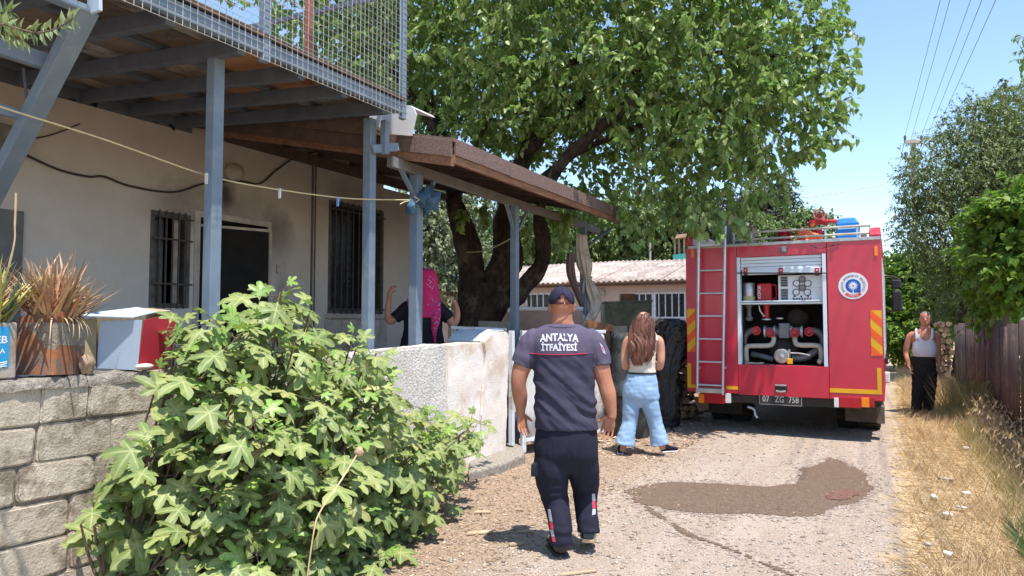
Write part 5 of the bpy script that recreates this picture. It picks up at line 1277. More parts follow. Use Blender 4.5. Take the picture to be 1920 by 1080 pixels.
bp('yellow_tape', (TX0 + .005, YT - .005, za), (tx(1303.5), YT - .001, zc), m_yel, bevel=0); bp('yellow_tape', (TX0 + .005, YT - .005, zc), (TX0 + .06, YT - .001, tz(681, 1290)), m_yel, bevel=0)
bp('yellow_tape', (tx(1360), YT - .005, za), (ox0 - .006, YT - .001, zc), m_yel, bevel=0)
bp('yellow_tape', (ox1 + .006, YT - .005, tz(737.5, 1600)), (tx(1650), YT - .001, tz(729.5, 1600)), m_yel, bevel=0); bp('yellow_tape', (tx(1642), YT - .005, tz(729.5, 1600)), (tx(1650), YT - .001, tz(690, 1646)), m_yel, bevel=0)
# emblem
q = TF(1599.5, 536); rl_ = .172
m = MB(); m.lathe([(rl_, 0), (rl_, .005)], (q.x, YT - .001, q.z), (0, -1, 0), 40); em = m.build('emblem', m_whitep, truck)
m = MB()
for k in range(40):
    a = 2 * math.pi * k / 40
ring = [(q.x + math.cos(a) * .088, YT - .0075, q.z + math.sin(a) * .088) for a in np.linspace(math.pi * 0, math.pi * 1.5, 26)] + [(q.x + .088, YT - .0075, q.z - .088)]
m.prism(ring, (0, .0012, 0)); m.build('emblem_blue', m_logo_blue, em)
m = MB(); m.lathe([(.045, 0), (.044, .0008)], (q.x, YT - .0078, q.z), (0, -1, 0), 24); m.build('emblem_glow', m_logo_lb, em)
m = MB(); m.lathe([(.028, 0), (.027, .0008)], (q.x, YT - .0088, q.z), (0, -1, 0), 20); m.beam((q.x, YT - .0088, q.z - .02), (q.x, YT - .0088, q.z - .088), .012, .001, (0, 1, 0))
for k in range(16):
    a = k * math.pi / 8; m.beam((q.x + .03 * math.cos(a), YT - .0088, q.z + .03 * math.sin(a)), (q.x + .062 * math.cos(a), YT - .0088, q.z + .062 * math.sin(a)), .004, .001, (0, 1, 0))
m.build('emblem_rays', m_whitep, em)
m = MB(); m.lathe([(.012, 0), (.011, .0008)], (q.x, YT - .0100, q.z), (0, -1, 0), 14); m.build('emblem_dot', m_logo_red, em)
m = MB(); txt = 'ANTALYA BÜYÜKŞEHİR BELEDİYESİ'
for i, chh in enumerate(txt):
    if chh == ' ': continue
    a = math.radians(212 - i * (244 / (len(txt) - 1))); o_ = Vector((q.x + math.cos(a) * .128, YT - .0075, q.z + math.sin(a) * .128)); yd = Vector((math.cos(a), 0, math.sin(a))); xd = Vector((math.sin(a), 0, -math.cos(a)))
    add_text(m, chh, o_, xd, yd, .036, .01)
m.build('emblem_lettering', m_txt_dark, em, recalc=False)
m = MB(); m.prism([(q.x + math.cos(a) * rr_, YT - .0078, q.z + math.sin(a) * rr_) for rr_, seq in ((.150, np.linspace(R(228), R(312), 10)), (.112, np.linspace(R(312), R(228), 10))) for a in seq], (0, .0012, 0)); m.build('emblem_ribbon', m_logo_red, em)
m = MB(); 
for i, chh in enumerate('İTFAİYE'):
    a = math.radians(248 + i * 7.4); add_text(m, chh, Vector((q.x + math.cos(a) * .131, YT - .009, q.z + math.sin(a) * .131)), Vector((-math.sin(a), 0, math.cos(a))), Vector((-math.cos(a), 0, -math.sin(a))), .026, .008)
m.build('ribbon_lettering', m_whitep, em, recalc=False)
# plate
q0, q1 = TF(1424, 758), TF(1503, 741); bp('plate_holder', (q0.x - .02, YT + .01, q0.z - .01), (q1.x + .02, YT + .04, q1.z), m_blk)
pl_ = bp('number_plate', (q0.x, YT + .0, q0.z + .004), (q1.x, YT + .009, q1.z - .002), m_blk, bevel=.002)
m = MB(); xm = (q0.x + q1.x) / 2; zm = (q0.z + q1.z) / 2 + .001
add_text(m, '07', (tx(1436, 750), YT - .001, zm), (1, 0, 0), (0, 0, 1), .115, .012, .80); add_text(m, 'ZG', (tx(1461.5, 750), YT - .001, zm), (1, 0, 0), (0, 0, 1), .115, .012, .74); add_text(m, '758', (tx(1488, 750), YT - .001, zm), (1, 0, 0), (0, 0, 1), .115, .012, .76)
for (a, b_) in (((q0.x, q0.z + .004), (q1.x, q0.z + .009)), ((q0.x, q1.z - .007), (q1.x, q1.z - .002)), ((q0.x, q0.z + .004), (q0.x + .005, q1.z - .002)), ((q1.x - .005, q0.z + .004), (q1.x, q1.z - .002))): m.box((a[0], YT - .0016, a[1]), (b_[0], YT - .0004, b_[1]))
m.build('plate_lettering', M('plate_grey', (.48, .46, .42)), pl_, recalc=False)
# tow latch
q = TF(1465, 727); ltc = bp('tow_latch', (q.x - .075, YT - .03, q.z - .06), (q.x + .075, YT - .007, q.z + .05), m_blk, bevel=.015); m = MB(); m.tube([(q.x - .07, YT - .045, q.z + .035), (q.x + .07, YT - .045, q.z + .035)], .012, 8); m.tube([(q.x - .06, YT - .05, q.z - .04), (q.x, YT - .06, q.z - .05), (q.x + .06, YT - .05, q.z - .04)], .014, 8); m.build('latch_bar', m_steel, ltc)
# bumper beam and lights
zl0, zl1 = tz(762, 1470), tz(744, 1470)
bp('bumper_beam', (TX0 + .25, YT + .062, zb - .13), (TX1 - .2, YT + .13, zb - .012), m_under, bevel=.01)
def lights(pxs, py0, py1, kinds):
    for (a, b_, mt, nm) in kinds:
        p, p2 = TF(a, py1), TF(b_, py0); bp(nm, (p.x, YT - .005, p.z), (p2.x, YT + .05, p2.z), mt, bevel=.006)
lights(None, 738, 755.5, ((1309.5, 1320.5, m_amber, 'indicator_light'), (1321.5, 1359, m_rlens, 'tail_light'), (1360, 1370, m_clear, 'reverse_light')))
lights(None, 746, 763.5, ((1564, 1572.5, m_clear, 'reverse_light'), (1573.5, 1614, m_rlens, 'tail_light'), (1615, 1630, m_amber, 'indicator_light'), (1631, 1640, m_rlens, 'tail_light')))
bp('light_box', (tx(1309), YT + .046, tz(755, 1340)), (tx(1371), YT + .06, tz(738, 1340)), m_blk); bp('light_box', (tx(1563), YT + .046, tz(763, 1600)), (tx(1641), YT + .06, tz(747, 1600)), m_blk)
for px in (1296.5, 1299): pass
bp('marker_light', (tx(1295.5, 473), YT - .012, tz(483, 1299)), (tx(1301.5, 473), YT - .001, tz(466, 1299)), m_amber, bevel=.004); bp('marker_light', (tx(1639, 472), YT - .012, tz(480, 1642)), (tx(1645.5, 472), YT - .001, tz(462, 1642)), m_amber, bevel=.004)
q = TF(1470.5, 470); m = MB(); m.lathe([(.038, 0), (.042, .05), (.03, .085), (.008, .09)], (q.x, YT, q.z), (0, -1, 0), 18); m.build('rear_camera', m_greybox, truck, smooth=50); bp('camera_hood', (q.x - .04, YT - .085, q.z + .032), (q.x + .04, YT, q.z + .046), m_steel)
m = MB(); m.tube(smooth_path([TF(1520, 459, YT - .01), TF(1536, 466, YT - .012), TF(1550, 463, YT - .012), TF(1575, 457, YT - .01)]), .006, 6); m.build('roof_wire', m_cable, truck)
# roof rails
for (pa, pb) in (((1373, 436), (1632, 424.5)), ((1373, 449), (1632, 438.5))):
    m = MB(); za_ = TF(pa[0], pa[1], YT + .08); zb_ = TF(pb[0], pb[1], YT + .08); zz = (za_.z + zb_.z) / 2; m.tube([(za_.x, YT + .08, zz), (zb_.x, YT + .08, zz)], .016, 10); m.build('roof_rail', m_pipe_b, truck, smooth=50)
for px in (1376, 1409, 1548, 1608, 1631):
    a = TF(px, 445, YT + .085); m = MB(); m.beam((a.x, YT + .085, zr_), (a.x, YT + .085, tz(432, 1500, YT + .08) + .03), .022, .022, (1, 0, 0)); m.build('rail_post', m_alu, truck)
# roof load
def on_roof(px0, px1, py0, Y): a = TF(px0, py0, Y); b = TF(px1, py0, Y); return a.x, b.x, a.z
def rthing(name, lab, cat, x, y): return thing(name, lab, cat, (x, y, zr_))
x0, x1, zt = on_roof(1352, 1388, 414, 10.7); t = rthing('roof_locker', 'grey flat topped locker on the truck roof behind the ladder top', 'locker', x0, 10.9); bp('locker_body', (x0, 10.7, zr_), (x1, 11.2, zt), m_greybox, t, .01); bp('locker_lid', (x0 - .02, 10.68, zt), (x1 + .02, 11.22, zt + .02), m_alu, t, .004)
x0, x1, zt = on_roof(1393, 1408, 420, 10.35); t = rthing('crate_panel', 'pinkish grey slatted crate leaning on the truck roof rail', 'crate', x0, 10.4)
for k in range(4): zz = zr_ + .02 + k * (zt - zr_ - .04) / 4; bp('slat', (x0, 10.35 + k * .012, zz), (x1, 10.38 + k * .012, zz + (zt - zr_) / 4 - .012), m_pink_brown, t, .004)
bp('crate_side', (x0 - .025, 10.36, zr_), (x0 - .002, 10.6, zt - .02), m_pink_brown, t, .004); bp('crate_side', (x1 + .002, 10.36, zr_), (x1 + .02, 10.6, zt - .05), m_pink_brown, t, .004)
x0, x1, zt = on_roof(1454, 1483, 429, 10.5); xc_ = (x0 + x1) / 2; t = rthing('red_drum', 'dark red round hose drum on the truck roof', 'drum', xc_, 10.6); m = MB(); r_ = (x1 - x0) / 2; m.lathe([(r_ * .9, 0), (r_, .02), (r_, .05), (r_ * .93, .06), (r_ * .93, zt - zr_ - .04), (r_, zt - zr_ - .03), (r_ * .9, zt - zr_)], (xc_, 10.6, zr_), (0, 0, 1), 22); m.build('drum_body', m_rlens, t, smooth=40)
p0, p1 = TF(1500, 441, 10.45), TF(1543, 448, 10.45); t = rthing('traffic_cone', 'orange traffic cone lying on the truck roof', 'traffic cone', p0.x, 10.45); m = MB(); L_ = (p1 - p0).length; m.lathe([(.10, 0), (.095, .02), (.05, L_ * .6), (.03, L_), (.015, L_)], p0 + Vector((0, 0, .02)), (p1 - p0).normalized(), 18); m.build('cone_body', m_or, t, smooth=40); m = MB(); m.box((p0.x - .03, 10.35, zr_ + .005), (p0.x, 10.6, zr_ + .24)); m.build('cone_base', m_or, t, bevel=.02)
p0 = TF(1505, 450, 10.35); o = lumpy('orange_coil', (p0.x - .02, 10.36, zr_ + .05), (.11, .05, .05), m_or, .3, 2, 4, label='crumpled orange strap bundle beside the cone on the truck roof', cat='strap')
mon = thing('water_monitor', 'red roof mounted water monitor with pink hand wheel on the truck', 'water cannon', (TF(1534, 450, 10.9).x, 10.9, zr_)); q = TF(1536, 402, 10.8); sc_ = .0068
m = MB(); m.tube([q + Vector((math.cos(a) * .075, 0, math.sin(a) * .07)) for a in np.linspace(0, 6.283, 21)[:-1]], .012, 8, closed=True)
for a in (.3, 2.4, 4.5): m.beam(q, q + Vector((math.cos(a) * .075, 0, math.sin(a) * .07)), .012, .012, (0, 1, 0))
m.build('hand_wheel', M('faded_pink_red', (.62, .20, .20), (.5, .15, .15), 9), mon)
m = MB(); b0 = TF(1534, 450, 10.9); m.tube([(b0.x, 10.9, zr_), (b0.x, 10.9, TF(1534, 428, 10.9).z)], .06, 12); m.tube(smooth_path([TF(1518, 424, 10.9), TF(1526, 418, 10.9), TF(1536, 414, 10.9), TF(1552, 417, 10.9)]), .055, 12); m.tube([TF(1550, 415, 10.95), TF(1568, 415, 11.2)], .03, 10); m.tube([q, q + Vector((0, .12, -.05)), TF(1536, 414, 10.92)], .035, 10); m.build('monitor_barrel', m_redp, mon, smooth=50)
m = MB(); m.sphere(TF(1524, 421, 10.78), (.035, .035, .03), 10, 7); m.build('amber_beacon', m_amber, mon)
x0, x1, zt = on_roof(1567, 1611, 409, 10.6); t = rthing('blue_crate', 'bright blue plastic crate on the truck roof near the right corner', 'crate', x0, 10.8)
m = MB(); m.add([(x0, 10.6, zr_), (x1 - .03, 10.6, zr_), (x1 - .03, 11, zr_), (x0, 11, zr_), (x0 - .0, 10.6, zt - .08), (x1, 10.6, zt - .08), (x1, 11, zt - .08), (x0, 11, zt - .08), (x0 + .04, 10.64, zt), (x1 - .05, 10.64, zt), (x1 - .05, 10.96, zt), (x0 + .04, 10.96, zt)], [(3, 2, 1, 0), (0, 1, 5, 4), (1, 2, 6, 5), (2, 3, 7, 6), (3, 0, 4, 7), (4, 5, 9, 8), (5, 6, 10, 9), (6, 7, 11, 10), (7, 4, 8, 11), (8, 9, 10, 11)]); m.build('crate_body', m_bluebox, t, bevel=.015); bp('crate_band', (x0 + .02, 10.588, zt - .16), (x1 - .05, 10.598, zt - .125), m_logo_lb, t, .002)
bp('roof_bracket', (tx(1616), YT + .2, zr_), (tx(1628), YT + .35, zr_ + .12), m_greybox)
# mirror on the cab side
p = [TF(x, y, 16.2) for x, y in ((1652, 518), (1672, 518), (1686, 523), (1688, 528))]; m = MB(); m.tube(p, .018, 8); m.tube([TF(1652, 584, 16.2), TF(1680, 583, 16.2)], .016, 8); mi = m.build('mirror_arm', m_blk, truck)
a, b_ = TF(1673, 584, 16.15), TF(1691, 545, 16.15); bp('mirror_glass_housing', (a.x, 16.1, a.z), (b_.x, 16.22, b_.z), m_blk, mi, .03); a, b_ = TF(1671, 542, 16.15), TF(1690, 524, 16.15); bp('wide_mirror_housing', (a.x, 16.1, a.z), (b_.x, 16.22, b_.z), m_blk, mi, .03)
q = TF(1663, 706, 11.4); bp('side_marker', (TX1 - .01, 11.3, q.z - .09), (TX1 + .06, 11.45, q.z + .07), m_clear, bevel=.02); q = TF(1661, 676, 12); bp('side_handle', (TX1, 11.9, q.z - .05), (TX1 + .04, 12.1, q.z + .05), m_blk)
# wheels
def wheel(x, y, r, w, sgn):
    m = MB(); m.lathe([(r * .62, -w / 2), (r * .93, -w / 2), (r, -w / 2 + .03), (r, w / 2 - .03), (r * .93, w / 2), (r * .62, w / 2)], (x, y, r), (1, 0, 0), 40); wh = m.build('wheel', m_tyre, truck, smooth=35)
    m = MB(); m.lathe([(r * .6, -w * .35), (r * .6, w * .35), (r * .3, w * .2 * sgn), (r * .15, w * .35 * sgn), (.02, w * .35 * sgn)], (x, y, r), (1, 0, 0), 24); m.build('rim', m_greybox, wh)
    m = MB()
    for k in range(40):
        a = 2 * math.pi * k / 40; Mx = Matrix.Translation((x, y, r)) @ Matrix.Rotation(a, 4, 'X'); m.box((-w * .46, -.02, r - .004), (w * .46, .02, r + .009), Mx)
    m.build('tread', m_tyre, wh)
AX = 11.42
for x, s in ((TX0 + .20, -1), (TX0 + .50, 1), (TX1 - .50, -1), (TX1 - .20, 1)): wheel(x, AX, .49, .26, s)
for x, s in ((TX0 + .24, -1), (TX1 - .24, 1)): wheel(x, 15.6, .49, .28, s)
m = MB(); m.tube([(TX0 + .3, AX, .49), (TX1 - .3, AX, .49)], .08, 12); m.sphere((-1.33, AX, .49), (.22, .2, .22)); m.build('rear_axle', m_under, truck)
bp('chassis_rail', (-1.80, YT + .14, .50), (-1.70, 16.6, .72), m_under); bp('chassis_rail', (-.96, YT + .14, .50), (-.86, 16.6, .72), m_under); bp('cross_member', (-2.0, YT + .3, .42), (-.7, YT + .42, .50), m_under)
bp('fuel_tank', (TX1 - .75, 12.3, .42), (TX1 - .1, 13.6, .78), m_under, bevel=.05); bp('fuel_tank', (TX0 + .1, 12.3, .42), (TX0 + .75, 13.6, .78), m_under, bevel=.05)
zf = tz(767, 1610)
fl = bp('mudflap', (tx(1585, 780, 10.72), 10.72, .17), (TX1 - .02, 10.735, .56), m_mud, bevel=.004); m = MB(); add_text(m, 'BMC', ((tx(1585, 780, 10.72) + TX1 - .06) / 2, 10.715, .44), (1, 0, 0), (0, 0, 1), .17, .02, 1.25); m.build('mudflap_lettering', m_under, fl, recalc=False)
bp('mudflap', (TX0 + .04, 10.72, .17), (TX0 + .62, 10.735, .56), m_under, bevel=.004)
m = MB(); m.prism([(TX0 + .03, YT + .2, .45), (TX0 + .25, YT + .2, .45), (TX0 + .25, YT + .2, .28), (TX0 + .12, YT + .2, .24)], (0, .02, 0)); m.build('corner_skirt', m_mud, truck); bp('corner_skirt', (TX1 - .10, YT + .25, .22), (TX1 - .01, YT + .5, .44), m_mud)
m = MB(); q = TF(1411, 762); m.tube(smooth_path([(q.x - .08, YT + .1, .36), (q.x, YT + .1, .33), (q.x + .02, YT + .09, .26), (q.x + .05, YT + .09, .22)]), .018, 8); m.build('tow_hook', m_steel, truck)
# ================================================================ VEGETATION
def proj(p):
    d = p - np.array(CO); a = d @ np.array(CR); b = d @ np.array(CFW); c = d @ np.array(CU)
    return 960 + FPX * a / b, 540 - FPX * c / b, b
def blobs3(L):
    return np.array([list(atD(px, py, d)) + [r] for px, py, d, r in L])
m_leaf_mul = leaf_mat('mulberry_leaf', [(0, (.085, .175, .036)), (.45, (.18, .30, .07)), (.85, (.30, .42, .12)), (1, (.46, .49, .20))], .42, .42, .5, (.18, .42, .06))
m_leaf_fig = leaf_mat('fig_leaf', [(0, (.085, .165, .045)), (.5, (.175, .265, .075)), (.93, (.29, .36, .12)), (1, (.46, .40, .14))], .2, .52, .4, (.22, .36, .06))
m_leaf_young = leaf_mat('young_fig_leaf', [(0, (.16, .32, .06)), (1, (.32, .48, .11))], .3, .4, .45)
for m_ in (m_leaf_fig, m_leaf_young):
    nt = m_.node_tree; bs_ = nt.nodes['Principled BSDF']; lk = bs_.inputs['Base Color'].links[0]; src = lk.from_socket
    at = _n(nt, 'ShaderNodeAttribute'); at.attribute_name = 'vein'; f = math_n(nt, 'MULTIPLY', math_n(nt, 'POWER', at.outputs['Fac'], 7.0), .8)
    nt.links.new(mixc(nt, f, src, (.48, .52, .24)), bs_.inputs['Base Color'])
m_leaf_vine = leaf_mat('vine_leaf', [(0, (.06, .16, .02)), (.6, (.13, .28, .035)), (1, (.26, .36, .05))], .4)
m_leaf_pepper = leaf_mat('grey_green_leaf', [(0, (.065, .115, .038)), (.5, (.145, .21, .075)), (1, (.28, .33, .15))], .25)
m_leaf_far = leaf_mat('mid_green_leaf', [(0, (.07, .13, .035)), (.6, (.15, .23, .07)), (1, (.26, .33, .12))], .3)
m_leaf_pale = leaf_mat('hazed_leaf', [(0, (.16, .19, .11)), (.6, (.24, .28, .16)), (1, (.34, .37, .24))], .3)  # smoke haze over this tree is put into its pale leaf colour
m_leaf_con = leaf_mat('conifer_leaf', [(0, (.025, .04, .022)), (.6, (.05, .065, .035)), (1, (.11, .11, .07))], .1)
m_leaf_olive = leaf_mat('olive_leaf', [(0, (.13, .19, .10)), (.5, (.24, .32, .15)), (1, (.42, .48, .22))], .25)
m_twig = M('twig', (.15, .11, .075), (.10, .075, .05), 12, .9)

def grow(blobs, ntw, leaves, size, L=(.35, .7), down=.25, hang=.6, wid=.7, tmpl=LEAF_OVAL, keep=None, powr=2.2, fill=2.4, outw=.7):
    """twigs spread through the blobs, leaves along every twig; returns arrays"""
    w = blobs[:, 3] ** powr; w /= w.sum(); bi = rng.choice(len(blobs), ntw, p=w)
    d0 = rand_dirs(ntw); d0[:, 2] = d0[:, 2] * .85 + .05
    P = blobs[bi, :3] + d0 * (blobs[bi, 3] * rng.random(ntw) ** (1 / fill))[:, None]
    # clumping: pull twigs towards random clump centres
    ncl = max(8, ntw // 22); cc = P[rng.integers(0, ntw, ncl)]
    ci = rng.integers(0, ncl, ntw); near = np.linalg.norm(P - cc[ci], axis=1)
    D = d0 * outw + rand_dirs(ntw) * .7; D[:, 2] -= down; D /= np.linalg.norm(D, axis=1, keepdims=True)
    Ls = rng.uniform(*L, ntw)
    if keep is not None:
        k = keep(P) & keep(P + D * Ls[:, None]); P, D, Ls = P[k], D[k], Ls[k]; ntw = len(P)
    tt = np.linspace(.12, 1, leaves)[None] + rng.uniform(-.03, .03, (ntw, leaves))
    sagv = np.array([0, 0, -.30]) * hang
    LP = P[:, None] + D[:, None] * (Ls[:, None] * tt)[..., None] + sagv * ((tt ** 2) * Ls[:, None])[..., None]
    LD = rand_dirs(ntw * leaves).reshape(ntw, leaves, 3) * .75 + D[:, None] * .45; LD[..., 2] -= hang
    LN = rand_dirs(ntw * leaves).reshape(ntw, leaves, 3) * .55; LN[..., 2] += 1.0; LN[..., :2] += d0[:ntw][:, None, :2] * .3
    S = size * rng.uniform(.65, 1.25, ntw * leaves) * np.tile(np.linspace(1.1, .75, leaves), ntw)
    LP, LD, LN = LP.reshape(-1, 3), LD.reshape(-1, 3), LN.reshape(-1, 3)
    # twig ribbons (three sided)
    k = 4; ts = np.linspace(0, 1, k); TP = P[:, None] + D[:, None] * (Ls[:, None] * ts)[..., None] + sagv * ((ts ** 2)[None] * Ls[:, None])[..., None]
    sd = np.cross(D, rand_dirs(ntw)); sd /= np.linalg.norm(sd, axis=1, keepdims=True); s2 = np.cross(D, sd); rr = (size * .045) * np.linspace(1, .3, k)
    R3 = [np.cos(a) * sd + np.sin(a) * s2 for a in (0, 2.09, 4.19)]
    TV = np.stack([TP + q[:, None] * rr[None, :, None] for q in R3], 2).reshape(-1, 3)
    base = (np.arange(ntw) * k * 3)[:, None]; q = []
    for i in range(k - 1):
        for j in range(3): q.append([i * 3 + j, i * 3 + (j + 1) % 3, (i + 1) * 3 + (j + 1) % 3, (i + 1) * 3 + j])
    TF_ = (np.array(q)[None] + base[:, :, None]).reshape(-1, 4)
    return LP, LD, LN, S, TV, TF_, wid, tmpl
def foliage(parent, g, mat, name='foliage', single=0, leafname='leaf', twigs=True):
    LP, LD, LN, S, TV, TF_, wid, tmpl = g
    V, T, Fm = bulk(LP, LD, LN, S, tmpl, wid)
    if single:
        dist = np.linalg.norm(LP - np.array(CO), axis=1); x, y, b = proj(LP)
        score = S / dist * ((x > -20) & (x < 1940) & (y > -20) & (y < 1100))
        vis = np.argsort(-score)[:single]
        me = bpy.data.meshes.new(leafname); me.from_pydata((tmpl[0] * np.array([wid, 1, 1])).tolist(), [], tmpl[1].tolist()); me.materials.append(mat)
        for i in vis:
            Mx = Matrix([list(Fm[i][0] * S[i]) + [LP[i][0]], list(Fm[i][1] * S[i]) + [LP[i][1]], list(Fm[i][2] * S[i]) + [LP[i][2]], [0, 0, 0, 1]])
            inst(leafname, me, parent, Mx)
        m_ = np.ones(len(LP), bool); m_[vis] = False; V, T, Fm = bulk(LP[m_], LD[m_], LN[m_], S[m_], tmpl, wid)
    np_mesh(name, V, T, mat, parent, kind='stuff')
    if twigs: np_mesh('twigs', TV, TF_, m_twig, parent, kind='stuff')
def limb(pts, r0, r1, mat, name, parent, n=12, bump_=.12, power=1.0):
    P = smooth_path(pts, 6); N = len(P); m = MB()
    m.tube(P, [r0 + (r1 - r0) * (i / (N - 1)) ** power for i in range(N)], n)
    for i, v in enumerate(m.v):
        c = P[min(i // n, N - 1)]; d = v - c; k = 1 + bump_ * noise.noise(v * 3.0) * 1.6 + bump_ * .6 * noise.noise(v * 9); m.v[i] = c + d * k
    return m.build(name, mat, parent, smooth=180)
def simple_tree(name, lab, cat, BL, ntw, leaves, size, mat, trunk_px, tr=.18, grp=None, bark=None, **kw):
    B = blobs3(BL); px, py, d = trunk_px; b0 = atD(px, py, d); base = Vector((b0.x, b0.y, 0))
    t = thing(name, lab, cat, base.to_tuple(), 0, grp)
    zt = float(B[:, 2].mean()); top = Vector((float(B[:, 0].mean()), float(B[:, 1].mean()), zt))
    limb([base, base.lerp(top, .5) + Vector((.1, .1, 0)), top], tr, tr * .45, bark or m_bark_grey, 'trunk', t)
    for i in range(min(6, len(B))):
        c = Vector(B[i, :3]); s = base.lerp(top, .45 + .08 * i); limb([s, s.lerp(c, .5) + Vector((0, 0, .15)), c], tr * .4, tr * .1, bark or m_bark_grey, 'branch', t, n=7)
    foliage(t, grow(B, ntw, leaves, size, **kw), mat); return t

# ---- big mulberry
D0 = 10.9
mul = thing('mulberry_tree', 'big mulberry tree with dark forked trunk spreading over the yard and the truck', 'tree', (atD(905, 790, D0).x, atD(905, 790, D0).y, 0))
bs = atD(905, 780, D0); bs.z = -.05
limb([bs, atD(908, 700, D0), atD(905, 620, D0), atD(900, 560, D0), atD(905, 530, D0)], .46, .30, m_bark, 'trunk', mul, n=22, bump_=.22)
limb([atD(890, 640, D0), atD(885, 560, D0), atD(882, 480, D0), atD(862, 410, D0), atD(845, 340, D0), atD(800, 180, 11.2)], .27, .10, m_bark, 'limb', mul, n=16, bump_=.2)
limb([atD(915, 640, D0), atD(930, 540, D0), atD(952, 470, D0), atD(950, 400, D0), atD(985, 290, 11), atD(1080, 110, 11)], .33, .08, m_bark, 'limb', mul, n=18, bump_=.2)
limb([atD(925, 610, D0), atD(975, 545, 10.7), atD(1012, 500, 10.5), atD(1018, 450, 10.4), atD(1012, 395, 10.3), atD(1060, 300, 10), atD(1200, 180, 9.6)], .15, .07, m_bark, 'limb', mul, n=12, bump_=.22)
limb([atD(950, 400, D0), atD(1060, 300, 10.6), atD(1220, 230, 10.4), atD(1390, 200, 9.9)], .07, .03, m_bark, 'limb', mul, n=10)
limb([atD(985, 290, 10.7), atD(1150, 150, 10.6), atD(1340, 100, 10.2), atD(1500, 110, 9.6)], .08, .02, m_bark, 'limb', mul, n=10)
limb([atD(845, 340, D0), atD(820, 250, 10.8), atD(700, 100, 11.6), atD(580, 40, 12)], .10, .03, m_bark, 'limb', mul, n=10)
limb([atD(952, 400, D0), atD(900, 330, 10.2), atD(840, 380, 10.3), atD(930, 200, 10.3)], .06, .03, m_bark, 'limb', mul, n=8)
MULB = blobs3([(560, 60, 12.2, 1.4), (690, 0, 12, 1.7), (720, 130, 11.8, 1.2), (800, 170, 11.4, 1.4), (880, 80, 10.8, 2.0), (900, 260, 11, 1.2), (1050, 30, 10.3, 2.1), (1080, 220, 10.2, 1.4), (980, 320, 10.6, .9), (1200, 110, 9.9, 1.9), (1220, 280, 9.9, 1.1), (1340, 70, 9.6, 1.5), (1360, 230, 9.5, 1.15), (1340, 340, 9.7, .65), (1450, 120, 9.3, .95), (1455, 240, 9.4, .75), (1530, 100, 9.2, .5), (1510, 180, 9.2, .55), (1480, 20, 9.4, .8), (1570, 95, 9.1, .28), (1565, 170, 9.1, .28), (1520, 275, 9.2, .28), (1450, 320, 9.4, .35), (1240, -170, 10.2, 2.2), (900, -210, 11, 2.6), (620, -150, 12, 1.8), (1420, -120, 9.8, 1.2), (1130, 330, 10.3, .75), (1240, 360, 10.0, .5), (1350, 400, 9.5, .28), (1090, 110, 12.5, 2.0), (800, 60, 13, 2.0), (1290, 160, 12, 1.6), (1085, 345, 11.9, .95), (1150, 365, 11.7, .8), (1000, 370, 12.2, 1.0), (1060, 300, 11.5, 1.0)])
def mkeep(P):
    x, y, b = proj(P); roof = (P[:, 0] < -3.2) & (P[:, 2] < 4.15) & (P[:, 1] < 10.9)
    return (~roof) & (P[:, 2] > 2.85) & (x < 1615) & (b > 7.5) & (P[:, 1] > 5.5) & ~((x > 1655 - 30) & (y > 60)) & ~((x > 1500) & (y > 300)) & ~((x > 1400) & (y > 385)) & ~((x < 470) & (y > 10))
foliage(mul, grow(MULB, 6000, 13, .102, L=(.4, .75), tmpl=LEAF_HEART, wid=.8, keep=mkeep, hang=.55, fill=3.0), m_leaf_mul, 'crown', single=300)
# long hanging sprays against the sky and over the truck
sp = []
for (a, b) in (((1495, 60), (1615, 70)), ((1500, 150), (1615, 160)), ((1490, 110), (1610, 120)), ((1500, 285), (1600, 270)), ((1480, 240), (1585, 215)), ((1520, 20), (1545, -20)), ((1470, 300), (1545, 305)), ((1180, 400), (1200, 460)), ((1165, 400), (1172, 430)), ((1330, 390), (1316, 440)), ((1345, 400), (1352, 448)), ((1365, 395), (1385, 440)), ((1300, 380), (1296, 425)), ((1215, 400), (1222, 455)), ((1040, 395), (1052, 470)), ((1062, 400), (1058, 455)), ((985, 430), (990, 475)), ((1400, 370), (1425, 412)), ((1545, 60), (1600, 40)), ((1240, 395), (1262, 430)), ((870, 400), (862, 430)), ((905, 395), (912, 425)), ((1270, 400), (1300, 440)), ((1320, 380), (1340, 430)), ((1380, 380), (1400, 440))):
    d = 9.2 if a[0] > 1290 else 9.9; sp.append((atD(a[0], a[1], d), atD(b[0], b[1], d - .2)))
P = np.array([list(a) for a, b in sp]); Dv = np.array([list(b - a) for a, b in sp]); nl = 13
tt = np.linspace(0, 1, nl)[None] * np.ones((len(P), 1)); LP = (P[:, None] + Dv[:, None] * tt[..., None]); LP[..., 2] += .12 * np.sin(tt * math.pi)
LPf = LP.reshape(-1, 3); n_ = len(LPf); LPf = np.concatenate([LPf, LPf + rng.normal(0, .03, (n_, 3))]); n_ = len(LPf)
LDv = rand_dirs(n_) * .6; LDv[:, 2] -= .8; LNv = rand_dirs(n_) * .7; LNv[:, 2] += .7
V, T, _ = bulk(LPf, LDv, LNv, rng.uniform(.09, .15, n_), LEAF_HEART, .8); np_mesh('hanging_sprays', V, T, m_leaf_mul, mul, kind='stuff')
m = MB()
for row in LP: m.tube([Vector(p) for p in row], [.007 - .0004 * i for i in range(nl)], 5)
m.build('spray_stems', m_twig, mul, kind='stuff')

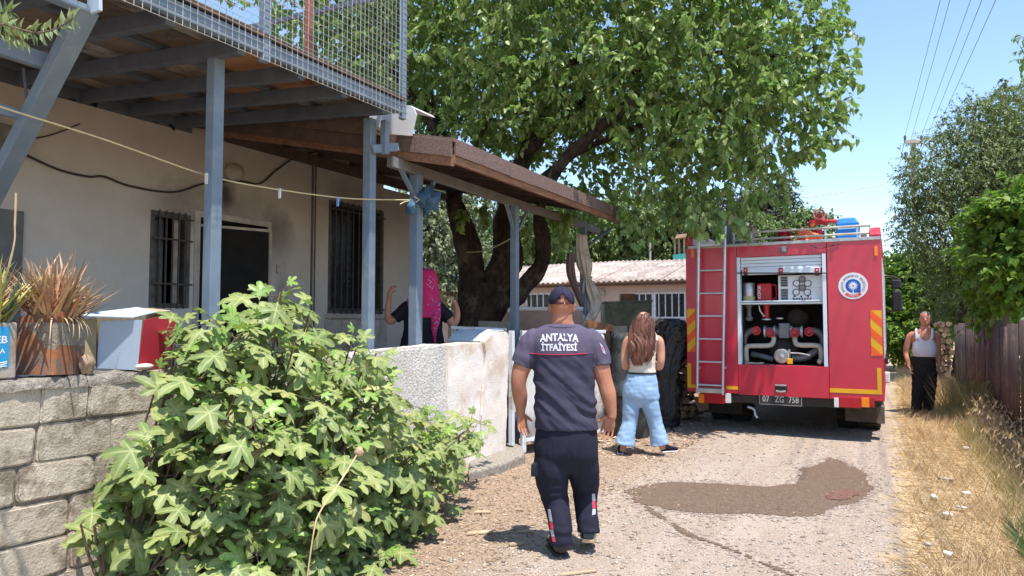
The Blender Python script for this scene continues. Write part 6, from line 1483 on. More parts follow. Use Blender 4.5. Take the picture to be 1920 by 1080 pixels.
# ---- background trees
simple_tree('pale_tree', 'pale smoky tree seen between the porch post and the mulberry trunk', 'tree', [(830, 430, 25, 1.5), (800, 470, 25, 1.2), (860, 490, 25, 1.0), (820, 540, 24.5, .6), (790, 390, 25, 1.2), (880, 380, 26, 1.4)], 1300, 12, .17, m_leaf_pale, (845, 560, 25), .14)
simple_tree('garden_tree', 'mid green tree behind the left end of the pale corrugated roof', 'tree', [(1010, 470, 30, 1.2), (1060, 440, 30, 1.6), (960, 450, 31, 1.6), (1010, 400, 31, 1.5), (940, 520, 29, 1.2)], 1500, 12, .20, m_leaf_far, (1040, 540, 30), .16, 'trees behind the low building')
simple_tree('garden_tree', 'mid green tree behind the middle of the pale corrugated roof', 'tree', [(1140, 440, 31, 1.5), (1180, 410, 31, 1.4), (1110, 470, 31, 1.0), (1170, 475, 31, 1.0)], 1300, 12, .20, m_leaf_far, (1150, 540, 31), .16, 'trees behind the low building')
simple_tree('garden_tree', 'mid green tree behind the right end of the pale corrugated roof next to the truck', 'tree', [(1240, 440, 32, 1.5), (1280, 420, 32, 1.5), (1250, 475, 32, 1.0), (1210, 480, 32, 1.0)], 1300, 12, .20, m_leaf_far, (1250, 540, 32), .16, 'trees behind the low building')
simple_tree('dark_tree', 'dark conifer like tree standing behind the truck roof ladder', 'tree', [(1450, 350, 31, .8), (1425, 400, 31, 1.3), (1470, 385, 31, .7), (1375, 400, 31, 1.3), (1460, 440, 31, 1.0), (1320, 420, 31, 1.2), (1400, 460, 31, 1.4)], 2400, 14, .13, m_leaf_con, (1430, 560, 31), .2, L=(.3, .6))
simple_tree('young_tree', 'light green young tree rising behind the truck roof rails', 'tree', [(1425, 440, 26, .7), (1500, 430, 26, .65), (1475, 455, 26, .7), (1540, 420, 26, .45), (1525, 455, 26, .6), (1420, 415, 26, .4), (1505, 405, 26, .35)], 650, 12, .16, m_leaf_far, (1470, 560, 26), .09)
simple_tree('pepper_tree', 'large grey green tree over the brown fence at the right', 'tree', [(1810, 330, 18, 1.5), (1865, 270, 18, 1.3), (1760, 340, 18, .75), (1900, 380, 18, 1.8), (1790, 430, 18, 1.3), (1735, 400, 18, .65), (1850, 210, 18, .5), (1800, 235, 18, .45), (1890, 500, 18, 1.4), (1800, 520, 18.5, 1.0), (1720, 350, 18, .35), (1720, 450, 18.2, .6), (1950, 250, 18, 1.6), (1720, 310, 18, .3), (1840, 175, 18, .22), (1700, 395, 18, .2), (1790, 570, 19, .8), (1980, 420, 18, 1.8)], 5200, 13, .105, m_leaf_pepper, (1797, 600, 18.6), .24, wid=.42, L=(.3, .65), down=.1, hang=.5, bark=m_bark)
simple_tree('spire_tree', 'dark narrow treetop poking above the large grey green tree', 'tree', [(1888, 150, 24, .18), (1886, 175, 24, .32), (1888, 210, 24, .5), (1888, 260, 24, .8), (1890, 330, 24, 1.1)], 700, 12, .12, m_leaf_con, (1888, 500, 24), .15, L=(.2, .4))
simple_tree('far_bush', 'bright leafy bush at the end of the lane behind the man', 'bush', [(1690, 550, 23, .85), (1725, 510, 23, .8), (1755, 570, 22, .9), (1695, 625, 22, .75), (1665, 510, 24, .5), (1740, 640, 21.5, .55), (1670, 590, 23, .8), (1700, 500, 23, .4)], 1900, 12, .17, m_leaf_vine, (1710, 650, 23), .09, L=(.3, .55))
vine = simple_tree('grape_vine', 'bright green vine tumbling over the top of the brown fence', 'vine', [(1900, 430, 10.6, .5), (1925, 490, 10.2, .5), (1945, 400, 10.2, .6), (1858, 480, 11.2, .32), (1862, 530, 11, .3), (1882, 560, 10.6, .18), (1845, 570, 11.3, .15), (1912, 545, 10.3, .2), (1845, 600, 11.2, .09)], 900, 9, .115, m_leaf_vine, (1925, 600, 10.8), .05, tmpl=LEAF_HEART, wid=1.0, hang=.5, L=(.25, .5))
# branch entering at the upper right
simple_tree('corner_branch', 'drooping leafy branch entering at the upper right corner of the view', 'branch', [(1925, 95, 11, .22), (1935, 130, 11, .22), (1960, 110, 11, .4), (1925, 160, 11, .10), (1990, 90, 11, .6), (1912, 85, 11, .08)], 46, 12, .12, m_leaf_mul, (2060, 600, 11), .05, wid=.5, L=(.2, .4))
# far wood closing the horizon
wv = []; 
B = np.stack([rng.uniform(-110, 80, 420), rng.uniform(66, 80, 420), rng.uniform(.5, 5.2, 420), rng.uniform(1.2, 2.6, 420)], 1)
B = np.concatenate([B, np.stack([rng.uniform(-40, -14, 90), rng.uniform(30, 42, 90), rng.uniform(.5, 4.2, 90), rng.uniform(1, 2, 90)], 1)])
g = grow(B, 9000, 5, .75, L=(.8, 1.6)); V, T, _ = bulk(g[0], g[1], g[2], g[3], LEAF_OVAL, .8); np_mesh('far_wood', V, T, m_leaf_far, kind='stuff')

# ---- olive branch at the upper left, near the camera
ol = thing('olive_branch', 'sunlit small leaved branch reaching in at the upper left corner', 'branch', atD(-60, 40, 2.6).to_tuple())
mains = [[(-260, 10), (-60, 32), (0, 44), (60, 60), (100, 56), (138, 34)], [(-40, 36), (10, 50), (28, 68), (46, 76)], [(-60, 20), (0, 62), (22, 72)], [(-200, 0), (-60, 24), (8, 28), (20, 22)]]
m = MB(); pts_all = []
for k, pa in enumerate(mains):
    P_ = smooth_path([atD(x, y, 2.6 + .05 * k) for x, y in pa], 8); m.tube(P_, .0035, 5); pts_all += [(p, (P_[min(i + 1, len(P_) - 1)] - P_[max(i - 1, 0)]).normalized()) for i, p in enumerate(P_)]
m.build('stem', m_twig, ol)
tl = LEAF_OVAL; me = bpy.data.meshes.new('leaf'); me.from_pydata((tl[0] * np.array([.36, 1, 1])).tolist(), [], tl[1].tolist()); me.materials.append(m_leaf_olive)
for p, t in pts_all:
    for s in (-1, 1):
        if random.random() < .12: continue
        d = (t * .5 + CU * s * (.8 + .3 * random.random()) + Vector([random.uniform(-.5, .5) for _ in range(3)])).normalized(); n = Vector([random.uniform(-.6, .6) for _ in range(3)]) + Vector((0, -.3, 1))
        x = d.cross(n).normalized(); z = x.cross(d); S_ = random.uniform(.036, .062); inst('leaf', me, ol, Matrix((( x.x * S_, d.x * S_, z.x * S_, p.x), (x.y * S_, d.y * S_, z.y * S_, p.y), (x.z * S_, d.z * S_, z.z * S_, p.z), (0, 0, 0, 1))))

# ---- fig bush
def fig_leaf(seed):
    rs = random.Random(seed); V = [(0, 0, 0), (0, .42, .0)]; F = []
    lobes = [(-116, .44, .10), (-56, .62, .125), (0, .70, .14), (56, .62, .125), (116, .44, .10)]
    sin_ = [(-150, .2), (-87, .27), (-29, .30), (29, .30), (87, .27), (150, .2)]
    def pl(a, r, z): return (math.sin(R(a)) * r, .42 + math.cos(R(a)) * r, z)
    S_ = [len(V) + i for i in range(6)]; V += [pl(a, r * rs.uniform(.85, 1.2), .03) for a, r in sin_]
    for i, (a, r, w) in enumerate(lobes):
        a += rs.uniform(-7, 7); r *= rs.uniform(.86, 1.1); b = len(V); dr = rs.uniform(.02, .16)
        V += [pl(a, r * .5, -.015), pl(a, r, -dr)]
        for sgn in (-1, 1):
            for (f, ww) in ((.50, 1.0), (.74, 1.12), (.92, .62)):
                aw = math.degrees(math.atan2(w * ww, r * f)); V.append(pl(a + sgn * aw, math.hypot(r * f, w * ww), .03 - dr * f * f))
        L_, R_ = [b + 2, b + 3, b + 4], [b + 5, b + 6, b + 7]
        F += [(1, b, L_[0], S_[i]), (b, L_[1], L_[0]), (b, b + 1, L_[2], L_[1]), (1, S_[i + 1], R_[0], b), (b, R_[0], R_[1]), (b, R_[1], R_[2], b + 1)]
    F += [(0, 1, S_[0]), (0, S_[5], 1)]
    V = [(x, y, z - .16 * (x * x) - .10 * max(0, y - .4) ** 2 * rs.uniform(.4, 2.2)) for x, y, z in V]
    T = []
    for f in F:
        for i in range(1, len(f) - 1): T.append((f[0], f[i], f[i + 1]))
    return np.array(V), np.array(T)
FL = [fig_leaf(i) for i in range(6)]
SIL = [Vector(p) for p in [(125, 985), (150, 940), (200, 890), (240, 840), (262, 790), (292, 730), (296, 670), (318, 610), (350, 555), (400, 545), (470, 562), (515, 548), (548, 512), (575, 530), (603, 580), (600, 605), (655, 622), (705, 640), (755, 690), (750, 740), (800, 752), (870, 765), (918, 800), (905, 845), (885, 880), (862, 930), (856, 990), (862, 1040), (850, 1120), (150, 1120), (190, 1040), (150, 1000)]]
fig = thing('fig_bush', 'large lobed leaf fig bush growing against the grey block wall', 'bush', (-3.2, 3.0, 0))
def xfront(px): return np.interp(px, [100, 220, 330, 500, 700, 850, 920], [-3.62, -3.35, -3.0, -2.62, -2.72, -2.95, -3.1])
tips = []; tries = 0
stems = MB(); roots = [Vector((-3.45, 2.5, 0)), Vector((-3.3, 3.0, 0)), Vector((-3.35, 3.5, 0)), Vector((-3.3, 3.9, 0)), Vector((-3.4, 2.2, 0))]
while len(tips) < 280 and tries < 20000:
    tries += 1; px, py = random.uniform(110, 920), random.uniform(520, 1110)
    if not in_poly(px, py, SIL): continue
    xf_ = float(xfront(px)); u = random.random() ** .65; X = -3.7 + (xf_ + 3.7) * u
    # the bush is a mound: its front leans back with height
    p = onX(px, py, X)
    if p.z < .03 or p.z > 2.0: continue
    if p.z > 1.0 and X > -3.7 + (xf_ + 3.7) * (1 - .55 * (p.z - 1.0)): continue
    if any((p - q).length < .098 for q, _ in tips): continue
    tips.append((p, px))
lv = []
for p, px in tips:
    out = Vector((.55, -.15, .75)) + Vector([random.uniform(-.35, .35) for _ in range(3)]); out.normalize()
    rt = min(roots, key=lambda q: (q.xy - p.xy).length + random.uniform(0, .3)); L_ = (p - rt).length
    stems.tube(smooth_path([rt + Vector((random.uniform(-.05, .05), random.uniform(-.05, .05), -.02)), rt.lerp(p, .5) + Vector((-.08, 0, .05 * L_)), p - out * .02], 4), [.011 - .0008 * i for i in range(9)], 6)
    nl = random.choice((5, 6, 7)); ph0 = random.uniform(0, 6.28)
    ax = out; s1 = ax.cross(Vector((0, 0, 1))).normalized(); s2 = ax.cross(s1)
    small = random.uniform(.75, 1.12)
    for k in range(nl):
        t = k / (nl - 1); ph = ph0 + k * 2.4; rad = (s1 * math.cos(ph) + s2 * math.sin(ph)); el = 1.0 - 1.35 * t + random.uniform(-.2, .2)
        d = (rad * math.cos(el) + ax * math.sin(el)); d.z -= .25 * t; d.normalize()
        pet = (.025 + .075 * t) * small; size = (.075 + .145 * t ** .7) * small * random.uniform(.85, 1.1)
        b0 = p - ax * (.05 * t); c = b0 + d * pet; tip = c + d * size
        x, y, _ = proj(np.array(tip)); x2, y2, _ = proj(np.array(c))
        if not in_poly(float(x), float(y), SIL) and (random.random() < .85 or x < 300): continue
        if c.x < -3.76 and c.z < 1.28: continue
        if tip.x < -3.78 and tip.z < 1.28: d.x = abs(d.x); d.normalize()
        nrm = (ax * .7 + Vector((.10, -.10, .8)) - rad * .1 + Vector([random.uniform(-.3, .3) for _ in range(3)]))
        lv.append((c, d, nrm, size, random.randrange(6), t < .22)); stems.tube([b0, c], [.003, .002], 4)
stems.build('branches', m_twig, fig, smooth=60, kind='stuff')
def lscore(l): return l[3] / (l[0] - CO).dot(CF) * (1 if l[0].x > float(xfront(float(proj(np.array(l[0]))[0]))) - .35 else .4)
lv.sort(key=lambda l: -lscore(l))
VEIN = np.zeros(len(FL[0][0]), dtype=np.float32); VEIN[[0, 1]] = 1
for i in range(5): VEIN[8 + i * 8] = 1; VEIN[9 + i * 8] = .9
fm = []
for i, (V0, T0) in enumerate(FL):
    for mt in (m_leaf_fig, m_leaf_young):
        me = bpy.data.meshes.new('fig_leaf'); me.from_pydata(V0.tolist(), [], T0.tolist()); me.materials.append(mt); me.polygons.foreach_set('use_smooth', [True] * len(me.polygons)); me.attributes.new('vein', 'FLOAT', 'POINT').data.foreach_set('value', VEIN); fm.append(me)
rest = {}
for i, (c, d, n, s, v, young) in enumerate(lv):
    x = d.cross(n).normalized(); z = x.cross(d)
    if i < 300: inst('leaf', fm[v * 2 + (1 if young else 0)], fig, Matrix(((x.x * s, d.x * s, z.x * s, c.x), (x.y * s, d.y * s, z.y * s, c.y), (x.z * s, d.z * s, z.z * s, c.z), (0, 0, 0, 1))))
    else: rest.setdefault((v, young), []).append((c, d, n, s))
for yg in (False, True):
    Vs, Ts, off = [], [], 0
    for (v, y_), LL in rest.items():
        if y_ != yg: continue
        V, T, _ = bulk(np.array([list(l[0]) for l in LL]), np.array([list(l[1]) for l in LL]), np.array([list(l[2]) for l in LL]), np.array([l[3] for l in LL]), FL[v], 1.0)
        Vs.append(V); Ts.append(T + off); off += len(V)
    if Vs:
        o = np_mesh('young_foliage' if yg else 'foliage', np.concatenate(Vs), np.concatenate(Ts), m_leaf_young if yg else m_leaf_fig, fig, smooth=True, kind='stuff')
        o.data.attributes.new('vein', 'FLOAT', 'POINT').data.foreach_set('value', np.tile(VEIN, len(o.data.vertices) // len(VEIN)))
ds = thing('dry_stalk', 'thin dry stalk with pale seed head in front of the fig bush', 'plant', onX(585, 1010, -2.35).to_tuple())
m = MB(); m.tube(smooth_path([onX(575, 1090, -2.38), onX(588, 1000, -2.36), onX(600, 960, -2.36), onX(640, 900, -2.36), onX(672, 848, -2.38)]), .0035, 5); m.build('stalk', m_dry[2], ds)
lumpy('seed_head', onX(673, 847, -2.38), (.022, .022, .022), m_dry[2], .5, 3, 2, parent=ds)

# ---- straw and grasses of the verge
def blades(n, P, L, lean, w, mat, name, flat=.0):
    a = rng.random(n) * 6.283; ln = lean * (.3 + rng.random(n)); D = np.stack([np.cos(a) * ln, np.sin(a) * ln, np.ones(n) * (1 - flat)], 1); D /= np.linalg.norm(D, axis=1, keepdims=True)
    N = np.stack([np.cos(a + 1.57), np.sin(a + 1.57), np.zeros(n)], 1) + rng.normal(0, .3, (n, 3)); S = L * (.4 + rng.random(n))
    tm = (np.array([(-.5, 0, 0), (.5, 0, 0), (.36, .5, .05), (-.36, .5, .05), (0, 1, .22)]), np.array([(0, 1, 2), (0, 2, 3), (3, 2, 4)]))
    V, T, _ = bulk(P, D, N, S, tm, w); return np_mesh(name, V, T, mat, kind='stuff')
def vg(n, x0, x1, y0, y1, pw=1.5, clump=0):
    x1 = min(x1, 1.32)
    x = rng.uniform(x0, x1, n); y = y0 + (y1 - y0) * rng.random(n) ** pw
    if clump:
        k = int(n / clump) + 1; cx = rng.uniform(x0, x1, k); cy = y0 + (y1 - y0) * rng.random(k) ** pw; j = rng.integers(0, k, n); x = cx[j] + rng.normal(0, .07, n); y = cy[j] + rng.normal(0, .09, n)
    return np.stack([x, y, H(x, y) - .002], 1)
m_straw = leaf_mat('straw', [(0, (.42, .28, .13)), (.5, (.64, .47, .26)), (1, (.80, .65, .43))], .12, .7, .2, (.6, .45, .2)); m_grass_g = leaf_mat('dry_green_grass', [(0, (.16, .20, .07)), (.5, (.33, .31, .12)), (1, (.52, .44, .20))], .2, .6)
m_weed = leaf_mat('green_weed', [(0, (.07, .14, .05)), (.6, (.14, .22, .09)), (1, (.24, .30, .14))], .25, .6)
def edge_keep(P):   # ragged edge towards the lane
    e = np.array([.10 + .22 * noise.noise(Vector((0, float(y) * 1.3, 0))) + .12 * noise.noise(Vector((0, float(y) * 5, 2))) for y in P[:, 1]]); return P[P[:, 0] > e + rng.exponential(.10, len(P)) - .12]
P = edge_keep(vg(38000, -.1, 1.85, 4.2, 24, 1.5)); blades(len(P), P, .11, 3.2, .045, m_straw, 'flattened_straw', .7)
P = edge_keep(vg(16000, .1, 1.85, 4.2, 24, 1.5, 30)); blades(len(P), P, .16, .9, .030, m_straw, 'straw_tufts')
P = vg(8000, .95, 1.88, 5.0, 20, 1.25, 25); blades(len(P), P, .27, .7, .016, m_straw, 'tall_dry_grass')
P = vg(5000, .8, 1.85, 5.0, 12, 1.2, 22); blades(len(P), P, .22, .8, .018, m_grass_g, 'half_green_grass')
q = onZ(1870, 1060); P = np.stack([rng.normal(q.x + .05, .22, 4500), rng.normal(q.y, .4, 4500), np.zeros(4500)], 1); P = P[P[:, 0] > .75]; blades(len(P), P, .16, 1.1, .10, m_weed, 'green_weeds')
q = onZ(1790, 778); P = np.stack([rng.normal(q.x + .12, .16, 700), rng.normal(q.y, .5, 700), np.zeros(700)], 1); blades(len(P), P, .62, .5, .010, m_grass_g, 'pale_green_grass')
P = vg(9000, .2, 1.3, 17, 34, 1.0); blades(len(P), P, .22, 1.2, .05, m_straw, 'far_straw')
# seed heads over the tall grass
P = vg(1500, .95, 1.85, 6, 14, 1.2, 12); P[:, 2] += rng.uniform(.12, .42, len(P)); blades(len(P), P, .05, .8, .3, m_straw, 'seed_heads')
B = np.stack([rng.uniform(2.2, 6.5, 150), rng.uniform(4.5, 22, 150), rng.uniform(.1, .85, 150), rng.uniform(.35, .6, 150)], 1)
g = grow(B, 2600, 6, .16, L=(.3, .55)); V, T, _ = bulk(g[0], g[1], g[2], g[3], LEAF_OVAL, .8); np_mesh('undergrowth', V, T, m_leaf_far, kind='stuff')
# dry leaves and twigs fallen under the fig bush and along the wall foot
chips(900, 'fallen_leaves', -3.7, -2.2, 2.4, 6.4, .034, m_dry[3])
# ================================================================ PEOPLE
def skin_mat(name, c, c2):
    m, nt, b = new_mat(name)
    nt.links.new(ramp(nt, noise_n(nt, 9, 5), [(.3, c), (.62, c2), (.75, tuple(x * .8 for x in c2))]), b.inputs['Base Color'])
    b.inputs['Roughness'].default_value = .58; b.inputs['Specular IOR Level'].default_value = .28
    b.inputs['Subsurface Weight'].default_value = .12; b.inputs['Subsurface Radius'].default_value = (.02, .008, .004); b.inputs['Subsurface Scale'].default_value = .5
    bump_n(nt, b, noise_n(nt, 160, 4), .08, .003); return m
sk_f = skin_mat('tanned_skin', (.44, .20, .125), (.36, .155, .095)); sk_g = skin_mat('fair_skin', (.56, .30, .21), (.48, .24, .165)); sk_w = skin_mat('warm_skin', (.52, .27, .18), (.43, .20, .13)); sk_m = skin_mat('red_skin', (.52, .24, .165), (.43, .17, .115))
def cloth(name, c, c2, bump_=.15, sc_=240, rough=.88, **k): return M(name, c, c2, 12, rough, bump_, sc_, spec=.2, bdist=.002, **k)
m_navy_up = cloth('light_navy_cotton', (.098, .084, .130), (.080, .070, .108)); m_navy = cloth('navy_cotton', (.050, .046, .076), (.040, .037, .062)); m_pants = cloth('navy_trousers', (.020, .021, .036), (.015, .016, .029)); m_capc = cloth('navy_cap', (.030, .026, .055), (.022, .02, .04))  # lighter navy for the shirt's upper panel, collar and sleeves
m_redpipe = M('crimson_piping', (.42, .012, .05)); m_letter = M('white_lettering', (.66, .67, .74), (.56, .57, .64), 60, .8)
m_refl = M('grey_reflective', (.42, .45, .52), rough=.4); m_redpatch = M('red_reflective', (.62, .05, .09), rough=.5)
m_shoe = M('black_leather', (.014, .014, .015), (.022, .02, .02), 14, .22, .1, 60, spec=.6); m_sole = M('tan_sole', (.36, .26, .14), (.28, .2, .11), 20, .8)
m_jean = cloth('light_denim', (.235, .37, .55), (.30, .44, .62), .3, 300); m_top = cloth('cream_knit', (.66, .60, .50), (.58, .52, .43), .4, 200); m_hair = M('brown_hair', (.085, .028, .018), (.19, .075, .045), 26, .45, .5, 60, stretch=(1, 1, .12), spec=.5, bdist=.01, lo=.42, hi=.6)
m_blackcl = cloth('black_cotton', (.018, .02, .024), (.013, .014, .018)); m_vest = cloth('white_vest', (.68, .68, .72), (.62, .62, .66)); m_mpants = cloth('charcoal_trousers', (.026, .027, .03), (.019, .02, .023)); m_grey_hair = M('grey_hair', (.30, .26, .23), (.22, .19, .17), 30, .8)
def scarf_mat():
    m, nt, b = new_mat('pink_print_scarf'); g = _n(nt, 'ShaderNodeNewGeometry')
    v = _n(nt, 'ShaderNodeTexVoronoi'); v.inputs['Scale'].default_value = 42; nt.links.new(g.outputs['Position'], v.inputs['Vector'])
    base = ramp(nt, noise_n(nt, 6, 3), [(.3, (.62, .022, .14)), (.7, (.50, .015, .11))])
    area = ramp(nt, noise_n(nt, 5.5, 2, .4), [(.50, (0, 0, 0)), (.55, (1, 1, 1))])
    dot = ramp(nt, v.outputs['Distance'], [(.28, (1, 1, 1)), (.36, (0, 0, 0))])
    pc = ramp(nt, noise_n(nt, 7, 1), [(.42, (.03, .42, .70)), (.5, (.75, .60, .75)), (.58, (.22, .07, .30))])
    nt.links.new(mixc(nt, mixc(nt, 1.0, area, dot, 'MULTIPLY'), base, pc), b.inputs['Base Color']); b.inputs['Roughness'].default_value = .85
    return m
m_scarf = scarf_mat()

WK = 1.0
def vnormals(me):
    a = np.empty(len(me.vertices) * 3, dtype=np.float32); me.vertex_normals.foreach_get('vector', a); return a.reshape(-1, 3)
def rem(name, mb, mat, parent, voxel=.008, sm=4, disp=None, matfn=None, label=None):
    me0 = mb.mesh('t', mat if not isinstance(mat, (list, tuple)) else mat[0]); bm = bmesh.new(); bm.from_mesh(me0); bmesh.ops.recalc_face_normals(bm, faces=bm.faces); bm.to_mesh(me0); bm.free()
    ob = link(bpy.data.objects.new('t', me0)); r = ob.modifiers.new('r', 'REMESH'); r.mode = 'VOXEL'; r.voxel_size = voxel; r.adaptivity = 0
    if sm: s = ob.modifiers.new('s', 'SMOOTH'); s.iterations = sm; s.factor = .5
    bpy.context.view_layer.update(); me = bpy.data.meshes.new_from_object(ob.evaluated_get(bpy.context.evaluated_depsgraph_get())); bpy.data.objects.remove(ob); bpy.data.meshes.remove(me0)
    me.name = name; n = len(me.vertices)
    if disp:
        co = np.empty(n * 3, dtype=np.float32); me.vertices.foreach_get('co', co); co = co.reshape(-1, 3); N = vnormals(me)
        co = co + N * np.array([disp(Vector(c), Vector(k)) for c, k in zip(co.tolist(), N.tolist())], dtype=np.float32)[:, None]
        me.vertices.foreach_set('co', co.ravel()); me.update()
    me.polygons.foreach_set('use_smooth', [True] * len(me.polygons))
    me.materials.clear()
    for q in (mat if isinstance(mat, (list, tuple)) else [mat]): me.materials.append(q)
    if matfn: me.polygons.foreach_set('material_index', [matfn(p.center) for p in me.polygons])
    bvh = BVHTree.FromPolygons([v.co.copy() for v in me.vertices], [tuple(p.vertices) for p in me.polygons])
    me.transform(WM[parent].inverted()); me.update()
    o = link(bpy.data.objects.new(name, me)); o.parent = parent; WM[o] = WM[parent]
    if label: o['label'] = label
    return o, bvh
def tube4(mb, L, n=14, flat=1.0, caps=True, steps=5):
    P = [atD(a, b, c) for a, b, c, r in L]; Rr = [Vector((r, 0, 0)) for *_, r in L]
    P2 = smooth_path(P, steps); R2 = [v.x for v in smooth_path(Rr, steps)]; mb.tube(P2, R2, n, caps=caps)
def tor(mb, L, n=28, e=2.3, yo=0.0):
    """rows: px left, px right, py, depth, half-thickness"""
    secs = []
    rows = smooth_path([Vector(((a + b) / 2, c, 0)) for a, b, c, d, t in L], 3); w = [v.x for v in smooth_path([Vector(((b - a) / 2, 0, 0)) for a, b, c, d, t in L], 3)]
    dd = smooth_path([Vector((d, t, 0)) for a, b, c, d, t in L], 3)
    for r, ww, q in zip(rows, w, dd): secs.append((atD(r.x, r.y, q.x), CR * (ww * q.x / FPX * WK), CF * q.y))
    mb.loft(secs, n, e)
def hand(mb, Wp, d, palm_n, thumb, L=.185, curl=.5, k=1.0, spread=.10, r=.0088):
    d = d.normalized(); th = (thumb - d * thumb.dot(d)).normalized(); nn = d.cross(th); nn = nn if nn.dot(palm_n) > 0 else -nn
    PL = L * .53; w = L * .235
    mb.loft([(Wp - d * .02, th * .026, nn * .019), (Wp + d * .02, th * .033, nn * .018), (Wp + d * PL * .6, th * w, nn * .015), (Wp + d * PL, th * w * .98, nn * .012)], 14, 2.6)
    for i, (o, fl, cu) in enumerate(((.80, .90, .8), (.27, 1.0, .95), (-.27, .94, 1.05), (-.80, .74, 1.15))):
        b = Wp + d * (PL - .012 - .006 * (abs(i - 1.2) - .4)) + th * (w * o); dir_ = (d + th * o * spread * 1.6).normalized(); P = [b]; a = 0; rr = r * (1.0 if i < 3 else .88)
        for j, sl in enumerate((.45, .30, .25)):
            a += curl * cu * (.55 if j == 0 else .8); P.append(P[-1] + (dir_ * math.cos(a) + nn * math.sin(a)) * (L * .47 * fl * sl))
        mb.tube([b - dir_ * .02] + P, [rr * 1.05, rr * 1.08, rr, rr * .95, rr * .72], 8)
    b = Wp + d * PL * .18 + th * w * .75; P = [b]; td = (th * .75 + d * .62 + nn * .35).normalized()
    for j, sl in enumerate((.42, .32, .26)): P.append(P[-1] + td * (L * .37 * sl)); td = (td + d * .28 + nn * .12 * curl).normalized()
    mb.tube([b - th * .015] + P, [r * 1.6, r * 1.55, r * 1.3, r * 1.12, r * .8], 8)
def head(mb, c, fwd, s=1.0, neck_to=None, jaw=1.0, tilt=0):
    """c: centre of skull, fwd: face direction"""
    rt = fwd.cross(Vector((0, 0, 1))).normalized(); up = rt.cross(fwd).normalized()
    S = [(.118, .012, .015, -.01), (.112, .038, .050, -.008), (.092, .060, .078, -.005), (.060, .073, .094, 0), (.020, .077, .098, .002), (-.015, .074, .094, .004), (-.045, .069, .085, .010), (-.075, .062, .070, .022), (-.098, .048, .050, .038), (-.112, .028, .030, .050)]
    mb.loft([(c + up * (a * s) + fwd * (o * s), rt * (b * s), fwd * (d * s)) for a, b, d, o in S], 26, 2.1)
    for g in (-1, 1):   # ears
        mx = Matrix((( rt.x, fwd.x, up.x), (rt.y, fwd.y, up.y), (rt.z, fwd.z, up.z)))
        mb.sphere(c + rt * (g * .079 * s) - up * .012 * s - fwd * .008 * s, (.011 * s, .018 * s, .032 * s), 10, 8, mx @ Matrix.Rotation(R(-18 * g), 3, 'Z'))
        mb.sphere(c + rt * (g * .083 * s) + up * .004 * s - fwd * .016 * s, (.006 * s, .012 * s, .020 * s), 8, 6, mx)
    mb.loft([(c + fwd * .098 * s + up * .012 * s, rt * .009 * s, fwd * .008 * s), (c + fwd * .112 * s - up * .018 * s, rt * .013 * s, fwd * .015 * s), (c + fwd * .110 * s - up * .032 * s, rt * .018 * s, fwd * .014 * s), (c + fwd * .098 * s - up * .037 * s, rt * .012 * s, fwd * .006 * s)], 10)
    mb.sphere(c + fwd * .096 * s - up * .062 * s, (.020 * s, .010 * s, .009 * s), 10, 6, Matrix(((rt.x, fwd.x, up.x), (rt.y, fwd.y, up.y), (rt.z, fwd.z, up.z))))
    return rt, up
def face(c, fwd, s, par, lip):
    rt = fwd.cross(Vector((0, 0, 1))).normalized(); up = rt.cross(fwd).normalized(); ew = M('eye_white', (.6, .58, .55), rough=.2); ir = M('iris', (.05, .03, .02), rough=.2); br = m_grey_hair if lip == 'g' else m_hair
    for g in (-1, 1):
        e = MB(); e.sphere(c + rt * g * .031 * s + fwd * .083 * s + up * .012 * s, .012 * s, 10, 8); eo = e.build('eye', ew, par, smooth=180); e = MB(); e.sphere(c + rt * g * .031 * s + fwd * .0915 * s + up * .012 * s, .0052 * s, 8, 6); e.build('iris', ir, eo)
        e = MB(); e.tube([c + rt * g * .016 * s + fwd * .097 * s + up * .028 * s, c + rt * g * .034 * s + fwd * .095 * s + up * .033 * s, c + rt * g * .05 * s + fwd * .084 * s + up * .028 * s], [.003 * s, .004 * s, .002 * s], 6); e.build('eyebrow', br, par)
    e = MB(); e.tube([c - rt * .022 * s + fwd * .098 * s - up * .062 * s, c + fwd * .107 * s - up * .060 * s, c + rt * .022 * s + fwd * .098 * s - up * .062 * s], [.003 * s, .005 * s, .003 * s], 6); e.build('lips', M('lips', (.35, .12, .09), rough=.5), par)
def shoe(name, heel, d, L, w, par, pitch=0.0, mt=m_shoe, smt=m_sole, ht=.10):
    d = d.normalized(); rt = d.cross(Vector((0, 0, 1))).normalized(); dp = (d * math.cos(pitch) - Vector((0, 0, 1)) * math.sin(pitch)); up = rt.cross(dp).normalized(); f = MB(); s_ = MB()
    secs = [(.0, .30, .55), (.03, .40, .95), (.12, .42, 1.0), (.30, .40, .95), (.45, .41, .72), (.62, .48, .55), (.80, .50, .46), (.93, .42, .38), (1.0, .22, .24)]
    f.loft([(heel + dp * (t * L) + up * (.018 + h * ht * .5), rt * (ww * w), up * (h * ht * .5)) for t, ww, h in secs], 18, 2.6)
    o, _ = rem(name, f, mt, par, .006, 3)
    s_.loft([(heel + dp * (t * L) + up * .007, rt * (ww * w * 1.0), up * .008) for t, ww, h in secs], 18, 4); sp_ = s_.build('sole', smt, o, smooth=50)
    return o
def decal_cast(bvh, px, py, off=.0025):
    r = pray(px, py).normalized(); hit = bvh.ray_cast(CO, r)
    return (hit[0] - r * off) if hit[0] is not None else None
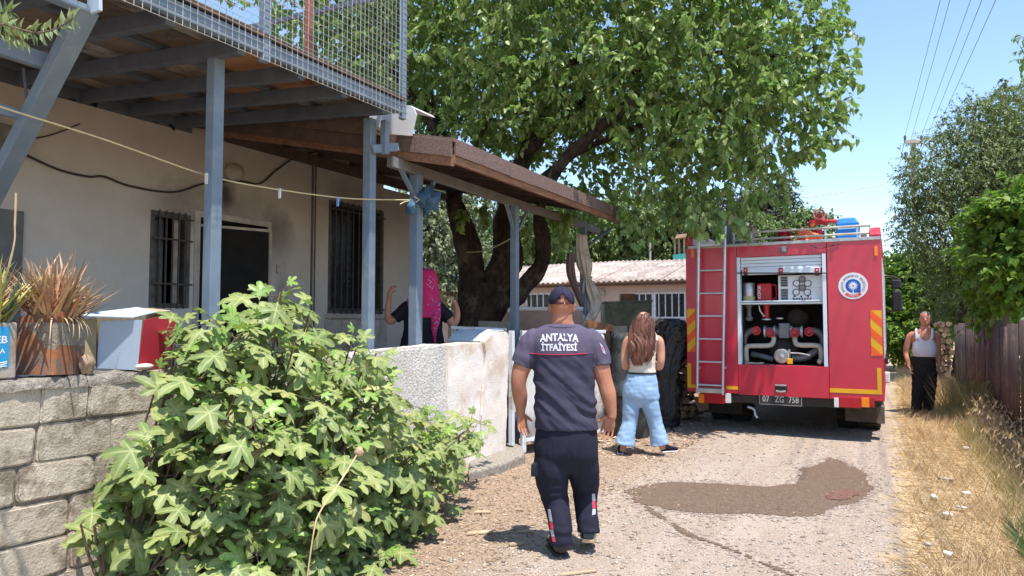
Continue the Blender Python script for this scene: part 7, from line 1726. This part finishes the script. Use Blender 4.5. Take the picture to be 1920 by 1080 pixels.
def decal_text(mb, bvh, body, cx, cy, size, sx=1.0, arc=0.0, bold=.02, off=.0025):
    vs, fs = text_geo(body, size, bold); out = []
    for v in vs:
        px = cx + v.x * sx; py = cy - v.y + arc * ((v.x * sx) ** 2); p = decal_cast(bvh, px, py, off)
        if p is None: p = decal_cast(bvh, cx, cy, off)
        out.append(p)
    mb.add(out, fs)
def decal_quad(mb, bvh, pts, n=8, off=.003):
    (a, b, c, d) = [Vector(p) for p in pts]; V = []
    for i in range(n + 1):
        for j in range(n + 1):
            u, v = i / n, j / n; q = a.lerp(b, u).lerp(d.lerp(c, u), v); p = decal_cast(bvh, q.x, q.y, off); V.append(p)
    base = len(mb.v); F = []
    for i in range(n):
        for j in range(n):
            k = [i * (n + 1) + j, (i + 1) * (n + 1) + j, (i + 1) * (n + 1) + j + 1, i * (n + 1) + j + 1]
            if all(V[t] is not None for t in k): F.append(k)
    V = [v if v is not None else Vector((0, 0, 0)) for v in V]; used = sorted({t for f in F for t in f}); mp = {t: i for i, t in enumerate(used)}
    mb.add([V[t] for t in used], [[mp[t] for t in f] for f in F])
def nz(p, f, seed=0): return noise.noise(Vector((p.x * f + seed, p.y * f, p.z * f)))

# ---------------------------------------------------------------- firefighter seen from behind
d0 = 4.67; gfoot = onZ(1052, 1041)
fire = thing('person', 'firefighter walking away in navy uniform shirt lettered ANTALYA İTFAİYESİ and dark cap', 'person', (gfoot.x, gfoot.y, 0), YAW)
b = MB()
hc = atD(1053, 574, d0); head(b, hc, CF, 1.02)
tor(b, [(1034, 1073, 590, d0, .070), (1032, 1075, 604, d0, .075), (1024, 1084, 614, d0 + .01, .085), (1005, 1102, 626, d0 + .01, .10), (996, 1112, 645, d0, .11), (1002, 1112, 700, d0, .12), (1008, 1113, 770, d0, .12), (1008, 1116, 820, d0, .12)], 24)
tube4(b, [(1012, 634, d0, .06), (998, 645, d0, .066), (984, 675, d0 - .01, .066), (975, 700, d0 - .02, .058), (972, 722, d0 - .02, .050), (975, 742, d0 + .01, .051), (976, 758, d0 + .03, .041), (976, 772, d0 + .04, .031), (977, 780, d0 + .05, .029)])
tube4(b, [(1096, 634, d0, .06), (1110, 645, d0, .066), (1122, 675, d0, .066), (1128, 697, d0 - .01, .061), (1134, 716, d0 - .02, .053), (1140, 738, d0 - .03, .053), (1144, 758, d0 - .03, .043), (1147, 774, d0 - .03, .033), (1147, 784, d0 - .03, .030)])
hand(b, atD(977, 776, d0 + .05), atD(979, 806, d0 + .04) - atD(976, 776, d0 + .05), CR + CF * .3, CR * .8 + CF * .55, .168, .32)
hand(b, atD(1146, 780, d0 - .03), atD(1135, 826, d0 + .0) - atD(1147, 780, d0 - .03), -CR * .6 - CF * .6, -CR * .8 + CF * .3, .185, .42)
tube4(b, [(1035, 820, d0, .085), (1038, 900, d0, .075), (1044, 940, d0 + .02, .058), (1050, 980, d0 - .04, .055), (1052, 1012, d0 - .05, .036)]); tube4(b, [(1090, 820, d0, .085), (1096, 900, d0 + .08, .07), (1098, 925, d0 + .12, .055), (1100, 960, d0 + .08, .05), (1101, 988, d0 + .04, .034)])
body, bvb = rem('body', b, sk_f, fire, .0048, 3)
# shirt
s = MB()
tor(s, [(1024, 1084, 607, d0, .088), (1014, 1094, 612, d0, .10), (1000, 1106, 619, d0, .112), (990, 1116, 632, d0, .13), (992, 1117, 655, d0, .14), (999, 1115, 690, d0, .142), (1003, 1116, 730, d0, .142), (1003, 1118, 775, d0, .145), (1002, 1122, 803, d0, .148)], 36, 2.5)
tube4(s, [(1012, 636, d0, .085), (1000, 643, d0, .092), (990, 660, d0, .090), (982, 674, d0 - .01, .086), (977, 685, d0 - .01, .083)], 20); tube4(s, [(1096, 636, d0, .085), (1108, 643, d0, .092), (1118, 662, d0, .086), (1123, 675, d0, .082), (1126, 687, d0 - .005, .078)], 20)
def shirt_disp(p, n):
    q = p - Vector((gfoot.x, gfoot.y, 0)); x, z = q.dot(CR), q.z; ac = (x * .75 + z * .85); al = (x * .8 - z * .6)
    wv = noise.noise(Vector((ac * 15 + 1.2 * noise.noise(Vector((x * 4, z * 4, 7))), al * 2.4, 3))); w2 = noise.noise(Vector((ac * 34, al * 5, 9)))
    m = max(0, min(1, (1.38 - z) / .25)); side = .4 + .6 * min(1, abs(x) * 5)
    up = noise.noise(Vector((x * 9, z * 22, 1))) * .0025
    slv = 1.0 if abs(x - .01) > .225 else 0
    return .021 * wv * m + .006 * w2 * m + up + slv * .006 * noise.noise(Vector((x * 26, z * 8, 5))) - .002
zpipe = 1.525 - (663 - 605) / FPX * d0
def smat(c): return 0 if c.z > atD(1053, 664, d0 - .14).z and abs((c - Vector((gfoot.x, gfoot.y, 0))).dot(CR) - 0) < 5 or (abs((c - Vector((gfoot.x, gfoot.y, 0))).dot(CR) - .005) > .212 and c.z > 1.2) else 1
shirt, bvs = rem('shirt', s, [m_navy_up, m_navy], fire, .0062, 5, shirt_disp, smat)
m = MB(); decal_text(m, bvs, 'ANTALYA', 1048.5, 633, 19, .84, .0016, .03); decal_text(m, bvs, 'İTFAİYESİ', 1048.5, 652, 17.5, .84, .0002, .03); m.build('shirt_lettering', m_letter, shirt, recalc=False)
m = MB(); P_ = [decal_cast(bvs, px, 662.5 + 2.6 * (1 - ((px - 1047) / 56) ** 2), .001) for px in np.linspace(992, 1102, 34)]; m.tube([p for p in P_ if p], .0034, 6); m.build('shirt_piping', m_redpipe, shirt)
m = MB(); decal_quad(m, bvs, [(1124, 642), (1130, 648), (1136, 664), (1131, 662)], 5); m.build('sleeve_badge', m_refl, shirt, recalc=False); m = MB(); decal_quad(m, bvs, [(1127, 648), (1130, 650), (1133, 659), (1131, 658)], 4, .004); m.build('badge_mark', m_redpatch, shirt, recalc=False)
m = MB(); P_ = [decal_cast(bvs, px, 612.5 - 5 * (1 - (abs(px - 1053) / 27)) ** .5 * 0 + 1.2 * math.cos((px - 1053) / 12), .001) for px in np.linspace(1028, 1079, 14)]; m.tube([p for p in P_ if p], .004, 6); m.build('collar_band', m_navy_up, shirt)
# trousers
t_ = MB()
tor(t_, [(1008, 1116, 785, d0, .13), (1004, 1119, 810, d0, .14), (1001, 1122, 840, d0, .145), (1004, 1120, 860, d0, .13), (1014, 1110, 874, d0, .10), (1035, 1088, 886, d0, .06)], 30, 2.3)
tube4(t_, [(1036, 835, d0, .115), (1033, 875, d0, .117), (1036, 905, d0 + .02, .108), (1042, 935, d0 + .03, .092), (1048, 965, d0 - .02, .082), (1052, 995, d0 - .06, .078), (1053, 1023, d0 - .07, .077)], 22); tube4(t_, [(1088, 835, d0, .115), (1092, 870, d0 + .03, .112), (1096, 900, d0 + .10, .098), (1098, 925, d0 + .13, .085), (1099, 955, d0 + .09, .077), (1102, 980, d0 + .05, .074), (1103, 999, d0 + .03, .074)], 22)
t_.box((-.03, -.02, -.04), (.03, .02, .045), Matrix.Translation(atD(1004, 882, d0 - .05)) @ Matrix.Rotation(YAW, 4, 'Z'))
def pant_disp(p, n):
    q = p - Vector((gfoot.x, gfoot.y, 0)); x, z = q.dot(CR), q.z
    lo = max(0, min(1, (.30 - z) / .25)); kn = math.exp(-((z - .40) / .12) ** 2)
    return .008 * noise.noise(Vector((x * 7, p.y * 4, z * 6))) + .010 * (lo + kn * .7) * noise.noise(Vector((x * 8 + z * 5, p.y * 5, z * 30))) + .012 * lo * noise.noise(Vector((x * 10, 3, z * 19))) + .003 * noise.noise(Vector((x * 30, z * 12, 4)))
pants, bvp = rem('trousers', t_, m_pants, fire, .0062, 10, pant_disp)
for pts in ([(1019, 962), (1025, 962), (1032, 990), (1027, 994)],): pass
for q_ in ([(1027, 955), (1032, 955), (1036, 978), (1030, 978)], [(1031, 993), (1037, 993), (1040, 1006), (1034, 1006)], [(1110, 926), (1116, 926), (1116, 939), (1110, 939)], [(1111, 954), (1117, 954), (1117, 964), (1110, 966)]): m = MB(); decal_quad(m, bvp, q_, 5); m.build('reflective_patch', m_refl, pants, recalc=False)
for q_ in ([(1030, 979), (1036, 979), (1038, 992), (1032, 992)], [(1034, 1007), (1040, 1007), (1042, 1016), (1036, 1016)], [(1110, 940), (1116, 940), (1117, 953), (1111, 953)]): m = MB(); decal_quad(m, bvp, q_, 5); m.build('red_patch', m_redpatch, pants, recalc=False)
shoe('shoe', gfoot + CF * -.045 + Vector((0, 0, .004)), CF * 1.0 - CR * .12, .295, .128, fire, 0, ht=.125, smt=m_blk)
hl = atD(1103, 1014, 4.645); shoe('shoe', Vector((hl.x, hl.y, .085)), CF + CR * .10, .275, .115, fire, .30, ht=.115)
# cap
c_ = MB(); rt, up = CR, Vector((0, 0, 1)); cc_ = hc + up * .012
secs = [(.0, .0865, .108), (.03, .0875, .110), (.06, .083, .104), (.085, .071, .090), (.105, .050, .064), (.116, .026, .034), (.1185, .006, .008)]
n = 40; V = []; F = []
for (z, a, bb_) in secs:
    for k in range(n): th = 2 * math.pi * k / n; V.append(cc_ + up * z + CR * a * math.cos(th) + CF * bb_ * math.sin(th))
for i in range(len(secs) - 1):
    for k in range(n):
        ang = ((k + .5) / n * 360 - 270 + 180) % 360 - 180
        if i == 0 and abs(ang) < 24: continue
        if i == 1 and abs(ang) < 13: continue
        F.append((i * n + k, i * n + (k + 1) % n, (i + 1) * n + (k + 1) % n, (i + 1) * n + k))
c_.add(V, F); cap = c_.build('cap', m_capc, fire, smooth=60); so = cap.modifiers.new('t', 'SOLIDIFY'); so.thickness = .003
m = MB(); P_ = [cc_ + up * .004 + CR * .088 * math.cos(th) + CF * .110 * math.sin(th) for th in np.linspace(R(236), R(304), 12)]; 
for a_, b2 in zip(P_[:-1], P_[1:]): m.beam(a_, b2, .003, .014)
m.build('cap_strap', M('dark_red_strap', (.10, .012, .02)), cap); m = MB(); m.box((-.004, -.003, -.009), (.004, .003, .009), Matrix.Translation(cc_ + up * .004 + CR * .012 - CF * .111) @ Matrix.Rotation(YAW, 4, 'Z')); m.build('strap_buckle', m_sole, cap)
m = MB(); m.sphere(cc_ + up * .119, .007, 8, 6); m.build('cap_button', m_capc, cap)
for k in range(3):
    th0 = R(90 + 60 * k - 90 + 90); m = MB(); m.tube([cc_ + up * (z + .001) + CR * (a + .001) * math.cos(th) + CF * (bb_ + .001) * math.sin(th) for z, a, bb_ in secs[(2 if k == 0 else 1):] for th in [R(270) if k == 0 else (R(215) if k == 1 else R(325))]], .0016, 5); m.build('cap_seam', m_capc, cap)
m = MB(); m.loft([(cc_ + CF * .10 + up * .004, CR * .075, up * .004), (cc_ + CF * .14 - up * .002, CR * .070, up * .003), (cc_ + CF * .175 - up * .012, CR * .045, up * .003)], 20, 2.5); m.build('cap_peak', m_capc, cap, smooth=60)
def look_at(px):
    global CR, CF, WK
    WK = math.cos(math.atan((px - 960) / FPX)) ** 2
    a = math.atan((px - 960) / FPX); CF = (CF0 * math.cos(a) + CR0 * math.sin(a)); CR = (CR0 * math.cos(a) - CF0 * math.sin(a))
# ---------------------------------------------------------------- long haired woman
look_at(1205)
d1 = 8.1 / math.cos(math.atan(245 / FPX)); gf = onZ(1205, 848)
girl = thing('person', 'woman with long wavy brown hair, cream tank top and light blue jeans', 'person', (gf.x, gf.y, 0), YAW)
b = MB(); hcg = atD(1207, 603, d1); head(b, hcg, CF, .95)
tor(b, [(1198, 1216, 612, d1, .055), (1197, 1217, 620, d1, .06), (1186, 1228, 628, d1, .075), (1181, 1233, 640, d1, .09), (1183, 1229, 665, d1, .095), (1182, 1227, 690, d1, .09), (1172, 1233, 715, d1, .11), (1168, 1235, 740, d1, .12)], 22)
tube4(b, [(1186, 634, d1, .045), (1177, 640, d1, .052), (1172, 660, d1, .047), (1171, 680, d1 - .01, .042), (1174, 688, d1 + .03, .042), (1180, 684, d1 + .13, .036), (1186, 672, d1 + .24, .026), (1188, 668, d1 + .28, .024)])
tube4(b, [(1228, 634, d1, .045), (1236, 640, d1, .052), (1239, 660, d1, .049), (1239, 678, d1 - .01, .044), (1236, 688, d1 + .03, .043), (1229, 684, d1 + .13, .036), (1222, 672, d1 + .24, .026), (1220, 668, d1 + .28, .024)])
hand(b, atD(1188, 668, d1 + .28), CR * .5 + CF * .3 + Vector((0, 0, .6)), CF * -1, CR * .3 + CF * -.5, .16, .6, r=.0085); hand(b, atD(1220, 668, d1 + .28), -CR * .5 + CF * .3 + Vector((0, 0, .6)), CF * -1, -CR * .3 + CF * -.5, .16, .6, r=.0085)
tube4(b, [(1186, 745, d1, .07), (1180, 800, d1, .05), (1166, 846, d1, .035)]); tube4(b, [(1217, 745, d1, .07), (1229, 800, d1, .05), (1243, 842, d1 + .02, .035)])
rem('body', b, sk_g, girl, .0062, 3)
s = MB(); tor(s, [(1186, 1194, 625, d1, .06), (1184, 1230, 636, d1, .10), (1181, 1231, 648, d1, .106), (1181, 1230, 665, d1, .106), (1180, 1229, 685, d1, .105), (1178, 1230, 699, d1, .112)], 26)
tube4(s, [(1188, 624, d1, .022), (1185, 640, d1 - .07, .03)]); tube4(s, [(1226, 624, d1, .022), (1230, 640, d1 - .07, .03)]); rem('tank_top', s, m_top, girl, .0075, 3, lambda p, n_: .007 * noise.noise(Vector((p.x * 10, p.y * 10, p.z * 26))))
t_ = MB(); tor(t_, [(1178, 1229, 697, d1, .108), (1172, 1232, 712, d1, .125), (1167, 1235, 733, d1, .14), (1168, 1236, 746, d1, .13), (1173, 1231, 755, d1, .10), (1183, 1221, 763, d1, .05)], 28)
tube4(t_, [(1185, 738, d1, .10), (1183, 765, d1, .097), (1181, 790, d1, .088), (1176, 812, d1 - .02, .098), (1171, 834, d1 - .03, .118)], 20); tube4(t_, [(1217, 738, d1, .10), (1221, 765, d1, .097), (1228, 790, d1 + .02, .085), (1233, 812, d1 + .02, .093), (1237, 834, d1 + .02, .108)], 20)
rem('jeans', t_, m_jean, girl, .0075, 9, lambda p, n_: (.004 + .007 * max(0, .45 - p.z)) * noise.noise(Vector((p.x * 9, p.y * 9, p.z * 26))) + .006 * noise.noise(Vector((p.x * 16 + p.z * 8, p.y * 10, p.z * 9))))
m = MB(); secs = [(atD(1203.5, 697.5, d1), CR * .162, CF * .117), (atD(1203.5, 701, d1), CR * .165, CF * .120)]; m.loft(secs, 28, 2.3); m.build('belt', m_blk, girl)
shoe('shoe', onZ(1163, 853) + Vector((0, 0, .002)), CF, .24, .085, girl, 0, m_blackcl, m_vest, .085); shoe('shoe', onZ(1240, 849) + Vector((0, 0, .002)), CR * .8 + CF * .6, .24, .085, girl, 0, m_blackcl, m_vest, .085)
h = MB(); tor(h, [(1200, 1214, 587.5, d1 - .01, .05), (1193, 1220, 592, d1 - .01, .10), (1189, 1223, 603, d1 - .02, .12), (1187, 1225, 618, d1 - .05, .11), (1182, 1228, 632, d1 - .09, .07), (1179, 1226, 647, d1 - .12, .055), (1180, 1221, 662, d1 - .12, .05), (1185, 1212, 675, d1 - .12, .04), (1190, 1203, 684, d1 - .12, .02)], 40, 2.2)
hair, bh = rem('hair', h, m_hair, girl, .008, 3, lambda p, n_: .022 * noise.noise(Vector(((p - gf).dot(CR) * 30 + 1.5 * math.sin(p.z * 14), p.z * 4, 3))) + .012 * noise.noise(Vector(((p - gf).dot(CR) * 55, p.z * 5, 5))))
st_ = MB()
for i in range(110):
    x0 = random.uniform(-1, 1); px = 1206 + x0 * 17; L_ = random.uniform(.72, 1.05); pts_ = []; ph = random.uniform(0, 6)
    for t in np.linspace(0, L_, 12):
        y = 600 + 84 * t; w = 1.0 + .35 * math.sin(t * 2.8) - .55 * max(0, t - .6) * 2; xx = 1205 - 2.5 * t + x0 * 18 * w + 2.2 * math.sin(t * 9 + ph) + (1 if x0 > 0 else -1) * 1.5 * t; dd = d1 - .13 - .02 * math.sin(t * 3) + .02 * x0 * x0
        pts_.append(atD(xx, y, dd + random.uniform(-.004, .004)))
    st_.tube(pts_, [.007] * 6 + [.006, .006, .005, .004, .003, .0015], 5, caps=False)
st_.build('hair_strands', m_hair, hair, smooth=180, kind='stuff')
# ---------------------------------------------------------------- woman with pink headscarf
look_at(793)
d2 = 8.4; pw = atD(793, 700, d2); YZ = .56
wom = thing('person', 'woman in pink patterned headscarf and black shirt raising both hands on the porch', 'person', (pw.x, pw.y, YZ), YAW)
b = MB(); hw2 = atD(797, 524, d2 + .02); head(b, hw2, CF, .96)
def gz(px, d, z): q = atD(px, 600, d); return Vector((q.x, q.y, z))
tor(b, [(786, 808, 540, d2, .06), (784, 810, 552, d2, .065), (768, 822, 562, d2, .09), (762, 828, 580, d2, .11), (760, 826, 610, d2, .12), (752, 830, 645, d2, .13), (748, 834, 690, d2, .14)], 22)
tube4(b, [(776, 570, d2, .05), (766, 575, d2, .058), (748, 590, d2 - .02, .052), (733, 602, d2 - .02, .046), (728, 594, d2 - .02, .043), (728, 575, d2, .038), (730, 556, d2 + .03, .030), (731, 548, d2 + .03, .027)])
tube4(b, [(816, 572, d2, .05), (824, 578, d2, .058), (838, 592, d2 - .02, .054), (848, 607, d2 - .03, .048), (855, 600, d2 - .03, .045), (857, 585, d2 - .01, .038), (854, 570, d2 + .02, .030), (851, 564, d2 + .03, .027)])
hand(b, atD(731, 549, d2 + .03), Vector((0, 0, .8)) + CR * .35, CR * .5 + CF * .5, CR * .6 - CF * .6, .15, 1.15, r=.0085); hand(b, atD(851, 566, d2 + .03), Vector((0, 0, .7)) - CR * .6, -CR * .2 + CF * .5, -CR * .2 - CF * .8, .15, .9, r=.0085)
b.tube([gz(775, d2, 1.2), gz(775, d2, .9), gz(775, d2, .60)], [.09, .06, .04], 12); b.tube([gz(812, d2, 1.2), gz(812, d2, .9), gz(812, d2, .60)], [.09, .06, .04], 12)
rem('body', b, sk_w, wom, .0062, 3)
s = MB(); tor(s, [(778, 816, 555, d2, .08), (768, 824, 561, d2, .10), (760, 830, 574, d2, .13), (757, 829, 595, d2, .14), (756, 830, 620, d2, .145), (748, 836, 655, d2, .155), (744, 840, 690, d2, .16)], 30)
tube4(s, [(776, 572, d2, .075), (765, 577, d2, .082), (750, 589, d2 - .02, .078), (740, 597, d2 - .02, .072)], 18); tube4(s, [(816, 574, d2, .075), (824, 580, d2, .085), (836, 591, d2 - .02, .078), (843, 599, d2 - .03, .072)], 18)
rem('shirt', s, m_blackcl, wom, .0085, 4, lambda p, n_: .010 * noise.noise(Vector((p.x * 8, p.y * 8, p.z * 16))))
s = MB(); q0, q1 = gz(793, d2, 1.15), gz(793, d2, .62); s.loft([(q0, CR * .24, CF * .16), (q0.lerp(q1, .5), CR * .27, CF * .2), (q1, CR * .30, CF * .23)], 30); s.build('skirt', m_blackcl, wom, smooth=50)
for g in (-1, 1): shoe('shoe', gz(793 + g * 16, d2 - .05, YZ + .003), CF, .23, .085, wom, 0, m_blackcl, m_sole, .07)
h = MB(); tor(h, [(790, 806, 503.5, d2 + .02, .05), (781, 815, 509, d2 + .02, .10), (777, 820, 522, d2 + .01, .125), (774, 823, 540, d2 - .01, .12), (768, 825, 555, d2 - .05, .10), (763, 827, 570, d2 - .08, .08), (769, 828, 585, d2 - .11, .055), (774, 826, 596, d2 - .12, .04)], 36)
tube4(h, [(770, 560, d2 - .10, .045), (772, 580, d2 - .13, .04), (778, 600, d2 - .14, .03), (784, 612, d2 - .14, .012)], 14); tube4(h, [(822, 575, d2 - .10, .04), (816, 600, d2 - .14, .055), (815, 622, d2 - .15, .03), (816, 645, d2 - .16, .018)], 14)
rem('headscarf', h, m_scarf, wom, .008, 4, lambda p, n_: .010 * noise.noise(Vector(((p - pw).dot(CR) * 16, p.y * 5, p.z * 5))))
# ---------------------------------------------------------------- man in vest
look_at(1735)
d3 = 11.45; gm = onZ(1726, 776); d3 = (gm - CO).dot(CF)
man = thing('person', 'bare armed man in white vest and dark trousers walking towards the camera on the verge', 'person', (gm.x, gm.y, 0), YAW - math.atan(775 / FPX))
b = MB(); hm = atD(1735, 598, d3); fd = -CF; head(b, hm, fd, 1.04)
tor(b, [(1727, 1743, 608, d3, .06), (1724, 1746, 615, d3, .065), (1714, 1752, 620, d3, .09), (1708, 1757, 630, d3, .11), (1711, 1755, 648, d3, .125), (1712, 1754, 665, d3, .13), (1712, 1753, 690, d3, .12)], 22)
tube4(b, [(1714, 626, d3, .055), (1706, 632, d3, .058), (1701, 648, d3, .050), (1699, 662, d3, .044), (1701, 672, d3 - .04, .040), (1703, 682, d3 - .07, .030), (1703.5, 686, d3 - .08, .028)]); tube4(b, [(1750, 626, d3, .055), (1756, 633, d3, .056), (1758, 648, d3 + .02, .048), (1759, 662, d3 + .03, .042), (1760, 674, d3 + .02, .038), (1761, 684, d3, .030), (1761, 688, d3, .027)])
hand(b, atD(1703.5, 686, d3 - .08), Vector((0, 0, -1)) + CR * .2, CR, -CF, .17, .55); hand(b, atD(1761, 688, d3), Vector((0, 0, -1)), -CR, -CF, .17, .5)
tube4(b, [(1722, 700, d3, .07), (1721, 735, d3, .05), (1719, 768, d3, .036)]); tube4(b, [(1743, 700, d3, .07), (1743, 735, d3 + .05, .05), (1740, 764, d3 + .12, .036)]); rem('body', b, sk_m, man, .0062, 3)
face(hm, fd, 1.04, man, 'g')
m = MB(); q = hm; m.loft([(q + Vector((0, 0, .124)) - fd * .0, CR * .015, CF * .02), (q + Vector((0, 0, .116)), CR * .045, CF * .06), (q + Vector((0, 0, .095)) - fd * .01, CR * .068, CF * .085), (q + Vector((0, 0, .06)) - fd * .03, CR * .079, CF * .08), (q + Vector((0, 0, .01)) - fd * .045, CR * .080, CF * .066), (q + Vector((0, 0, -.04)) - fd * .05, CR * .07, CF * .05)], 24); m.build('hair', m_grey_hair, man, smooth=180)
s = MB(); tor(s, [(1716, 1750, 627, d3, .113), (1712, 1754, 636, d3, .125), (1710, 1756, 650, d3 - .01, .14), (1710, 1757, 662, d3 - .01, .142), (1712, 1755, 669, d3, .136)], 28); tube4(s, [(1718, 618, d3 + .03, .016), (1718, 618, d3 - .07, .018), (1718, 626, d3 - .10, .022), (1719, 636, d3 - .11, .025)]); tube4(s, [(1748, 618, d3 + .03, .016), (1748, 618, d3 - .07, .018), (1748, 626, d3 - .10, .022), (1747, 636, d3 - .11, .025)]); rem('vest', s, m_vest, man, .0085, 3, lambda p, n_: .006 * noise.noise(Vector((p.x * 10, p.y * 10, p.z * 20))))
vo = [o for o in man.children if o.name.startswith('vest')][0]; bm = bmesh.new(); bm.from_mesh(vo.data); cn_ = WM[man].inverted() @ atD(1735, 622, d3)
bmesh.ops.delete(bm, geom=[f for f in bm.faces if ((f.calc_center_median().x - cn_.x) / .085) ** 2 + ((f.calc_center_median().z - cn_.z) / .15) ** 2 < 1 and f.calc_center_median().y < .02 and abs(f.calc_center_median().x - cn_.x) < .085], context='FACES'); bm.to_mesh(vo.data); bm.free()
t_ = MB(); tor(t_, [(1711, 1754, 668, d3, .135), (1711, 1755, 680, d3, .135), (1711, 1755, 692, d3, .125), (1716, 1750, 702, d3, .10), (1724, 1742, 710, d3, .05)], 26); tube4(t_, [(1722, 695, d3, .105), (1722, 720, d3, .10), (1720, 745, d3, .09), (1718, 770, d3, .085)], 18); tube4(t_, [(1744, 695, d3, .105), (1744, 720, d3 + .03, .098), (1742, 745, d3 + .08, .088), (1740, 766, d3 + .12, .083)], 18); rem('trousers', t_, m_mpants, man, .0085, 9, lambda p, n_: .010 * noise.noise(Vector((p.x * 8, p.y * 8, p.z * 18))))
q = onZ(1719, 772); shoe('shoe', Vector((q.x, q.y, .003)) , -CF - CR * .2, .27, .10, man, 0, m_mpants, m_blk, .08); q = onZ(1740, 768.5); shoe('shoe', Vector((q.x, q.y, .003)), -CF + CR * .1, .27, .10, man, 0, m_mpants, m_blk, .08)

CR, CF = CR0, CF0
